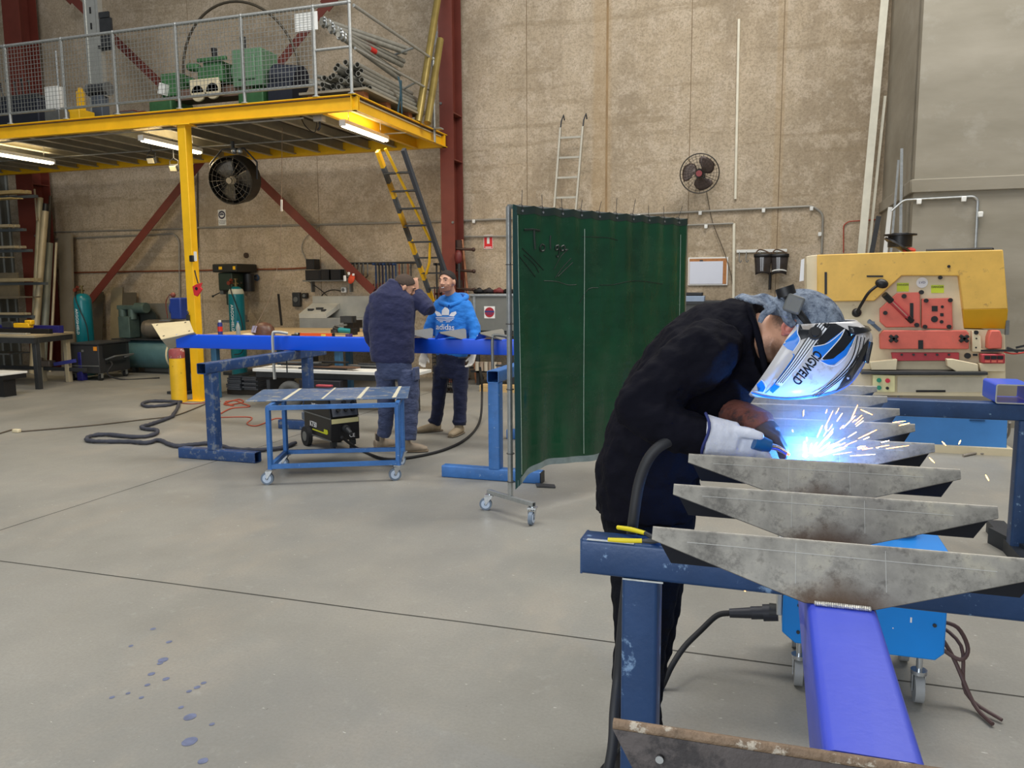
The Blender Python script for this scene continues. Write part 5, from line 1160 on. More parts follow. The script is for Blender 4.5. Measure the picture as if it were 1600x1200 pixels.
# tool hanging rail with clamps
ry = WY-.12; a = P(535, 412, ry); b = P(650, 412, ry)
t = thing('tool_rail', 'long dark wall rail carrying hanging clamps and hand tools', 'rail', (a.x, ry, a.z)); ob('rail_bar', MB().cyl((0, 0, 0), (b.x-a.x, 0, 0), .02), DGREY, t); ob('rail_bracket', MB().box((.1, .06, 0), (.03, .12, .03)).box((b.x-a.x-.1, .06, 0), (.03, .12, .03)), DGREY, t)
rnd = random.Random(2)
def fclamp(u, v, h, m, lab, grp, Y=ry-.05):
    q = P(u, v, Y); tt = thing('bar_clamp', lab, 'clamp', q, 0, grp)
    ob('clamp_bar', MB().box((0, 0, -h/2), (.028, .012, h)), m, tt)
    ob('clamp_head', MB().box((0, -.05, -.02), (.03, .12, .04)), m, tt, bevel=.005)
    ob('sliding_arm', MB().box((0, -.05, -h*.72), (.026, .12, .035)).cyl((0, -.1, -h*.55), (0, -.1, -h*.95), .012), mat('clamp_red', (96, 44, 40), .5), tt)
for i in range(7): fclamp(587+i*5.2, 411, .62+.03*rnd.random(), [NBLUE, DGREY, mat('clamp_navy', (34, 40, 66), .5)][i % 3], 'dark bar clamp hanging in the row on the long wall rail', 'bar clamps hanging on the wall rail')
for i in range(5):
    q = P(545+i*6.5, 413, ry-.05); tt = thing('g_clamp', 'small G-clamp hanging in the row at the left of the wall rail', 'clamp', q, 0, 'G-clamps on the wall rail')
    ob('clamp_frame', MB().tube([(-.05, -.02, 0), (-.07, -.02, -.12), (-.04, -.02, -.22), (.03, -.02, -.22), (.05, -.02, -.16)], .012, 6, sub=3), mat('clamp_iron', (84, 74, 66), .5, .5, .2), tt)
    ob('clamp_screw', MB().cyl((.05, -.02, -.18), (.05, -.02, .02), .01), GREY, tt)
for i in range(6):
    q = P(619+i*4.6, 412, ry-.05); tt = thing('hand_tool', 'spanner-like tool hanging at the right of the long wall rail', 'tool', q, 0, 'hand tools at the right of the wall rail')
    h = .25+.12*(i % 3); ob('tool_shaft', MB().box((0, 0, -h/2), (.02, .01, h)), [GREY, COPPER, DGREY][i % 3], tt); ob('tool_head', MB().tor((0, 0, -h), .03, .01, (0, 1, 0), 12, 6), GREY, tt)
for i in range(4): fclamp(682+i*6.5, 411, .72, DGREY, 'bar clamp with a yellow tip hanging behind the head of the hoodie man', 'bar clamps behind the ladder foot')
# clamps and pole right of the column
qq = P(727, 470, 12.3); t = thing('pipe_clamp', 'copper-coloured pole with pipe clamps standing right of the red column', 'clamp', (P(736, 470, 12.3).x, 12.3, 0))
dxx = P(722, 385, 12.5).x-P(736, 470, 12.3).x
ob('pole', MB().cyl((.08, 0, 0), (dxx, .2, 2.35), .022), mat('copper_pole', (176, 120, 86), .45, .3), t)
for z in (2.2, 1.85, 1.55): ob('clamp_jaw', MB().cyl((dxx*.6-.14, .05, z), (dxx*.6+.16, .05, z-.02), .022).ball((dxx*.6+.17, .05, z-.02), .035, 8).box((dxx*.6-.1, .08, z+.06), (.1, .05, .16)), mat('jaw_brown', (70, 50, 44), .5, .3, .2), t)
q = P(716, 402, 12.25); t = thing('chain_hoist', 'dark red lump of chain block hanging on the red column', 'hoist', q); ob('hoist_body', MB().ball((0, 0, 0), (.07, .05, .12), 10), mat('hoist_red', (100, 34, 34), .5), t); ob('hoist_chain', MB().cyl((.02, -.02, -.1), (.02, -.02, -.5), .02), DGREY, t)
# grey bin cabinet with sticker
x0, x1 = P(733, 480, 12.0).x, P(812, 480, 12.0).x; zb, zt_ = P(740, 517, 12.0).z, P(740, 461, 12.0).z
t = thing('steel_bin', 'grey steel bin with a round red sticker left of the green screen', 'bin', ((x0+x1)/2, 12.25, 0)); cx = (x0+x1)/2
ob('bin_body', MB().box((0, 0, (zb+zt_)/2), (x1-x0-.04, .5, zt_-zb)), mat('bin_grey', (120, 122, 118), .5, .1, .1, 4), t, bevel=.01)
ob('bin_rim', MB().box((0, 0, zt_), (x1-x0+.04, .56, .04)), GALV, t, bevel=.005)
ob('corner_strap', MB().box((-(x1-x0)/2+.09, -.255, (zb+zt_)/2), (.04, .01, zt_-zb)), GALV, t)
sx_ = P(765, 488, 12.0).x-cx; sz = P(765, 488, 12.0).z
ob('sticker', MB().box((sx_, -.253, sz), (.18, .004, .19)), PAPER, t); ob('sticker_disc', MB().cyl((sx_, -.255, sz), (sx_, -.258, sz), .08, n=28), mat('sticker_red', (170, 36, 52), .5), t)
ob('sticker_band', MB().box((sx_, -.2595, sz+.012), (.16, .002, .03)).box((sx_, -.2595, sz-.025), (.1, .002, .012)), mat('sticker_blue', (60, 60, 120), .5), t)
ob('bin_stand', MB().box((0, 0, zb-.03), (x1-x0+.1, .55, .05)).box((-.3, -.2, .4), (.05, .05, .8)).box((.3, -.2, .4), (.05, .05, .8)).box((0, 0, .22), (x1-x0, .45, .03)), DGREY, t)
for k in range(4):
    q = (x0+.12+k*.17, 12.15, zt_+.02); o_ = ob('coiled_lead', MB().tor((0, 0, .03), .07, .03, (0, .3, 1), 16, 8).ball((.0, 0, .05), (.05, .05, .05), 8), [BLACK, mat('dark_rubber2', (40, 34, 36), .6), mat('dull_red2', (120, 50, 50), .6), BLACK][k]); o_.location = q
    tag(o_, ['black coiled lead at the left on top of the grey steel bin', 'black coiled lead second from the left on the grey steel bin', 'dull red coiled lead on top of the grey steel bin', 'black coiled lead at the right on top of the grey steel bin'][k], 'cable')
# under the bin: tinned goods row and timber
for k in range(6):
    q = P(746+k*7, 550, 12.0); o_ = ob('paint_tin', MB().cyl((0, 0, -.07), (0, 0, .07), .034, n=14).tor((0, 0, .07), .034, .003, (0, 0, 1), 14, 4), mat('tin_%d' % (k % 2), ((200, 190, 170), (170, 150, 130))[k % 2], .5)); o_.location = (q.x, 11.98, .31)
    tag(o_, 'pale tin standing in the row on the shelf under the grey steel bin', 'tin', 'tins under the grey steel bin')
o_ = ob('timber_block', MB().box((0, 0, .05), (.6, .2, .1)), WOOD); o_.location = (P(785, 600, 11.5).x, 11.4, .0); tag(o_, 'pale timber block on the floor under the grey steel bin', 'block')
# milk crates behind the hoodie man
for k in range(2):
    q = P(700, 600, 11.2); t = thing('black_crate', ['black mesh crate on the floor behind the hoodie man, the lower one', 'black mesh crate behind the hoodie man, stacked on top'][k], 'crate', (q.x, 11.2, .30*k)); mb = MB()
    for i in range(7):
        for s_ in (-.17, .17): mb.box((-.17+i*.057, s_, .15), (.012, .012, .28)); mb.box((s_, -.17+i*.057, .15), (.012, .012, .28))
    for zz in (.02, .08, .15, .22, .28):
        for s_ in (-.17, .17): mb.box((0, s_, zz), (.36, .012, .014)); mb.box((s_, 0, zz), (.012, .36, .014))
    ob('crate_shell', mb, BLACK, t); ob('crate_base', MB().box((0, 0, .012), (.34, .34, .012)), BLACK, t)
# offcut trolley under the stringer
yy = 9.0; a, b = P(388, 577, yy), P(640, 583, yy); z_ = a.z
t = thing('offcut_trolley', 'low trolley with a white deck and a rubber tyre loaded with steel offcuts', 'trolley', (a.x, yy, 0)); L = b.x-a.x
ob('deck_board', MB().box((L/2+.1, .2, z_), (L, .5, .04)), WHITE, t, bevel=.004)
ob('tyre', MB().tor((P(447, 607, yy-.1).x-a.x, .0, .19), .135, .055, (.1, -1, 0), 30, 10), mat('grey_rubber', (92, 92, 88), .8, 0, .15, 20), t); ob('wheel_rim', MB().cyl((P(447, 607, yy-.1).x-a.x, -.03, .19), (P(447, 607, yy-.1).x-a.x, .03, .19), .09, n=22).cyl((P(447, 607, yy-.1).x-a.x, -.05, .19), (P(447, 607, yy-.1).x-a.x, .05, .19), .03), mat('rim_grey', (120, 118, 108), .5, .3), t)
ob('tyre', MB().tor((P(503, 600, yy+.2).x-a.x, .25, .18), .125, .055, (.1, -1, 0), 26, 8), RUBBER, t)
ob('frame', MB().box((L/2, .05, z_-.06), (L-.2, .06, .08)).box((L/2, .4, z_-.06), (L-.2, .06, .08)).box((.3, .2, .3), (.05, .4, z_-.35)).box((L-.05, .2, .22), (.05, .3, .44)), DGREY, t)
ob('side_box', MB().box((P(505, 590, yy).x-a.x, .0, .30), (.6, .2, .22)), mat('box_black', (30, 30, 36), .6), t, bevel=.01)
rnd = random.Random(9); vv = 0
for k in range(11):
    L2 = rnd.uniform(.4, 1.0); x = a.x+rnd.uniform(.5, L-.3); lev = k//3; o_ = ob('steel_offcut', MB().box((0, 0, 0), (L2, rnd.uniform(.04, .12), .018)), [DGREY, GREY, mat('dark_scale', (52, 50, 48), .5, .4), mat('rusty_bar', (110, 84, 66), .7, .2)][k % 4])
    o_.location = (x, yy+.08+.13*(k % 3), z_+.032+lev*.024); o_.rotation_euler = (0, 0, rnd.uniform(-.08, .08)); tag(o_, 'flat steel offcut in the loose heap on the white trolley deck', 'offcut', 'steel offcuts on the white trolley deck')
# stack of flat bars on the floor
g = G(352, 618); t0 = None
for k in range(7):
    for j in range(2):
        o_ = ob('flat_bar', MB().box((0, .5, 0), (.24, 1.0, .026)), mat('bar_end', (86, 90, 96), .5, .4, .2, 20)) if t0 is None else t0.copy()
        if t0 is None: t0 = o_
        else: C.objects.link(o_)
        o_.location = (g.x+.14+j*.26+rnd.uniform(-.015, .015), g.y+.05+rnd.uniform(-.03, .03), .10+k*.03)
        tag(o_, 'dark flat bar in the layered stack on the floor behind the left trestle', 'bar', 'flat bars stacked behind the left trestle')
o_ = ob('timber_bearer', MB().box((0, 0, .04), (.7, .1, .08)), mat('dark_bearer', (60, 52, 44), .8)); o_.location = (g.x+.27, g.y+.2, 0); tag(o_, 'dark timber bearer under the front of the flat-bar stack', 'block')
# bench at the wall behind the right side of screen
a = P(1075, 480, 12.3); t = thing('wall_bench', 'dark-edged bench along the back wall right of the welding screen', 'bench', (P(1150, 480, 12.3).x, 12.35, 0)); zt_ = P(1150, 473, 12.1).z
ob('bench_top', MB().box((0, 0, zt_), (1.9, .7, .05)), DGREY, t, bevel=.004); ob('bench_body', MB().box((0, .05, zt_/2), (1.8, .5, zt_-.05)), mat('bench_grey', (120, 122, 120), .5), t)
q = P(1085, 473, 12.1); t = thing('bench_meter', 'small blue-white device with a black top on the wall bench', 'device', (q.x, 12.1, zt_+.025)); ob('device_body', MB().box((0, 0, .03), (.3, .2, .09)), mat('device_blue', (140, 156, 178), .5), t, bevel=.01); ob('device_top', MB().box((0, 0, .1), (.24, .16, .05)), BLACK, t, bevel=.01)
q = P(1203, 440, WY-.04); t = thing('hanging_torch', 'short black torch handle hanging on the wall below the face shields', 'tool', q); ob('handle', MB().cyl((0, -.01, -.12), (0, -.01, .14), .02), BLACK, t); ob('tip', MB().cyl((0, -.01, .14), (0, -.01, .2), .01), PAPER, t)
# ---------------------------------------------------------------- iron-worker machine at right
PY = 8.5
def Z6(x, y, Y=PY): return P(1240+x*.225, 370+y*.225, Y)
def slab(poly, dpt, Y=PY, f=Z6): return MB().prism([f(x, y, Y) for x, y in poly], (0, dpt, 0))
pc = Z6(900, 1400); o = V((pc.x, PY+.3, 0))
t = thing('punching_machine', 'yellow, cream and red steelworking machine standing at the right of the workshop', 'machine', o)
HY = mat('hood_yellow', (232, 186, 88), .45, 0, .1, 5, .05, 40, (190, 150, 80), .36, 9)
HY2 = mat('hood_ochre', (216, 164, 16), .45, 0, .06, 5)
MC = mat('machine_cream', (226, 212, 178), .5, 0, .07, 5, 0, 40, (180, 160, 130), .3, 12)
MR = mat('machine_coral', (222, 108, 92), .45, 0, .1, 6, .05, 40, (190, 120, 100), .35, 12)
MR2 = mat('machine_crimson', (190, 66, 74), .45, 0, .1, 6)
LB = mat('machine_light_blue', (62, 128, 196), .45, 0, .08, 4)
ob('hood', slab([(165, 125), (760, 105), (1455, 90), (1490, 500), (1178, 505), (1150, 270), (750, 270), (560, 445), (165, 450)], .62, PY-.06), HY, t, org=o, bevel=.008)
ob('hood_lip', MB().prism([Z6(1178, 505, PY-.06), Z6(1490, 500, PY-.06), Z6(1480, 640, PY+.02), Z6(1182, 635, PY+.02)], (0, .5, 0)), HY2, t, org=o, bevel=.005)
ob('side_cover', slab([(90, 135), (165, 125), (165, 470), (90, 470)], .55, PY+.0), MC, t, org=o, bevel=.005)
ob('main_frame', slab([(165, 300), (760, 262), (1160, 262), (1185, 640), (1340, 645), (1470, 680), (1475, 1000), (1350, 1060), (420, 1060), (330, 700), (165, 640)], .3, PY+.02), MC, t, org=o, bevel=.01)
ob('red_die_plate', slab([(600, 500), (720, 390), (878, 385), (880, 625), (640, 628), (600, 590)], .05, PY-.035), MR, t, org=o, bevel=.006)
ob('red_die_plate', slab([(892, 430), (1100, 425), (1106, 640), (890, 635)], .05, PY-.035), MR, t, org=o, bevel=.006)
ob('red_guard_bar', slab([(625, 650), (1200, 650), (1218, 670), (1218, 780), (600, 780), (598, 680)], .07, PY-.07), MR, t, org=o, bevel=.008)
ob('lower_shear_bar', slab([(680, 805), (1150, 805), (1150, 860), (690, 862)], .06, PY-.03), MR2, t, org=o, bevel=.004)
ob('punch_head', slab([(1370, 650), (1435, 650), (1450, 700), (1448, 778), (1350, 778), (1352, 700)], .12, PY-.1), MR, t, org=o, bevel=.01)
ob('punch_die', slab([(1305, 815), (1470, 815), (1470, 880), (1310, 878)], .12, PY-.12), MR2, t, org=o, bevel=.008)
ob('punch_arm', slab([(1240, 650), (1300, 690), (1305, 780), (1470, 790), (1470, 805), (1240, 800)], .16, PY-.06), MC, t, org=o, bevel=.008)
ob('feed_table', slab([(480, 935), (1350, 940), (1350, 960), (470, 955)], .45, PY-.2), DGREY, t, org=o, bevel=.003)
ob('table_block', slab([(530, 870), (720, 850), (715, 925), (540, 925)], .1, PY-.12), MC, t, org=o, bevel=.005)
ob('table_block', slab([(1065, 850), (1110, 850), (1280, 885), (1285, 935), (1130, 935), (1070, 900)], .1, PY-.14), MC, t, org=o, bevel=.005)
ob('lower_cabinet', slab([(545, 960), (1345, 960), (1340, 1110), (545, 1100)], .4, PY-.1), MC, t, org=o, bevel=.006)
ob('cabinet_recess', slab([(720, 975), (1310, 975), (1310, 1080), (720, 1080)], .01, PY-.108), mat('recess_cream', (206, 198, 178), .45, .1, .1, 5), t, org=o)
ob('side_bracket', slab([(1290, 880), (1470, 880), (1470, 935), (1300, 935)], .2, PY-.1), MC, t, org=o, bevel=.004)
ob('base_body', MB().prism([P(1330, 636, PY), P(1575, 640, PY), P(1573, 702, PY-.1), P(1330, 695, PY-.1)], (0, .55, 0)), LB, t, org=o, bevel=.006)
pb, pb2 = P(1330, 696, PY-.1), P(1581, 700, PY-.1)
ob('base_plinth', MB().box(((pb.x+pb2.x)/2, PY+.15, .035), (pb2.x-pb.x, .6, .07)), MC, t, org=o)
for (x, y, r) in ((765, 412, 14), (635, 528, 13), (853, 612, 14), (918, 443, 13), (1086, 440, 13), (910, 624, 13), (1077, 624, 13), (885, 385, 14), (1016, 283, 12), (1074, 206, 9), (1205, 825, 18), (1264, 664, 13), (1402, 664, 12), (1265, 705, 5), (1262, 768, 5)):
    c = Z6(x, y, PY-.04); ob('bolt_head', MB().cyl(c, c-V((0, .03, 0)), r*.0015, n=12), BLACK, t, org=o)
for (x0, y0, x1, y1) in ((960, 480, 1000, 518), (1018, 530, 1042, 552), (808, 460, 832, 592), (866, 718, 900, 780), (215, 245, 232, 400), (508, 268, 622, 280), (1245, 812, 1278, 828), (850, 1065, 1055, 1080)):
    ob('dark_slot', slab([(x0, y0), (x1, y0), (x1, y1), (x0, y1)], .006, PY-.085 if y0 > 700 else (PY-.066 if x0 < 640 and y0 < 300 else PY-.041)) if y0 < 1000 else slab([(x0, y0), (x1, y0), (x1, y1), (x0, y1)], .006, PY-.112), BLACK, t, org=o)
for (x, y, r) in ((978, 572, 20), (1032, 486, 9), (1027, 590, 11)):
    c = Z6(x, y, PY-.037); ob('punch_hole', MB().cyl(c, c-V((0, .006, 0)), r*.0015, n=16), BLACK, t, org=o)
for x, y in ((692, 706), (1180, 706)):
    c = Z6(x, y, PY-.075); mb = MB()
    mb.box(c-V((0, .02, 0)), (.09, .04, .03), Euler((0, .7, 0)).to_matrix()).box(c-V((0, .02, 0)), (.09, .04, .03), Euler((0, -.7, 0)).to_matrix()); ob('star_knob', mb, BLACK, t, org=o, bevel=.005)
for x in range(5):
    c = Z6(750+x*82, 818, PY-.035); ob('small_bolt', MB().cyl(c, c-V((0, .012, 0)), .011, n=10), DGREY, t, org=o)
for x in (1345, 1390, 1435):
    c = Z6(x, 838, PY-.125); ob('die_bolt', MB().box(c, (.045, .02, .03)), BLACK, t, org=o); c = Z6(x, 864, PY-.125); ob('die_screw', MB().box(c, (.04, .02, .02)), MR, t, org=o)
a, b = Z6(630, 400, PY-.22), Z6(822, 588, PY-.09)
ob('red_handle', MB().bar(a.lerp(b, .2), a.lerp(b, .86), .04, .04), MR2, t, org=o, bevel=.004); ob('handle_grip', MB().cyl(a, a.lerp(b, .25), .03).cyl(a.lerp(b, .82), b, .026), BLACK, t, org=o)
ob('handle_stripe', MB().bar(a.lerp(b, .25)-V((0, .021, 0)), a.lerp(b, .8)-V((0, .021, 0)), .012, .004, up=(0, 1, 0)), mat('stripe_pale', (200, 160, 140), .5), t, org=o)
ob('lever_arm', MB().tube([Z6(440, 525, PY-.1), Z6(470, 470, PY-.16), Z6(520, 390, PY-.2), Z6(580, 340, PY-.2), Z6(612, 325, PY-.2)], .014, 8, sub=5), BLACK, t, org=o)
ob('lever_knob', MB().ball(Z6(612, 325, PY-.2), (.06, .045, .045), 14, R=Euler((0, .3, 0)).to_matrix()).ball(Z6(438, 527, PY-.06), (.045, .04, .045), 14), BLACK, t, org=o)
ob('side_lever', MB().bar(Z6(520, 580, PY-.1), Z6(600, 650, PY-.08), .03, .03).bar(Z6(515, 590, PY-.1), Z6(560, 600, PY-.1), .05, .03), mat('lever_steel', (110, 122, 140), .4, .4), t, org=o)
stk = mat('sticker_lime', (214, 232, 60), .5)
for x0, y0, x1, y1 in ((717, 320, 800, 380), (955, 335, 1044, 390)):
    ob('warning_sticker', slab([(x0, y0), (x1, y0), (x1, y1), (x0, y1)], .003, PY+.015), stk, t, org=o)
    c = Z6((x0+x1)/2, y0+14, PY+.011); ob('sticker_lettering', text_mb('DANGER', .026, Matrix.Translation(c) @ Rx), BLACK, t, org=o)
c = Z6(892, 318, PY+.012); ob('round_sticker', MB().lathe([(.0, 0), (.05, 0), (.05, .003), (0, .003)], c, orient((0, -1, 0)), 22), PAPER, t, org=o)
ob('sticker_lettering', text_mb('LVD', .03, Matrix.Translation(c-V((0, .005, 0))) @ Rx), mat('letter_purple', (80, 60, 110), .5), t, org=o)
ob('control_box', slab([(550, 958), (706, 962), (706, 1080), (550, 1078)], .08, PY-.18), mat('control_cream', (226, 220, 168), .5), t, org=o, bevel=.006)
for x, y, m in ((592, 995, mat('button_green', (30, 140, 110), .4)), (652, 998, mat('button_red', (205, 50, 70), .4)), (592, 1047, mat('button_green', (30, 140, 110), .4)), (650, 1050, BLACK)):
    c = Z6(x, y, PY-.18); ob('push_button', MB().cyl(c, c-V((0, .02, 0)), .021 if m is not BLACK else .014, n=16), m, t, org=o)
ob('arm_stop', MB().bar(Z6(1300, 790, PY-.05), Z6(1600, 790, PY-.2), .02, .02).bar(Z6(1480, 770, PY-.12), Z6(1560, 800, PY-.15), .05, .02).bar(Z6(1545, 770, PY-.12), Z6(1610, 755, PY-.15), .03, .02), BLACK, t, org=o)
ob('red_cable', MB().tube([Z6(1460, 800, PY-.1), Z6(1530, 812, PY-.1), Z6(1620, 800, PY-.1)], .008, 6, sub=4), mat('red_wire', (200, 60, 50), .5), t, org=o)
ob('vent_slots', MB().box(P(1527, 645, PY-.01), (.13, .01, .008)).box(P(1527, 649, PY-.02), (.13, .01, .008)).box(P(1527, 653, PY-.03), (.13, .01, .008)).box(P(1527, 657, PY-.04), (.13, .01, .008)), mat('vent_dark', (30, 70, 110), .6), t, org=o)
ob('top_cable', MB().tube([Z6(920, 97, PY+.1), Z6(1100, 92, PY+.1), Z6(1350, 84, PY+.1), Z6(1380, 90, PY+.1)], .016, 6, sub=4), BLACK, t, org=o)
ob('side_handle', MB().bar(Z6(1485, 580, PY), Z6(1480, 680, PY), .03, .03), GREY, t, org=o); ob('paper_tag', slab([(52, 160), (75, 150), (70, 305), (40, 310)], .01, PY-.03), PAPER, t, org=o)
# spool on top
c = Z6(735, 100, PY+.25); t = thing('wire_spool', 'black plastic wire spool lying on top of the yellow machine', 'spool', (c.x, c.y, c.z))
zt = .0; ob('spool_flange', MB().cyl((0, 0, .03), (.01, 0, .045), .17, n=36), BLACK, t); ob('spool_flange', MB().cyl((.0, 0, .15), (0, 0, .165), .15, n=36), BLACK, t); ob('spool_core', MB().cyl((0, 0, .04), (0, 0, .155), .11, n=30).tor((0, 0, .165), .07, .012, (0, 0, 1), 24, 6), BLACK, t)
ob('red_glove', MB().ball((.08, -.05, .005), (.06, .05, .03), 10), mat('red_cloth', (190, 70, 60), .8), t)
c = G(1520, 703, 0)
floor_hose('machine_lead', 'grey lead curving down from the machine to the floor at far right', [(1578, 660, .3), (1575, 680, .12), (1560, 695, .03), (1540, 708), (1525, 708), (1505, 712)], .012, mat('grey_lead', (150, 142, 130), .6), cat='cable')
# ---------------------------------------------------------------- right rear trestle
lx = P(1582, 750, 5.25).x+.05
t = thing('trestle_stand', 'dark blue trestle stand at the right edge in front of the yellow machine', 'stand', (lx, 5.2, 0))
ob('top_beam', rhs(MB(), (-1.15, .05, .87), (.6, .05, .87), .1, .1, .006, up=(0, 0, 1)), STEELBLUE, t); ob('post', rhs(MB(), (0, .05, .08), (0, .05, .82), .1, .1, .006), STEELBLUE, t)
q = G(1546, 852, 0); ob('foot_bar', MB().prism([(q.x-lx, q.y-5.2+.05, 0), (q.x-lx, q.y-5.2+.05, .1), (.12, -.4, .1), (.12, -.4, 0)], (.06, .02, 0)).box((0, .1, .04), (.1, .9, .08)), mat('foot_dark', (44, 50, 58), .5, .2), t)
a = P(1545, 625, 5.2)
t = thing('box_section_offcut', 'short blue box-section offcut with a bright cut end on the right trestle', 'offcut', (a.x+.03, 5.17, .92))
ob('offcut_tube', rhs(MB(), (.09, 0, .058), (.09, .3, .058), .19, .112, .006), SB, t); ob('cut_end', rhs(MB(), (.09, -.002, .058), (.09, .001, .058), .19, .112, .007), ALU, t)
# ---------------------------------------------------------------- foreground trestle
t = thing('trestle_stand', 'large dark blue trestle stand in the foreground carrying the violet-blue stringer', 'stand', (-.32, 2.09, 0)); o = V((-.32, 2.09, 0))
FB = mat('foreground_blue', (36, 66, 108), .38, .1, .14, 5, .1, 50, (120, 150, 185), .37, 13)
ob('top_beam', rhs(MB(), (-.478, 2.135, .87), (.95, 2.12, .87), .09, .1, .006), FB, t, org=o)
ob('end_cap', MB().box((-.481, 2.135, .87), (.006, .088, .098)), FB, t, org=o)
for x in (-.318, .82): ob('post', rhs(MB(), (x, 2.135, .1), (x, 2.135, .82), .09, .1, .006, up=(1, 0, 0)), FB, t, org=o); ob('foot_bar', rhs(MB(), (x, 1.75, .05), (x, 2.32, .05), .1, .1, .006), FB, t, org=o)
wd = mat('weld_bead', (210, 208, 200), .35, .7, .15, 60, .5, 120)
ob('worn_edge', MB().box((-.40, 2.092, .9205), (.13, .012, .0015)).box((-.31, 2.088, .8195), (.11, .003, .004)), mat('worn_pale', (196, 200, 196), .6, 0, .2, 40), t, org=o)
# ---------------------------------------------------------------- near stringer with carriers
SXC, NZ = .130, 1.072
st = stringer('steel_stringer', 'violet-blue steel stringer running away from the camera in the foreground', 4.5, .112, .152, SBN, (SXC, .955, NZ), 0)
cz_ = [1.47, 1.806, 2.147, 2.476, 2.806, 3.136, 3.466, 3.796]
labs = ['nearest folded steel carrier, welded over the violet stringer with a brown heat stain', 'second folded steel carrier from the camera on the violet stringer', 'third folded steel carrier, directly under the white glove of the welder', 'fourth folded steel carrier, right behind the welding sparks', 'fifth folded steel carrier from the camera, behind the sparks', 'sixth folded steel carrier from the camera on the violet stringer', 'seventh folded steel carrier, beneath the lower edge of the helmet', 'farthest folded steel carrier on the violet stringer, by the machine table']
nc = None
for y, lab in zip(cz_, labs):
    if nc is None:
        nc = thing('stair_carrier', lab, 'bracket', (SXC-.006, y, NZ+.099)); carrier_parts(nc, .648, .055, .062, .098, .045, .085)
    else: dup(nc, (SXC-.006, y, NZ+.099), 0, lab)
# weld bead at toe of the nearest carrier
wb_ = V((SXC, 1.47-.064, NZ+.001)); mb = MB()
for k in range(26): mb.ball((-.043+k*.0034, -.004, .003), (.0032, .006, .0042), 8)
t = ob('weld_bead', mb, wd, kind='stuff'); t.location = wb_; tag(t, 'bright rippled weld bead joining the nearest carrier to the stringer', 'weld', kind='stuff')
t2 = ob('weld_bead', MB().box((0, 0, .002), (.09, .012, .005)), mat('scorched', (70, 60, 56), .6), None)
bpy.data.objects.remove(t2)
# rusty end angle at the bottom of the frame
a = G(960, 1122, 1.075); b = G(1445, 1196, 1.075)
t = thing('rusty_end_plate', 'rusty-edged steel plate with bolt holes welded across the near end of the violet stringer', 'plate', a); o = a
rust = mat('rusty_edge', (128, 108, 88), .65, .3, .25, 30, .5, 90, (186, 176, 160), .4, 50)
drk = mat('dark_mill_plate', (70, 64, 62), .5, .5, .3, 6, .1, 60, (44, 40, 40), .45, 8)
dx_ = (b-a).normalized(); pr2 = V((dx_.y, -dx_.x, 0)); L = .50; th = .012
ob('plate_edge', MB().cyl(a+V((0, -.006, -.004)), a+dx_*L+V((0, -.006, -.004)), .0068, n=12), rust, t, org=o)
fdn = V((0, -.035, -.09)); 
ob('plate_face', MB().prism([a+V((0, -.012, -.008)), a+dx_*L+V((0, -.012, -.008)), a+dx_*(L-.03)+fdn, a+dx_*.055+fdn], (0, .006, 0)), drk, t, org=o)
for f in ((.06, .35), (.075, .8)):
    p = a+dx_*f[0]+fdn*f[1]+V((0, -.010, 0)); ob('bolt_hole', MB().cyl(p, p+V((0, -.002, 0)), .005, n=12), CHROME, t, org=o)
# pliers on the trestle beam
q = G(1000, 838, .925); t = thing('pliers', 'yellow-handled pliers lying at the left end of the foreground trestle', 'pliers', q)
ya = G(965, 824, .935)-q; yb = G(1008, 833, .94)-q; yc = G(950, 843, .932)-q; yd = G(1003, 845, .935)-q; ye = G(1030, 846, .935)-q
ygr = mat('plier_yellow', (228, 208, 30), .5, 0, .05, 5, 0, 40, (60, 60, 50), .3, 40)
ob('handle', MB().tube([ya, ya.lerp(yb, .5)+V((0, 0, .002)), yb], [.006, .007, .006], 10, sub=4), ygr, t); ob('handle', MB().tube([yc, yc.lerp(yd, .5)+V((0, -.003, 0)), yd], [.0055, .0065, .006], 10, sub=4), ygr, t)
ob('jaws', MB().tube([yb, yb.lerp(ye, .6), ye], [.006, .008, .004], 8).tube([yd, yd.lerp(ye, .5), ye], [.005, .008, .004], 8), DGREY, t)
# blue wire-feed welder behind the stringer
x0, x1 = P(1222, 980, 3.2).x, P(1478, 990, 3.2).x; zb = P(1440, 1030, 3.2).z; zt = P(1440, 850, 3.3).z
t = thing('blue_welder', 'bright blue welding power source on casters behind the violet stringer', 'welder', ((x0+x1)/2, 3.45, 0)); o = V(((x0+x1)/2, 3.45, 0)); cx = 0
BW = mat('welder_blue', (10, 138, 230), .38, 0, .05, 4)
hw = (x1-x0)/2
ob('cabinet', MB().prism([(-hw, -.25, zb+.04), (-hw+.05, -.25, zb), (hw-.03, -.25, zb), (hw, -.25, zb+.03), (hw, -.25, zt), (-hw, -.25, zt)], (0, .5, 0)), BW, t, bevel=.006)
ob('left_panel', MB().box((-hw-.012, 0, (zb+zt)/2+.03), (.02, .42, zt-zb-.12)), mat('panel_white', (196, 196, 190), .5), t, bevel=.005)
ob('torch_socket', MB().cyl((-hw-.02, -.1, P(1215, 957, 3.35).z), (-hw-.05, -.1, P(1215, 957, 3.35).z), .035, n=20), DGREY, t)
for x, z in ((-hw+.06, zb+.05), (-hw+.06, zb+.16), (hw-.04, zb+.14), (.05, zb+.04)): ob('panel_screw', MB().cyl((x, -.252, z), (x, -.258, z), .007, n=10), DGREY, t)
ob('paint_chip', MB().box((hw-.12, -.2515, zb+.15), (.006, .003, .02)).box((hw-.18, -.2515, zb+.11), (.004, .003, .004)), PAPER, t)
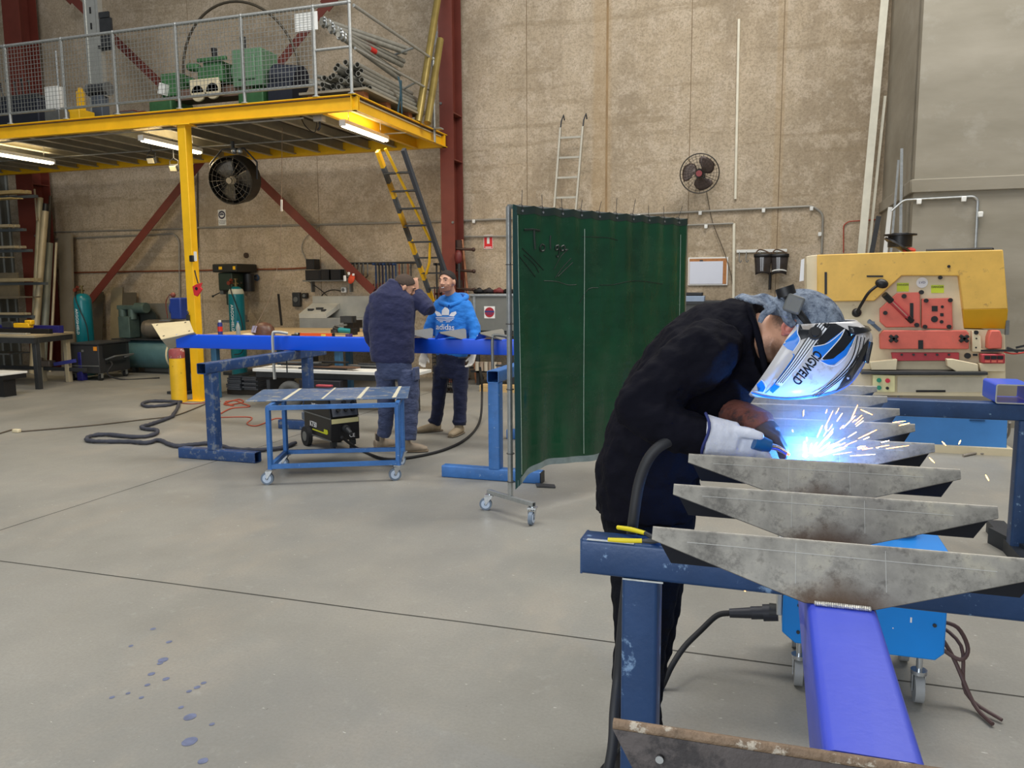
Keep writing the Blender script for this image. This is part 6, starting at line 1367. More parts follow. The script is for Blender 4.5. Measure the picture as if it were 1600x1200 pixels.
for x, y in ((hw-.07, -.18), (-hw+.07, -.18), (hw-.07, .18), (-hw+.07, .18)):
    ob('caster_wheel', MB().cyl((x-.016, y, .055), (x+.016, y, .055), .055, n=26), mat('caster_grey', (146, 148, 148), .5), t)
    ob('caster_fork', MB().box((x-.022, y+.01, .08), (.004, .035, .07)).box((x+.022, y+.01, .08), (.004, .035, .07)).cyl((x, y, .115), (x, y, .13), .03, n=18).cyl((x, y, .12), (x, y, zb), .012), CHROME, t)
ob('rear_leads', MB().tube([(hw-.0, -.1, zb+.1), (hw+.07, -.1, zb+.08), (hw+.11, -.1, zb-.0), (hw+.08, -.12, zb-.04), (hw+.0, -.1, zb+.0)], .008, 8, sub=5).tube([(hw, -.05, zb+.05), (hw+.06, -.1, zb-.04), (hw+.12, -.2, .03), (hw+.16, -.3, .012)], .008, 8, sub=5).tube([(hw, 0, zb+.06), (hw+.09, -.08, zb-.0), (hw+.1, -.16, .05), (hw+.2, -.26, .012)], .007, 8, sub=5), mat('dusty_brown_lead', (84, 62, 60), .6), t)
q = P(1412, 845, 3.3); t = thing('metal_tin', 'open metal tin standing on top of the bright blue welder', 'tin', (q.x, 3.42, zt))
ob('tin_body', MB().lathe([(.062, 0), (.065, .005), (.065, .05), (.068, .055), (.062, .055), (.06, .01), (0, .01)], n=30), GALV, t); ob('tin_ring', MB().tor((0, 0, .054), .066, .003, (0, 0, 1), 30, 6), ALU, t)
# torch connector and its lead
zc = P(1215, 957, 3.35).z; yq = 3.35; a = P(1215, 957, yq); b = P(1140, 958, yq)
t = thing('torch_connector', 'black torch connector and lead curving left out of the blue welder', 'cable', a); o = a
ob('connector_body', MB().cyl(a, a.lerp(b, .3), .035, n=18).cyl(a.lerp(b, .3), a.lerp(b, .55), .027, n=18).cyl(a.lerp(b, .55), b, .023, .019, n=18), mat('connector_grey', (50, 52, 60), .5), t, org=o)
ob('torch_lead', MB().tube([b, P(1120, 962, yq), P(1095, 985, 3.3), P(1070, 1010, 3.2), P(1050, 1040, 3.1), P(1030, 1080, 3.05), G(1000, 1110, .02), G(975, 1100, .02)], .012, 10, sub=6), RUBBER, t, org=o)
# sparks
SPK = mat('glowing_spark', (255, 170, 80), .4, 0, 0, 1, emis=14); SPW = mat('hot_spark', (255, 222, 190), .4, 0, 0, 1, emis=20)
ac = P(1243, 716, 2.30)
# ---------------------------------------------------------------- people
def loft(mb, secs, lat, n=20, p=1.0, mi=0):
    """secs: (centre, half-width along lat, half-thickness across)"""
    L = len(secs); vs_ = []; lat = V(lat).normalized()
    for i, (c, a, b) in enumerate(secs):
        c = V(c); t_ = (V(secs[min(i+1, L-1)][0])-V(secs[max(i-1, 0)][0])).normalized()
        x = (lat-t_*lat.dot(t_)).normalized(); y = t_.cross(x)
        for k in range(n):
            an = 2*pi*k/n; ca, sa = cos(an), sin(an)
            vs_.append(c+x*(a*math.copysign(abs(ca)**p, ca))+y*(b*math.copysign(abs(sa)**p, sa)))
    fs = []
    for i in range(L-1): fs += [(i*n+k, i*n+(k+1) % n, (i+1)*n+(k+1) % n, (i+1)*n+k) for k in range(n)]
    fs += [tuple(range(n-1, -1, -1)), tuple(range((L-1)*n, L*n))]
    mb.add(vs_, fs, mi, True); return mb
def limb(mb, pts, rs, fold=0, seed=0, sub=6, n=16, freq=55):
    sp = smooth_path(pts, sub); m = len(sp); out = []; rnd = random.Random(seed); acc = 0
    for i, p in enumerate(sp):
        f = i/(m-1)*(len(rs)-1); k = min(int(f), len(rs)-2); r = rs[k]+(rs[k+1]-rs[k])*(f-k)
        out.append(r+fold*r*sin(i*2.1+seed)*(.6+.4*rnd.random()))
    return mb.tube(sp, out, n)
_tex = {}
def clouds(size):
    if size not in _tex:
        t_ = bpy.data.textures.new('folds', 'CLOUDS'); t_.noise_scale = size; t_.noise_depth = 2; _tex[size] = t_
    return _tex[size]
def fuse(name, mb, m, parent, org, vox=.01, smooth=6, disp=0, dsize=.06, bakeit=True, stretch=None):
    mb.sh(org); me = bpy.data.meshes.new(name); me.from_pydata(mb.v, [], mb.f); me.update()
    bm = bmesh.new(); bm.from_mesh(me); bmesh.ops.recalc_face_normals(bm, faces=bm.faces); bm.to_mesh(me); bm.free()
    o = bpy.data.objects.new(name, me); C.objects.link(o)
    r = o.modifiers.new('r', 'REMESH'); r.mode = 'VOXEL'; r.voxel_size = vox; r.use_smooth_shade = True
    s = o.modifiers.new('s', 'SMOOTH'); s.iterations = smooth; s.factor = .6
    if disp:
        d = o.modifiers.new('d', 'DISPLACE'); d.texture = clouds(dsize); d.strength = disp; d.mid_level = .5
    dg = bpy.context.evaluated_depsgraph_get(); nm = bpy.data.meshes.new_from_object(o.evaluated_get(dg))
    bpy.data.objects.remove(o); nm.name = name; nm.materials.clear()
    nm.materials.append(m); nm.polygons.foreach_set('use_smooth', [True]*len(nm.polygons))
    nm.polygons.foreach_set('material_index', [0]*len(nm.polygons))
    o = bpy.data.objects.new(name, nm); C.objects.link(o); o.parent = parent
    return o
from mathutils.bvhtree import BVHTree
def bvh_of(o, org):
    return BVHTree.FromPolygons([v.co+V(org) for v in o.data.vertices], [tuple(p.vertices) for p in o.data.polygons])
def decal(name, polys, bvh, m, parent, org, off=.0015, cuts=5, strips=(), tmesh=None):
    """thin printed shape lying on a curved surface"""
    bm = bmesh.new()
    for poly in polys:
        vv = [bm.verts.new((x, y, 0)) for x, y in poly]; bm.faces.new(vv)
    for pts, w_ in strips:
        sp = smooth_path([(x, y, 0) for x, y in pts], 8); rows = []
        for i, p in enumerate(sp):
            d = (sp[min(i+1, len(sp)-1)]-sp[max(i-1, 0)]).normalized(); n_ = V((-d.y, d.x, 0)); ww = w_ if isinstance(w_, (int, float)) else w_[0]+(w_[1]-w_[0])*i/(len(sp)-1)
            rows.append((bm.verts.new(p+n_*ww/2), bm.verts.new(p-n_*ww/2)))
        for a, b in zip(rows, rows[1:]): bm.faces.new((a[0], a[1], b[1], b[0]))
    if tmesh:
        vv = [bm.verts.new((x, y, 0)) for x, y in tmesh[0]]
        for f in tmesh[1]:
            try: bm.faces.new([vv[i] for i in f])
            except Exception: pass
    if polys:
        bmesh.ops.triangulate(bm, faces=bm.faces)
        for _ in range(cuts): bmesh.ops.subdivide_edges(bm, edges=[e for e in bm.edges if e.calc_length() > 2.2], cuts=1)
        bmesh.ops.triangulate(bm, faces=bm.faces)
    bad = []
    for v in bm.verts:
        d = _ray(v.co.x, v.co.y).normalized(); hit, nrm, _i, _d = bvh.ray_cast(V((0, 0, EYE)), d)
        if hit is None: bad.append(v); continue
        if nrm.dot(d) > 0: nrm = -nrm
        v.co = hit+nrm*off-V(org)
    bmesh.ops.delete(bm, geom=bad, context='VERTS')
    me = bpy.data.meshes.new(name); bm.to_mesh(me); bm.free(); me.materials.append(m)
    me.polygons.foreach_set('use_smooth', [True]*len(me.polygons))
    o = bpy.data.objects.new(name, me); C.objects.link(o); o.parent = parent; return o
def text2d(txt, size, u, v, ang, sx=1.0, spacing=1.0, stretch=1.0, bold=0):
    mb = text_mb(txt, size, Matrix.Identity(4), depth=0, spacing=spacing, bold=bold); ca, sa = cos(ang), sin(ang); seen = []
    pts = [(u+(x*sx)*ca-(-y*stretch)*sa, v+(x*sx)*sa+(-y*stretch)*ca) for x, y, z in mb.v]; return pts, mb.f
def fabric(name, col, var=.12, b=.25, rough=.85, wr=10, wrs=.5, sheen=.12):
    m, nt, bs = newmat(name); tc = nd(nt, 'ShaderNodeTexCoord').outputs['Object']; c = lin(col)
    f = noise(nt, tc, 9, 5, .6); nt.links.new(ramp(nt, f, [(.3, tuple(x*(1-var) for x in c)), (.7, tuple(x*(1+var) for x in c))]), bs.inputs['Base Color'])
    bs.inputs['Roughness'].default_value = rough; bs.inputs['Sheen Weight'].default_value = sheen; bs.inputs['Specular IOR Level'].default_value = .5 if sheen else .12; bs.inputs['Sheen Roughness'].default_value = .5
    n1 = bump(nt, noise(nt, tc, wr, 4, .5, (1, 1, 1.6)), wrs, .02, None); bump(nt, noise(nt, tc, 220, 2), b, .002, bs, n1); return m
SKIN = mat('skin', (206, 156, 128), .5, 0, .08, 20, .05, 120)
HAIR = mat('dark_hair', (38, 30, 26), .8, 0, .3, 60, .4, 150)
def hand(mb, wrist, d, palm_n, thumb_side, s=1.0, curl=.5, fat=1.0):
    """gloved or bare hand: d = direction of the palm, palm_n = way the fingers curl, thumb_side = side of the thumb"""
    w0 = V(wrist); d = V(d).normalized(); pn = V(palm_n); pn = (pn-d*pn.dot(d)).normalized(); sd_ = d.cross(pn)
    if sd_.dot(V(thumb_side)) < 0: sd_ = -sd_
    loft(mb, [(w0-d*.01*s, .030*s*fat, .022*s*fat), (w0+d*.03*s, .038*s*fat, .019*s*fat), (w0+d*.07*s, .043*s*fat, .017*s*fat), (w0+d*.098*s, .042*s*fat, .014*s*fat)], sd_, 16)
    for k, (off, ln) in enumerate(((.031, .072), (.011, .08), (-.010, .075), (-.030, .058))):
        b = w0+d*.092*s+sd_*off*s; a1 = curl*.7; a2 = curl*1.7; a3 = curl*2.5; ln *= s
        p1 = b+(d*cos(a1)+pn*sin(a1))*ln*.45; p2 = p1+(d*cos(a2)+pn*sin(a2))*ln*.32; p3 = p2+(d*cos(a3)+pn*sin(a3))*ln*.23
        mb.tube([b-d*.015*s, b, p1, p2, p3], [x*s*fat for x in (.009, .0095, .009, .008, .0065)], 10); mb.ball(p3, .0067*s*fat, 8)
    b = w0+d*.03*s+sd_*.03*s; td = (d*.7+sd_*.75+pn*.25).normalized(); p1 = b+td*.038*s; p2 = p1+(d*.9+sd_*.2+pn*.45).normalized()*.034*s
    mb.tube([b-td*.012*s, b, p1, p2], [x*s*fat for x in (.013, .0125, .0105, .008)], 10); mb.ball(p2, .0082*s*fat, 8)
    return mb
def head_mesh(mb, c, up, fw, s=1.0, neck_to=None, nr=.058):
    """one head: skull, jaw, nose, ears, brow; up/fw directions"""
    c = V(c); up = V(up).normalized(); fw = V(fw); fw = (fw-up*fw.dot(up)).normalized(); rt = fw.cross(up); R = Matrix((rt, fw, up)).transposed()
    Q = lambda x, y, z: c+R @ (V((x, y, z))*s)
    mb.ball(Q(0, -.012, .028), (.077*s, .097*s, .092*s), 20, R=R)
    loft(mb, [(Q(0, .035, .03), .066*s, .055*s), (Q(0, .038, -.02), .064*s, .056*s), (Q(0, .042, -.06), .052*s, .048*s), (Q(0, .05, -.098), .03*s, .03*s)], rt, 18)
    mb.tube([Q(0, .088, .018), Q(0, .104, -.005), Q(0, .112, -.022), Q(0, .092, -.032)], [.008*s, .011*s, .014*s, .008*s], 10)
    for e in (-1, 1):
        mb.ball(Q(e*.078, -.008, -.005), (.012*s, .02*s, .031*s), 12, R=R); mb.ball(Q(e*.014, .093, -.026), .009*s, 8)
        mb.tube([Q(e*.012, .086, .032), Q(e*.03, .086, .037), Q(e*.05, .07, .032)], .008*s, 8)
        mb.ball(Q(e*.042, .062, -.028), (.02*s, .018*s, .018*s), 10, R=R)
    mb.ball(Q(0, .08, -.1), (.018*s, .014*s, .014*s), 10, R=R)
    mb.tube([Q(-.022, .083, -.062), Q(0, .09, -.066), Q(.022, .083, -.062)], .006*s, 8); mb.tube([Q(-.024, .083, -.053), Q(0, .092, -.05), Q(.024, .083, -.053)], .005*s, 8)
    if neck_to is not None: mb.tube([Q(0, -.015, -.04), (Q(0, -.02, -.08)+V(neck_to))/2, V(neck_to)], [.055*s, nr, nr*1.05], 16)
    return Q, R
def face_parts(t, Q, R, org, s=1.0, beard=False, smile=False):
    for e in (-1, 1):
        ob('eye', MB().ball(Q(e*.031, .080, .012), (.012*s, .009*s, .006*s), 10, R=R), mat('eye_dark', (58, 44, 38), .3), t, org=org)
        ob('eyebrow', MB().tube([Q(e*.014, .096, .033), Q(e*.032, .095, .039), Q(e*.052, .078, .034)], [.003*s, .004*s, .002*s], 6), HAIR, t, org=org)
    if smile: ob('teeth', MB().tube([Q(-.023, .0905, -.055), Q(-.01, .0975, -.059), Q(.01, .0975, -.059), Q(.023, .0905, -.055)], [.002*s, .0042*s, .0042*s, .002*s], 8), PAPER, t, org=org)
    ob('lips', MB().tube([Q(-.026, .088, -.0535), Q(0, .0965, -.0655), Q(.026, .088, -.0535)], .0025*s, 6), mat('lip', (172, 104, 92), .5), t, org=org)
def hair_cap(t, Q, R, org, s=1.0, m=None, grow=1.045, low=-.01):
    """short hair following the skull"""
    def f(a, b):
        th = a*2*pi; ph = b*1.75; x = sin(ph)*cos(th); y = sin(ph)*sin(th); z = cos(ph)
        front = max(0, y); lim = 1.8-.80*front
        ph = b*lim; x = sin(ph)*cos(th); y = sin(ph)*sin(th); z = cos(ph)
        return Q(x*.077*grow, -.012+y*.097*grow, .028+z*.092*grow)
    return ob('hair', MB().grid(f, 36, 14), m or HAIR, t, org=org, solid=.004)
# ============ man in the blue hoodie
def hoodie_man():
    Y = 7.98; K = lambda u, v, dy=0: P(u, v, Y+dy)
    o = K(700, 672); o.z = 0
    t = thing('person', 'smiling person in a bright blue hoodie with a white three-leaf emblem behind the far stringer', 'person', o)
    hoodie = fabric('hoodie_blue', (32, 124, 214), wr=12, wrs=.6); denim = fabric('navy_trousers', (22, 30, 62), wr=14, wrs=.7)
    # body: head, neck, hidden torso core
    mb = MB(); c = K(699, 441.5, -.02); Q, R = head_mesh(mb, c, (-.10, .10, 1), (-.12, -1, -.36), 1.06, K(708, 472, .08), .06)
    loft(mb, [(K(708, 470, .08), .06, .06), (K(709, 490, .06), .15, .09), (K(708, 540, .04), .15, .1)], (1, 0, 0))
    ob_ = fuse('body', mb, SKIN, t, o, .006, 3)
    face_parts(t, Q, R, o, smile=True)
    hair_cap(t, Q, R, o)
    ob('stubble', MB().grid(lambda a, b: Q(.069*sin((a-.5)*2.9), .036+.063*cos((a-.5)*2.9)*(1-.12*b), -.045-.058*b*cos((a-.5)*1.6)), 20, 8), mat('stubble', (142, 100, 82), .8, 0, .2, 80), t, org=o, solid=.001)
    # hoodie
    mb = MB(); lat = V((1, -.12, 0))
    loft(mb, [(K(706, 556, .03), .185, .125), (K(706, 548, .03), .19, .135), (K(706, 530, .03), .20, .14), (K(706, 505, .03), .205, .14), (K(707, 485, .04), .205, .13), (K(707, 472, .05), .19, .11), (K(708, 464, .06), .11, .09), (K(708, 459, .07), .075, .075)], lat, 28)
    for (sh, el, wr_) in ((K(688, 478, .03), K(671, 512, -.02), K(664, 549, -.10)), (K(727, 479, .06), K(742, 515, .02), K(739, 551, -.08))):
        limb(mb, [sh, sh*.5+el*.5, el, el*.45+wr_*.55, wr_], [.078, .074, .064, .058, .05], .05, 3); mb.ball(sh, .08, 14)
    hd = fuse('hoodie', mb, hoodie, t, o, .0085, 5, .012, .07)
    hb = bvh_of(hd, o)
    # hood lying round the neck
    nk = K(707, 469, .06)
    ob('hood', MB().tube([nk+V((.02, -.13, -.06)), nk+V((-.1, -.09, -.02)), nk+V((-.13, .03, .02)), nk+V((-.05, .12, .04)), nk+V((.07, .12, .05)), nk+V((.15, .03, .03)), nk+V((.12, -.08, -.02)), nk+V((.02, -.13, -.06))], .03, 12, sub=6, closed=False), hoodie, t, org=o)
    ob('hem_band', MB().add(*(lambda q: (q.v, q.f))(loft(MB(), [(K(706, 558, .03), .175, .12), (K(706, 551, .03), .184, .13)], lat, 24)), 0, True), mat('grey_rib', (90, 98, 112), .8), t, org=o)
    # emblem and word
    S = lambda x, y: (500+x*.1875, 380+y*.1875)
    leaf = [(1015, 600), (1018, 560), (1050, 522), (1078, 560), (1075, 600)]
    lf = [(975, 608), (955, 572), (965, 562), (1000, 578), (1018, 606)]
    rf = [(1075, 606), (1095, 578), (1132, 568), (1138, 585), (1115, 612)]
    polys = [[S(*p) for p in q] for q in (leaf, lf, rf)]
    decal('emblem', polys, hb, PAPER, t, o, .003, 2, strips=[([S(965, 622), S(1045, 618), S(1120, 622)], 1.1), ([S(975, 634), S(1045, 631), S(1112, 634)], 1.1), ([S(985, 645), S(1045, 643), S(1100, 645)], 1.0), ([S(1000, 655), S(1025, 655)], 1.0), ([S(1050, 656), S(1085, 654)], 1.0)])
    decal('emblem_lettering', [], hb, PAPER, t, o, .003, 0, tmesh=text2d('adidas', 12.5, *S(1045, 700), .04, sx=.92, bold=.15))
    # trousers
    mb = MB()
    loft(mb, [(K(703, 590, .02), .15, .10), (K(704, 572, .02), .165, .115), (K(705, 552, .02), .165, .12)], lat, 24)
    limb(mb, [K(691, 572, .03), K(687, 605, .03), K(684, 640, .05), K(680, 662, .08)], [.096, .082, .07, .066], .04, 5)
    limb(mb, [K(720, 572, .02), K(719, 605, .0), K(719, 640, -.02), K(718, 664, -.03)], [.096, .084, .072, .07], .04, 8)
    for p_ in (K(680, 661, .08), K(718, 663, -.03)): mb.tor(p_+V((0, 0, .03)), .062, .02, (0, 0, 1), 18, 8)
    fuse('trousers', mb, denim, t, o, .0085, 5, .012, .08)
    bm_ = mat('dusty_boot', (168, 150, 122), .8, 0, .15, 20, .1, 80); sole = mat('boot_sole', (110, 98, 80), .8)
    for a_, d in ((K(679, 668, .06), V((-.75, -.65, 0))), (K(717, 670, -.03), V((-.08, -1, 0)))):
        a_.z = 0; d.normalize(); mb = MB(); l_ = V((d.y, -d.x, 0))
        loft(mb, [(a_-d*.07+V((0, 0, .05)), .036, .045), (a_+V((0, 0, .055)), .043, .05), (a_+d*.09+V((0, 0, .045)), .048, .04), (a_+d*.17+V((0, 0, .035)), .045, .03), (a_+d*.205+V((0, 0, .028)), .026, .02)], l_, 18); mb.tube([a_+V((0, 0, .04)), a_+V((0, 0, .13))], .048, 14)
        fuse('boot', mb, bm_, t, o, .007, 4)
        mb = MB(); loft(mb, [(a_-d*.09+V((0, 0, .01)), .034, .01), (a_+V((0, 0, .01)), .045, .01), (a_+d*.14+V((0, 0, .01)), .052, .01), (a_+d*.215+V((0, 0, .01)), .03, .01)], l_, 16); ob('sole', mb, sole, t, org=o)
    gm = mat('pale_glove', (206, 200, 186), .8, 0, .15, 20, .2, 60)
    mb = MB(); hand(mb, K(663, 553, -.10), (-.1, -.35, -1), (.4, -.6, 0), (1, -1, 0), 1.0, .45, 1.15); fuse('glove', mb, gm, t, o, .005, 2)
    mb = MB(); hand(mb, K(740, 554, -.08), (-.2, -.35, -1), (-.4, -.6, 0), (-1, -1, 0), 1.0, .45, 1.15); fuse('glove', mb, gm, t, o, .005, 2)
hoodie_man()
# ============ man in the navy jacket
def navy_man():
    Y = 6.98; K = lambda u, v, dy=0: P(u, v, Y+dy); o = K(618, 700); o.z = 0
    t = thing('person', 'person in a navy jacket and grey-blue trousers seen from behind with one arm raised', 'person', o)
    nav = fabric('navy_jacket', (34, 38, 74), wr=11, wrs=.7); tr = fabric('grey_blue_trousers', (62, 72, 104), wr=15, wrs=.9)
    mb = MB(); c = K(632, 449, .05); Q, R = head_mesh(mb, c, (.45, .25, 1), (.85, .55, -.6), 1.0, K(620, 470, .02), .06)
    loft(mb, [(K(620, 470, .02), .06, .06), (K(618, 490, 0), .15, .09), (K(615, 540, 0), .15, .1)], (1, .3, 0))
    mb2 = MB(); fuse('body', mb, SKIN, t, o, .006, 3)
    face_parts(t, Q, R, o)
    hair_cap(t, Q, R, o, m=mat('short_brown_hair', (74, 60, 50), .85, 0, .2, 70, .3, 150))
    mb = MB(); lat = V((1, .25, 0))
    loft(mb, [(K(613, 566, 0), .205, .13), (K(613, 560, 0), .215, .14), (K(613, 535, 0), .22, .145), (K(612, 505, 0), .225, .15), (K(613, 480, 0), .225, .145), (K(615, 462, .0), .20, .12), (K(617, 451, .02), .13, .1), (K(620, 443, .03), .09, .085), (K(621, 438, .03), .082, .08)], lat, 28)
    limb(mb, [K(645, 463, .1), K(658, 474, .12), K(671, 486, .12)], [.085, .082, .068], .04, 2)
    limb(mb, [K(671, 486, .12), K(664, 470, .2), K(652, 456, .24)], [.066, .056, .048], .05, 4)
    mb.ball(K(591, 470, -.02), .095, 14); limb(mb, [K(590, 472, -.02), K(580, 495, -.03), K(578, 525, .02), K(592, 548, .16)], [.085, .07, .062, .05], .05, 6)
    fuse('jacket', mb, nav, t, o, .0085, 5, .016, .08)
    mb = MB(); hand(mb, K(650, 453, .25), (-.3, .2, 1), (0, 1, 0), (-1, 0, .3), 1.0, .8); fuse('hand', mb, SKIN, t, o, .005, 2)
    mb = MB(); hand(mb, K(594, 550, .17), (.8, .6, -.2), (0, 1, 0), (0, 0, 1), 1.0, .8); fuse('hand', mb, SKIN, t, o, .005, 2)
    mb = MB(); loft(mb, [(K(618, 592, 0), .15, .105), (K(616, 575, 0), .175, .125), (K(615, 558, 0), .18, .13)], lat, 24)
    limb(mb, [K(602, 580, 0), K(603, 620, .02), K(603, 655, .0), K(599, 682, .0)], [.105, .09, .075, .066], .05, 5)
    limb(mb, [K(636, 580, .03), K(640, 620, .0), K(640, 660, -.05), K(639, 688, -.08)], [.108, .094, .078, .068], .05, 9)
    fuse('trousers', mb, tr, t, o, .0085, 5, .014, .07)
    ob('cargo_pocket', MB().box(K(650, 584, -.02), (.03, .12, .13)), tr, t, org=o, bevel=.012)
    bm_ = mat('suede_boot', (158, 142, 122), .85, 0, .15, 20, .1, 80); sole = mat('boot_sole2', (120, 104, 82), .8)
    for a_, d in ((G(594, 701), V((.55, .85, 0))), (G(634, 706), V((.9, .3, 0)))):
        d.normalize(); mb = MB(); l_ = V((d.y, -d.x, 0))
        loft(mb, [(a_-d*.06+V((0, 0, .05)), .036, .045), (a_+V((0, 0, .055)), .045, .05), (a_+d*.09+V((0, 0, .045)), .05, .042), (a_+d*.17+V((0, 0, .035)), .047, .032), (a_+d*.21+V((0, 0, .028)), .026, .02)], l_, 18); mb.tube([a_+V((0, 0, .04)), a_+V((0, 0, .17))], .05, 14)
        fuse('boot', mb, bm_, t, o, .007, 4); mb = MB()
        loft(mb, [(a_-d*.085+V((0, 0, .011)), .034, .011), (a_+V((0, 0, .011)), .047, .011), (a_+d*.14+V((0, 0, .011)), .054, .011), (a_+d*.22+V((0, 0, .011)), .03, .011)], l_, 16); ob('sole', mb, sole, t, org=o)
        ob('elastic_gore', MB().box(a_+V((0, 0, .12))+l_*.0, (.035, .106, .07)), mat('gore_dark', (56, 50, 48), .8), t, org=o)
navy_man()
# ============ the welder in the foreground
def welder():
    K = P
    o = G(1000, 1160); o.z = 0; o.x = -.385; o.y = 2.52
    t = thing('person', 'person in black bent over the near stringer, welding in a helmet and gloves', 'person', o)
    blk = fabric('black_jacket', (16, 16, 25), .15, .2, .9, 7, 1.0, 0); blt = fabric('black_trousers', (15, 16, 22), .15, .2, .9, 12, .8, 0)
    hc = K(1246, 530, 2.48); up = V((.72, -.02, .68)); fw = V((.66, -.05, -.72))
    mb = MB(); nb = K(1160, 512, 2.58); Q, R = head_mesh(mb, hc, up, fw, 1.05, nb, .066)
    mb.tube([Q(0, -.03, -.06), K(1190, 520, 2.54), nb], [.056, .06, .055], 16)
    loft(mb, [(nb, .05, .05), (K(1120, 560, 2.62), .15, .1), (K(1060, 650, 2.64), .14, .1)], (0, 1, 0))
    sk, nt, bs = newmat('stubbled_skin'); tc = nd(nt, 'ShaderNodeTexCoord').outputs['Object']
    col = ramp(nt, noise(nt, tc, 20, 5, .6), [(.3, lin((196, 146, 118))), (.7, lin((214, 164, 136)))])
    for c_, rad, cc in ((K(1202, 566, 2.44), .075, (92, 72, 60)), (K(1226, 494, 2.42), .05, (58, 46, 40))):
        vd = nd(nt, 'ShaderNodeVectorMath', operation='DISTANCE'); nt.links.new(tc, vd.inputs[0]); vd.inputs[1].default_value = c_-o
        ad = nd(nt, 'ShaderNodeMath', operation='MULTIPLY_ADD'); nt.links.new(noise(nt, tc, 160, 3, .7), ad.inputs[0]); ad.inputs[1].default_value = .03; nt.links.new(vd.outputs['Value'], ad.inputs[2])
        col = mixc(nt, ramp(nt, ad.outputs[0], [(rad*.75, .85), (rad*1.25, 0.)]), col, lin(cc))
    nt.links.new(col, bs.inputs['Base Color']); bs.inputs['Roughness'].default_value = .5
    fuse('body', mb, sk, t, o, .006, 3)
    ob('ear', MB().ball(K(1233, 512, 2.395), (.012, .012, .030), 12, R=Euler((0, .7, 0)).to_matrix()).tor(K(1232, 512, 2.388), .016, .005, (.2, -1, 0), 16, 6), mat('ear_skin', (206, 128, 112), .5), t, org=o)
    ob('beard', MB().grid(lambda a, b: Q(.0725*sin((a-.5)*3.3), .030+.067*cos((a-.5)*3.3), -.035-.068*b), 22, 8), mat('beard_dark', (74, 58, 48), .85, 0, .3, 90, .5, 160), t, org=o, solid=.003)
    ob('hair', MB().grid(lambda a, b: (lambda th, ph: Q(sin(ph)*cos(th)*.0785, -.012+sin(ph)*sin(th)*.1, .028+cos(ph)*.094))(a*2*pi, .9+b*.85), 34, 8), HAIR, t, org=o, solid=.004)
    for e in (-1, 1): ob('eye', MB().ball(Q(e*.031, .080, .012), (.012, .009, .006), 10, R=R), mat('eye_dark', (58, 44, 38), .3), t, org=o)
    # jacket: torso bent forward
    mb = MB(); lat = V((0, 1, 0))
    S = [((1012, 800), 2.68, .185, .175), ((1012, 775), 2.68, .19, .178), ((1014, 745), 2.67, .19, .176), ((1022, 700), 2.66, .19, .170), ((1042, 650), 2.64, .195, .168), ((1068, 600), 2.62, .205, .165), ((1100, 555), 2.60, .215, .155), ((1130, 530), 2.58, .20, .13), ((1152, 517), 2.57, .15, .105), ((1168, 512), 2.56, .105, .092), ((1180, 514), 2.55, .09, .085)]
    loft(mb, [(K(u, v, y), a, b) for (u, v), y, a, b in S], lat, 32)
    # chest bulk hanging forward
    loft(mb, [(K(1060, 720, 2.66), .15, .10), (K(1085, 660, 2.64), .16, .12), (K(1120, 605, 2.6), .15, .11), (K(1145, 565, 2.58), .12, .09)], lat, 20)
    loft(mb, [(K(1090, 640, 2.6), .13, .10), (K(1130, 610, 2.58), .12, .09), (K(1160, 590, 2.56), .10, .075), (K(1178, 575, 2.55), .085, .055)], lat, 20)
    sh, el, wr_ = K(1098, 556, 2.40), K(1000, 636, 2.30), K(1112, 686, 2.27)
    limb(mb, [K(1115, 540, 2.46), sh, K(1050, 592, 2.34), el], [.095, .098, .085, .078], .03, 3, 8)
    limb(mb, [el, K(1045, 664, 2.27), K(1085, 678, 2.27), wr_], [.076, .068, .06, .052], .05, 5, 9)
    mb.ball(el, (.08, .08, .08), 14)
    shl, ell, wl = K(1125, 560, 2.78), K(1120, 660, 2.80), K(1165, 668, 2.45)
    limb(mb, [K(1120, 545, 2.72), shl, ell], [.09, .085, .07], .03, 8, 8); limb(mb, [ell, wl], [.07, .05], .04, 9, 8)
    loft(mb, [(K(1105, 552, 2.58), .14, .12), (K(1140, 545, 2.565), .115, .125), (K(1164, 540, 2.55), .116, .13), (K(1180, 536, 2.54), .116, .136), (K(1191, 534, 2.535), .112, .136)], lat, 28)
    jk = fuse('jacket', mb, blk, t, o, .0075, 5, .034, .08)
    ob('collar', MB().tube([K(1167, 470, 2.56), K(1170, 478, 2.49), K(1180, 510, 2.452), K(1189, 545, 2.45), K(1196, 580, 2.47), K(1197, 600, 2.52)], .010, 10, sub=6), blk, t, org=o)
    # trousers
    mb = MB()
    loft(mb, [(K(1015, 850, 2.68), .15, .14), (K(1013, 810, 2.68), .175, .162), (K(1012, 770, 2.68), .175, .158)], lat, 24)
    limb(mb, [K(1008, 830, 2.58), K(1007, 920, 2.52), K(1000, 1010, 2.48), K(996, 1100, 2.46), K(998, 1165, 2.45)], [.125, .108, .088, .078, .078], .035, 4, 9)
    limb(mb, [K(1018, 830, 2.74), K(1020, 920, 2.72), K(1010, 1010, 2.68), K(1000, 1090, 2.64), K(998, 1125, 2.63)], [.125, .105, .085, .075, .078], .035, 7, 9)
    fuse('trousers', mb, blt, t, o, .008, 5, .018, .08)
    bm_ = mat('black_boot', (30, 28, 28), .6, 0, .2, 20, .1, 80)
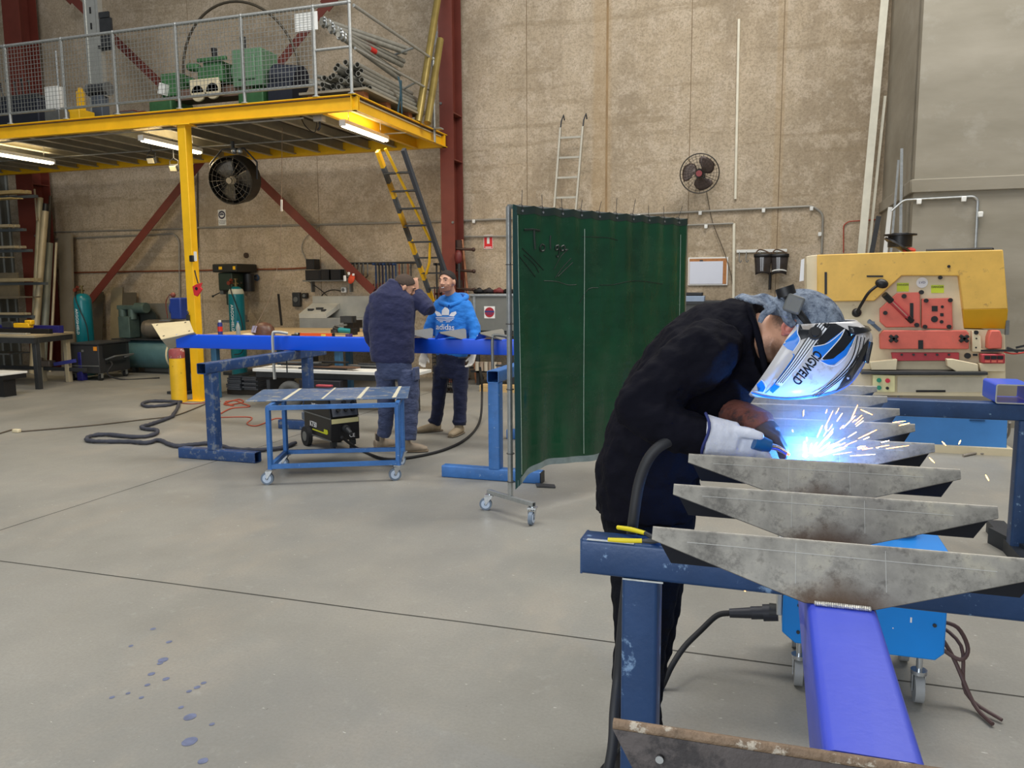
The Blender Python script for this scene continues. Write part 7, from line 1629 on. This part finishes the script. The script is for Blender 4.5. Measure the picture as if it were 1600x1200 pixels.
    for x, y in ((-.385, 2.43), (-.40, 2.62)):
        a_ = V((x, y, 0)); d = V((.98, -.15, 0)).normalized(); l_ = V((d.y, -d.x, 0)); mb = MB()
        loft(mb, [(a_-d*.07+V((0, 0, .05)), .04, .05), (a_+V((0, 0, .06)), .048, .055), (a_+d*.1+V((0, 0, .045)), .052, .045), (a_+d*.18+V((0, 0, .036)), .05, .036), (a_+d*.22+V((0, 0, .028)), .03, .024)], l_, 18); mb.tube([a_+V((0, 0, .04)), a_+V((0, 0, .16))], .055, 14)
        fuse('boot', mb, bm_, t, o, .007, 4)
    # gloves
    wg = mat('white_leather_glove', (206, 210, 222), .8, 0, .08, 16, .35, 45); cuffb = mat('navy_binding', (36, 48, 110), .7)
    mb = MB(); w1 = K(1122, 684, 2.25)
    d = (K(1170, 690, 2.26)-w1).normalized()
    loft(mb, [(w1-d*.035, .062, .05), (w1+d*.01, .055, .044), (w1+d*.05, .05, .036)], (0, .3, 1), 20)
    # palm and fingers closing round the torch handle
    hd_ = K(1150, 692, 2.26); hold = K(1187, 693, 2.27); ax = (K(1240, 712, 2.30)-K(1160, 684, 2.25)).normalized()
    loft(mb, [(w1+d*.04, .048, .034), (hd_+V((.0, 0, 0)), .050, .034), (hd_+d*.05, .046, .03)], (0, .25, 1), 20)
    fan = ax.cross(V((0, -1, 0))).normalized()
    for k in range(4):
        b = hd_+d*(.030+.010*k)+V((0, -.012, .028-.017*k)); 
        p1 = b+V((.028, -.012, -.012)); p2 = p1+V((.014, .006, -.024)); p3 = p2+V((-.008, .022, -.010))
        mb.tube([b-V((.02, -.008, 0)), b, p1, p2, p3], [.0125, .013, .012, .0115, .009], 12); mb.ball(p3, .009, 8)
    tb = hd_+V((.004, -.02, .036)); mb.tube([tb-V((.03, -.01, .012)), tb, tb+V((.036, -.02, .0)), tb+V((.06, -.022, -.006))], [.017, .017, .0155, .013], 12); mb.ball(tb+V((.06, -.022, -.006)), .013, 8)
    fuse('glove', mb, wg, t, o, .0045, 2, .006, .04)
    e_ = K(1108, 683, 2.26); dd = d; M = orient(dd)
    ob('glove_binding', MB().tube([w1-dd*.036+M @ V((cos(a)*.052, sin(a)*.064, .006*sin(3*a))) for a in [2*pi*k/24 for k in range(24)]], .004, 8, closed=True), cuffb, t, org=o)
    bg = mat('brown_leather_glove', (112, 66, 56), .7, 0, .2, 14, .35, 45, (70, 50, 50), .4, 10); bgd = mat('dark_palm_leather', (66, 58, 62), .7, 0, .2, 14, .3, 45)
    mb = MB(); lw = K(1158, 652, 2.42); kn = K(1186, 664, 2.36); tip = K(1224, 704, 2.32)
    loft(mb, [(lw+V((-.03, .03, -.0)), .055, .048), (lw, .055, .046), (kn, .054, .042), (kn.lerp(tip, .16), .05, .036)], (0, 1, .3), 20)
    fuse('glove', mb, bg, t, o, .005, 3, .006, .04)
    mb = MB(); loft(mb, [(kn.lerp(tip, .02)+V((-.012, .0, -.022)), .05, .034), (kn.lerp(tip, .2), .054, .038), (kn.lerp(tip, .42), .054, .032)], (0, 1, .3), 18)
    for k, (dy, dz, ln) in enumerate(((-.036, 0, .9), (-.013, .008, 1.0), (.012, .006, .96), (.034, 0, .82))):
        b = kn.lerp(tip, .22)+V((0, dy, dz)); dr = (tip-kn).normalized(); ln *= .082
        p1 = b+dr*ln*.5+V((.008, 0, .004)); p2 = p1+dr*ln*.4+V((-.004, 0, -.008)); p3 = p2+dr*ln*.25+V((-.010, 0, -.006))
        mb.tube([b, p1, p2, p3], [.0165, .016, .0145, .011], 12); mb.ball(p3, .009, 8)
    mb.tube([kn+V((-.02, -.03, -.02)), kn+V((0, -.045, -.035)), kn+V((.02, -.04, -.055))], [.015, .0135, .01], 12)
    fuse('glove_fingers', mb, bgd, t, o, .0045, 2, .004, .04)
    # torch held in the white glove: a thing of its own
    a = K(1178, 690, 2.225); b = K(1203, 697, 2.24); c_ = K(1228, 708, 2.27)
    tt = thing('welding_torch', 'blue-handled welding torch held in the white glove', 'torch', a)
    ob('torch_handle', MB().tube([a, a.lerp(b, .5), b], [.021, .021, .017], 16), mat('torch_blue', (24, 92, 150), .4), tt, org=a)
    ob('torch_neck', MB().tube([b, b.lerp(c_, .5)+V((0, 0, .004)), c_], [.009, .0085, .007], 12, sub=4), CHROME, tt, org=a); ob('torch_tip', MB().cyl(c_, c_+(c_-b)*.22, .005, .003), mat('hot_tip', (255, 120, 60), .4, 0, 0, 1, emis=3), tt, org=a)
    hs = thing('torch_hose', 'thick black torch hose hanging in front of the welder and running down past the trestle', 'hose', (K(1000, 800, 2.2)))
    ho = V(hs.location)
    ob('hose', MB().tube([K(1100, 700, 2.36), K(1075, 690, 2.3), K(1045, 690, 2.22), K(1018, 710, 2.2), K(1000, 750, 2.2), K(990, 810, 2.2), K(984, 870, 2.24), K(975, 950, 2.28), K(966, 1050, 2.3), K(960, 1110, 2.25), K(955, 1180, 2.2), G(930, 1290, .02)], .0155, 12, sub=8), mat('hose_black', (40, 41, 44), .6), hs, org=ho)
    ob('thin_lead', MB().tube([G(975, 1165, .2), G(955, 1185, .1), G(930, 1215, .02), G(900, 1260, .01)], .007, 8, sub=6), RUBBER, hs, org=ho)
    # ---- helmet
    hp = hc.copy(); hm = thing('welding_helmet', 'white, blue and black auto welding helmet worn by the bent welder', 'helmet', hp)
    Yc = 2.47
    Bk = [(1243, 504), (1232, 519), (1222, 534), (1210, 553), (1197, 573), (1184, 592), (1171, 611)]
    Fr = [(1338, 500), (1362, 522), (1358, 548), (1344, 578), (1318, 604), (1262, 622), (1176, 618)]
    Wd = [.105, .118, .124, .124, .118, .104, .075]
    def cr(arr, s_):
        n_ = len(arr)-1; x = s_*n_; i = min(int(x), n_-1); f = x-i; g = lambda j: V((*arr[max(0, min(n_, j))], 0)) if isinstance(arr[0], tuple) else V((arr[max(0, min(n_, j))], 0, 0))
        a0, b0, c0, d0 = g(i-1), g(i), g(i+1), g(i+2); return .5*((2*b0)+(c0-a0)*f+(2*a0-5*b0+4*c0-d0)*f*f+(3*b0-a0-3*c0+d0)*f**3)
    def shell(a, b):
        th = a*pi; bk, fr_, w_ = cr(Bk, b), cr(Fr, b), cr(Wd, b).x
        cs, sn_ = cos(th), sin(th); lt = -math.copysign(abs(cs)**.75, cs)*w_; al = abs(sn_)**.85
        y = Yc+lt
        p = bk.lerp(fr_, al); 
        return P(p.x, p.y, Yc)+V((0, lt, 0))
    hw_ = mat('helmet_silver', (206, 204, 204), .3, 0, .1, 7, 0, 50, (170, 160, 150), .38, 9, coat=.3); hk = mat('helmet_black', (20, 24, 30), .25, 0, .1, 6, coat=.4); hbl = mat('helmet_blue', (20, 124, 226), .3, 0, .05, 5, coat=.3); hwh = mat('helmet_white', (236, 240, 246), .3, 0, .02, 5, coat=.3)
    sh_ = ob('helmet_shell', MB().grid(shell, 40, 30), hw_, hm, org=hp); hv = bvh_of(sh_, hp)
    sh_.modifiers.new('s', 'SOLIDIFY').thickness = .003; sh_.modifiers['s'].offset = -1
    E_ = lambda x, y: (1080+x*.1875, 440+y*.1875)
    dpoly = lambda *qs: [[E_(*p) for p in q] for q in qs]
    decal('black_panel', dpoly([(905, 345), (1050, 335), (1130, 350), (1100, 430), (960, 470), (905, 490), (890, 430)], [(1110, 350), (1200, 350), (1370, 440), (1350, 520), (1230, 640), (1100, 650), (1080, 520), (1000, 500), (1040, 440)], [(1480, 470), (1445, 640), (1330, 820), (1200, 915), (1240, 880), (1400, 640), (1440, 520)]), hv, hk, sh_, hp, .0016)
    decal('blue_panel', dpoly([(870, 345), (905, 340), (885, 400), (905, 490), (850, 580), (800, 560), (760, 520)], [(1275, 400), (1210, 510), (1080, 640), (1010, 600), (1015, 545), (1110, 520)], [(1370, 445), (1290, 610), (1190, 690), (1120, 690), (1070, 660), (1180, 640), (1270, 570)], [(490, 900), (590, 815), (620, 880), (600, 915)], [(655, 905), (690, 850), (740, 870), (680, 925)]), hv, hbl, sh_, hp, .0026)
    decal('white_outline', [], hv, hwh, sh_, hp, .0038, 0, strips=[([E_(890, 340), E_(885, 430), E_(905, 490), E_(850, 580)], 1.2), ([E_(1275, 400), E_(1230, 480), E_(1080, 645)], 1.4), ([E_(1275, 400), E_(1140, 510), E_(1015, 540)], 1.2), ([E_(1370, 445), E_(1300, 600), E_(1190, 700), E_(1070, 660)], 1.2), ([E_(570, 800), E_(625, 860), E_(600, 925)], 1.2), ([E_(1000, 930), E_(1180, 830), E_(1320, 680), E_(1420, 450)], 1.4)])
    decal('white_band', [], hv, hwh, sh_, hp, .0032, 0, strips=[([E_(1120, 345), E_(1000, 500), E_(870, 680), E_(730, 850)], (15, 11))])
    ks = []
    for k in range(4):
        dxk = (k-1.5)*27; ks.append(([E_(1090+dxk+10, 345), E_(985+dxk, 500), E_(860+dxk*.8, 680), E_(730+dxk*.7, 840)], (1.5, 1.1)))
    for k in range(3): ks.append(([E_(1400+k*28-20, 455+6*k), E_(1330+k*28, 640), E_(1200+k*22, 800), E_(1010+k*22, 945)], 1.6))
    decal('pin_stripe', [], hv, hk, sh_, hp, .0044, 0, strips=ks)
    decal('helmet_lettering', [], hv, hk, sh_, hp, .0046, 0, tmesh=text2d('CIGWELD', 14.5, *E_(962, 712), radians(128.5), sx=.93, stretch=1.4, bold=.4))
    decal('blue_rim', [], hv, hbl, sh_, hp, .0040, 0, strips=[([E_(495, 915), E_(620, 950), E_(800, 968), E_(1000, 950), E_(1180, 915), E_(1330, 830), E_(1450, 640), E_(1480, 500)], 2.0), ([E_(845, 600), E_(845, 640), E_(700, 840), E_(620, 920)], 1.6)])
    q, n_, _, _ = hv.ray_cast(V((0, 0, EYE)), _ray(*E_(1028, 437)).normalized())
    if q is not None:
        n_ = -n_ if n_.dot(_ray(1272, 522)) > 0 else n_
        ob('side_knob', MB().cyl(q, q+n_*.012, .018, n=26).cyl(q+n_*.012, q+n_*.02, .011, n=20), BLACK, hm, org=hp)
    def brow(a, b):
        th = a*pi; lt = -cos(th)*.10; al = abs(sin(th))**.8; p0 = V((1320, 508, 0)).lerp(V((1356, 513, 0)), al); dpt = b*.028
        return P(p0.x+b*4, p0.y+b*10*(1-al)-2, Yc)+V((0, lt, 0))+V((.0, 0, -dpt*.3))
    ob('brow_visor', MB().grid(brow, 20, 3), hk, hm, org=hp, solid=.006)
    ob('lens_housing', MB().prism([P(1352, 530, Yc)-V((0, .06, 0)), P(1346, 562, Yc)-V((0, .06, 0)), P(1354, 566, Yc)-V((0, .06, 0)), P(1361, 532, Yc)-V((0, .06, 0))], (0, .12, 0)), hk, hm, org=hp, bevel=.004)
    ob('head_band', MB().tube([Q(.083, .02, .045), Q(.084, -.06, .055), Q(.05, -.118, .06), Q(-.05, -.118, .06), Q(-.084, -.06, .055), Q(-.083, .02, .045)], .010, 8, sub=5), BLACK, hm, org=hp)
    r_ = P(1240, 472, 2.375); Rr = Euler((0, .35, 0)).to_matrix()
    ob('ratchet_box', MB().box(r_+V((.0, 0, -.005)), (.048, .06, .05), Rr), mat('ratchet_grey', (104, 106, 104), .5), hm, org=hp, bevel=.006); ob('ratchet_knob', MB().cyl(r_+V((-.018, 0, .018)), r_+V((-.026, 0, .042)), .026, n=18), BLACK, hm, org=hp)
    # ---- denim cap, worn
    cpm, nt, bs = newmat('acid_wash_denim'); tc = nd(nt, 'ShaderNodeTexCoord').outputs['Object']
    nn = noise(nt, tc, 45, 6, .7); nt.links.new(ramp(nt, nn, [(.35, lin((66, 78, 98))), (.6, lin((140, 152, 168)))]), bs.inputs['Base Color']); bs.inputs['Roughness'].default_value = .9
    n1 = bump(nt, noise(nt, tc, 28, 5, .7), .8, .012, None); bump(nt, noise(nt, tc, 160, 2), .3, .002, bs, n1)
    def cap(a, b):
        th = a*2*pi; ph = b*1.62; x, y, z = sin(ph)*cos(th), sin(ph)*sin(th), cos(ph)
        w_ = 1+.03*sin(th*9+3*b)*b; return Q(x*.088*w_, -.012+y*.112*w_, .024+z*.112*w_)
    ob('cap', MB().grid(cap, 44, 18), cpm, t, org=o, solid=.003)
    def skirt(a, b):
        c0 = [(1256, 478), (1236, 470), (1216, 464), (1192, 461), (1166, 461), (1147, 463)]; c1 = [(1262, 505), (1246, 508), (1226, 500), (1204, 488), (1182, 474), (1158, 468)]
        p0, p1 = cr(c0, a), cr(c1, a); p = p0.lerp(p1, b); return P(p.x, p.y, 2.395+.05*(1-b)**1.5+.035*a)+V((0, .01*sin(a*14)+.006*sin(a*31+b*5), .004*sin(a*24+b*3)))
    ob('cap_tail', MB().grid(skirt, 30, 10), cpm, t, org=o, solid=.005)
    ob('cap_tie', MB().tube([P(1216, 478, 2.39), P(1204, 484, 2.38), P(1193, 492, 2.39), P(1187, 504, 2.39)], [.008, .011, .010, .006], 8, sub=4).tube([P(1214, 470, 2.39), P(1226, 484, 2.37), P(1232, 500, 2.375), P(1240, 508, 2.38)], [.012, .016, .014, .010], 8, sub=4), cpm, t, org=o)
welder()
# ---------------------------------------------------------------- arc, smoke and sparks
rnd = random.Random(21)
def spark(u, v, du, dv, w_, Y, m, lab, grp):
    a = P(u, v, Y); b = P(u+du, v+dv, Y-.0); o_ = ob('spark', MB().tube([(0, 0, 0), (b-a)*.5, (b-a)], [w_*.5, w_, w_*.4], 6), m); o_.location = a
    tag(o_, lab, 'spark', grp)
for k in range(64):
    an = rnd.gauss(-.75, .5); L = rnd.uniform(6, 40)*(1 if rnd.random() < .5 else .5); r0 = rnd.uniform(8, 100)
    u, v = 1262+cos(an)*r0*1.25, 716+sin(an)*r0*.8
    if v > 714: continue
    spark(u, v, cos(an)*L, sin(an)*L*.75, rnd.uniform(.0005, .001), 2.34+rnd.uniform(-.1, .1), [SPK, SPW][rnd.random() < .35], 'short glowing spark in the spray above the weld', 'sparks flying from the weld')
for u, v, du, dv in ((1330, 655, 10, -22), (1345, 640, 18, 8), (1405, 665, 16, -4), (1395, 660, 20, -2), (1472, 690, 6, 6), (1498, 694, 3, -6), (1452, 715, 8, 8), (1540, 742, 5, 9), (1398, 765, 6, 4), (1412, 762, 6, 6), (1471, 828, 5, 8), (1432, 768, 2, 2), (1255, 650, 1, -9), (1257, 690, 0, 12), (1290, 672, 2, -8), (1285, 665, -8, 18), (1163, 923, 2, 1), (1350, 850, 2, 1)):
    spark(u, v, du, dv, .0016 if u > 1440 else .0012, 2.2, SPK, 'single bright spark flying to the right of the weld or falling away from it', 'stray sparks round the near stringer')
l = bpy.data.lights.new('welding_arc', 'POINT'); l.energy = 9; l.color = (.07, .33, 1.0); l.shadow_soft_size = .01
lo = bpy.data.objects.new('welding_arc', l); C.objects.link(lo); lo.location = P(1262, 706, 2.34)
arc = ob('arc_flame', MB().ball((0, 0, 0), (.007, .006, .005), 10), mat('arc_white', (190, 215, 255), .4, 0, 0, 1, emis=14)); arc.location = P(1258, 712, 2.32); tag(arc, 'blue-white welding arc at the torch tip', 'arc')
# smoke
sm = bpy.data.materials.new('weld_smoke'); sm.use_nodes = True; nt = sm.node_tree; nt.nodes.remove(nt.nodes['Principled BSDF'])
vsn = nd(nt, 'ShaderNodeVolumeScatter'); vsn.inputs['Color'].default_value = (.75, .86, 1, 1); tc = nd(nt, 'ShaderNodeTexCoord').outputs['Object']
nn = noise(nt, tc, 9, 4, .6); ln = nd(nt, 'ShaderNodeVectorMath', operation='LENGTH'); nt.links.new(tc, ln.inputs[0])
fo = ramp(nt, ln.outputs['Value'], [(.02, 1.), (.23, 0.)]); mm = nd(nt, 'ShaderNodeMath', operation='MULTIPLY'); nt.links.new(fo, mm.inputs[0]); nt.links.new(ramp(nt, nn, [(.35, .2), (.7, 1.)]), mm.inputs[1])
m3 = nd(nt, 'ShaderNodeMath', operation='MULTIPLY'); nt.links.new(mm.outputs[0], m3.inputs[0]); m3.inputs[1].default_value = 3.6
nt.links.new(m3.outputs[0], vsn.inputs['Density']); nt.links.new(vsn.outputs[0], nt.nodes['Material Output'].inputs['Volume'])
so = ob('weld_smoke', MB().ball((0, 0, 0), (.24, .22, .2), 24), sm); so.location = P(1275, 668, 2.45); tag(so, 'thin blue smoke cloud rising over the weld', 'smoke', kind='stuff')
# blue paint drips on the near floor
mb = MB(); rd = random.Random(8)
for (x, y, r) in ((950, 960, 32), (948, 1083, 40), (1015, 1180, 26), (757, 745, 18), (830, 770, 18), (815, 675, 26), (845, 585, 15), (985, 812, 16), (1018, 790, 14), (945, 832, 14), (737, 800, 14), (707, 863, 13), (640, 842, 12), (1060, 996, 14), (655, 605, 12), (800, 692, 15), (905, 912, 14), (560, 862, 14), (765, 520, 14)):
    c_ = G(x*.3125, 820+y*.3125, .0012); rr = r*.00028*c_.y
    mb.add([c_+V((cos(a)*rr*(1+.15*rd.random()), sin(a)*rr*1.2, 0)) for a in [2*pi*k/16 for k in range(16)]], [tuple(range(16))])
pd = ob('paint_drips', mb, mat('dried_blue_paint', (104, 112, 140), .5, 0, .25, 30)); tag(pd, 'scattered dried blue paint drips on the concrete in the lower left', 'paint', kind='stuff')
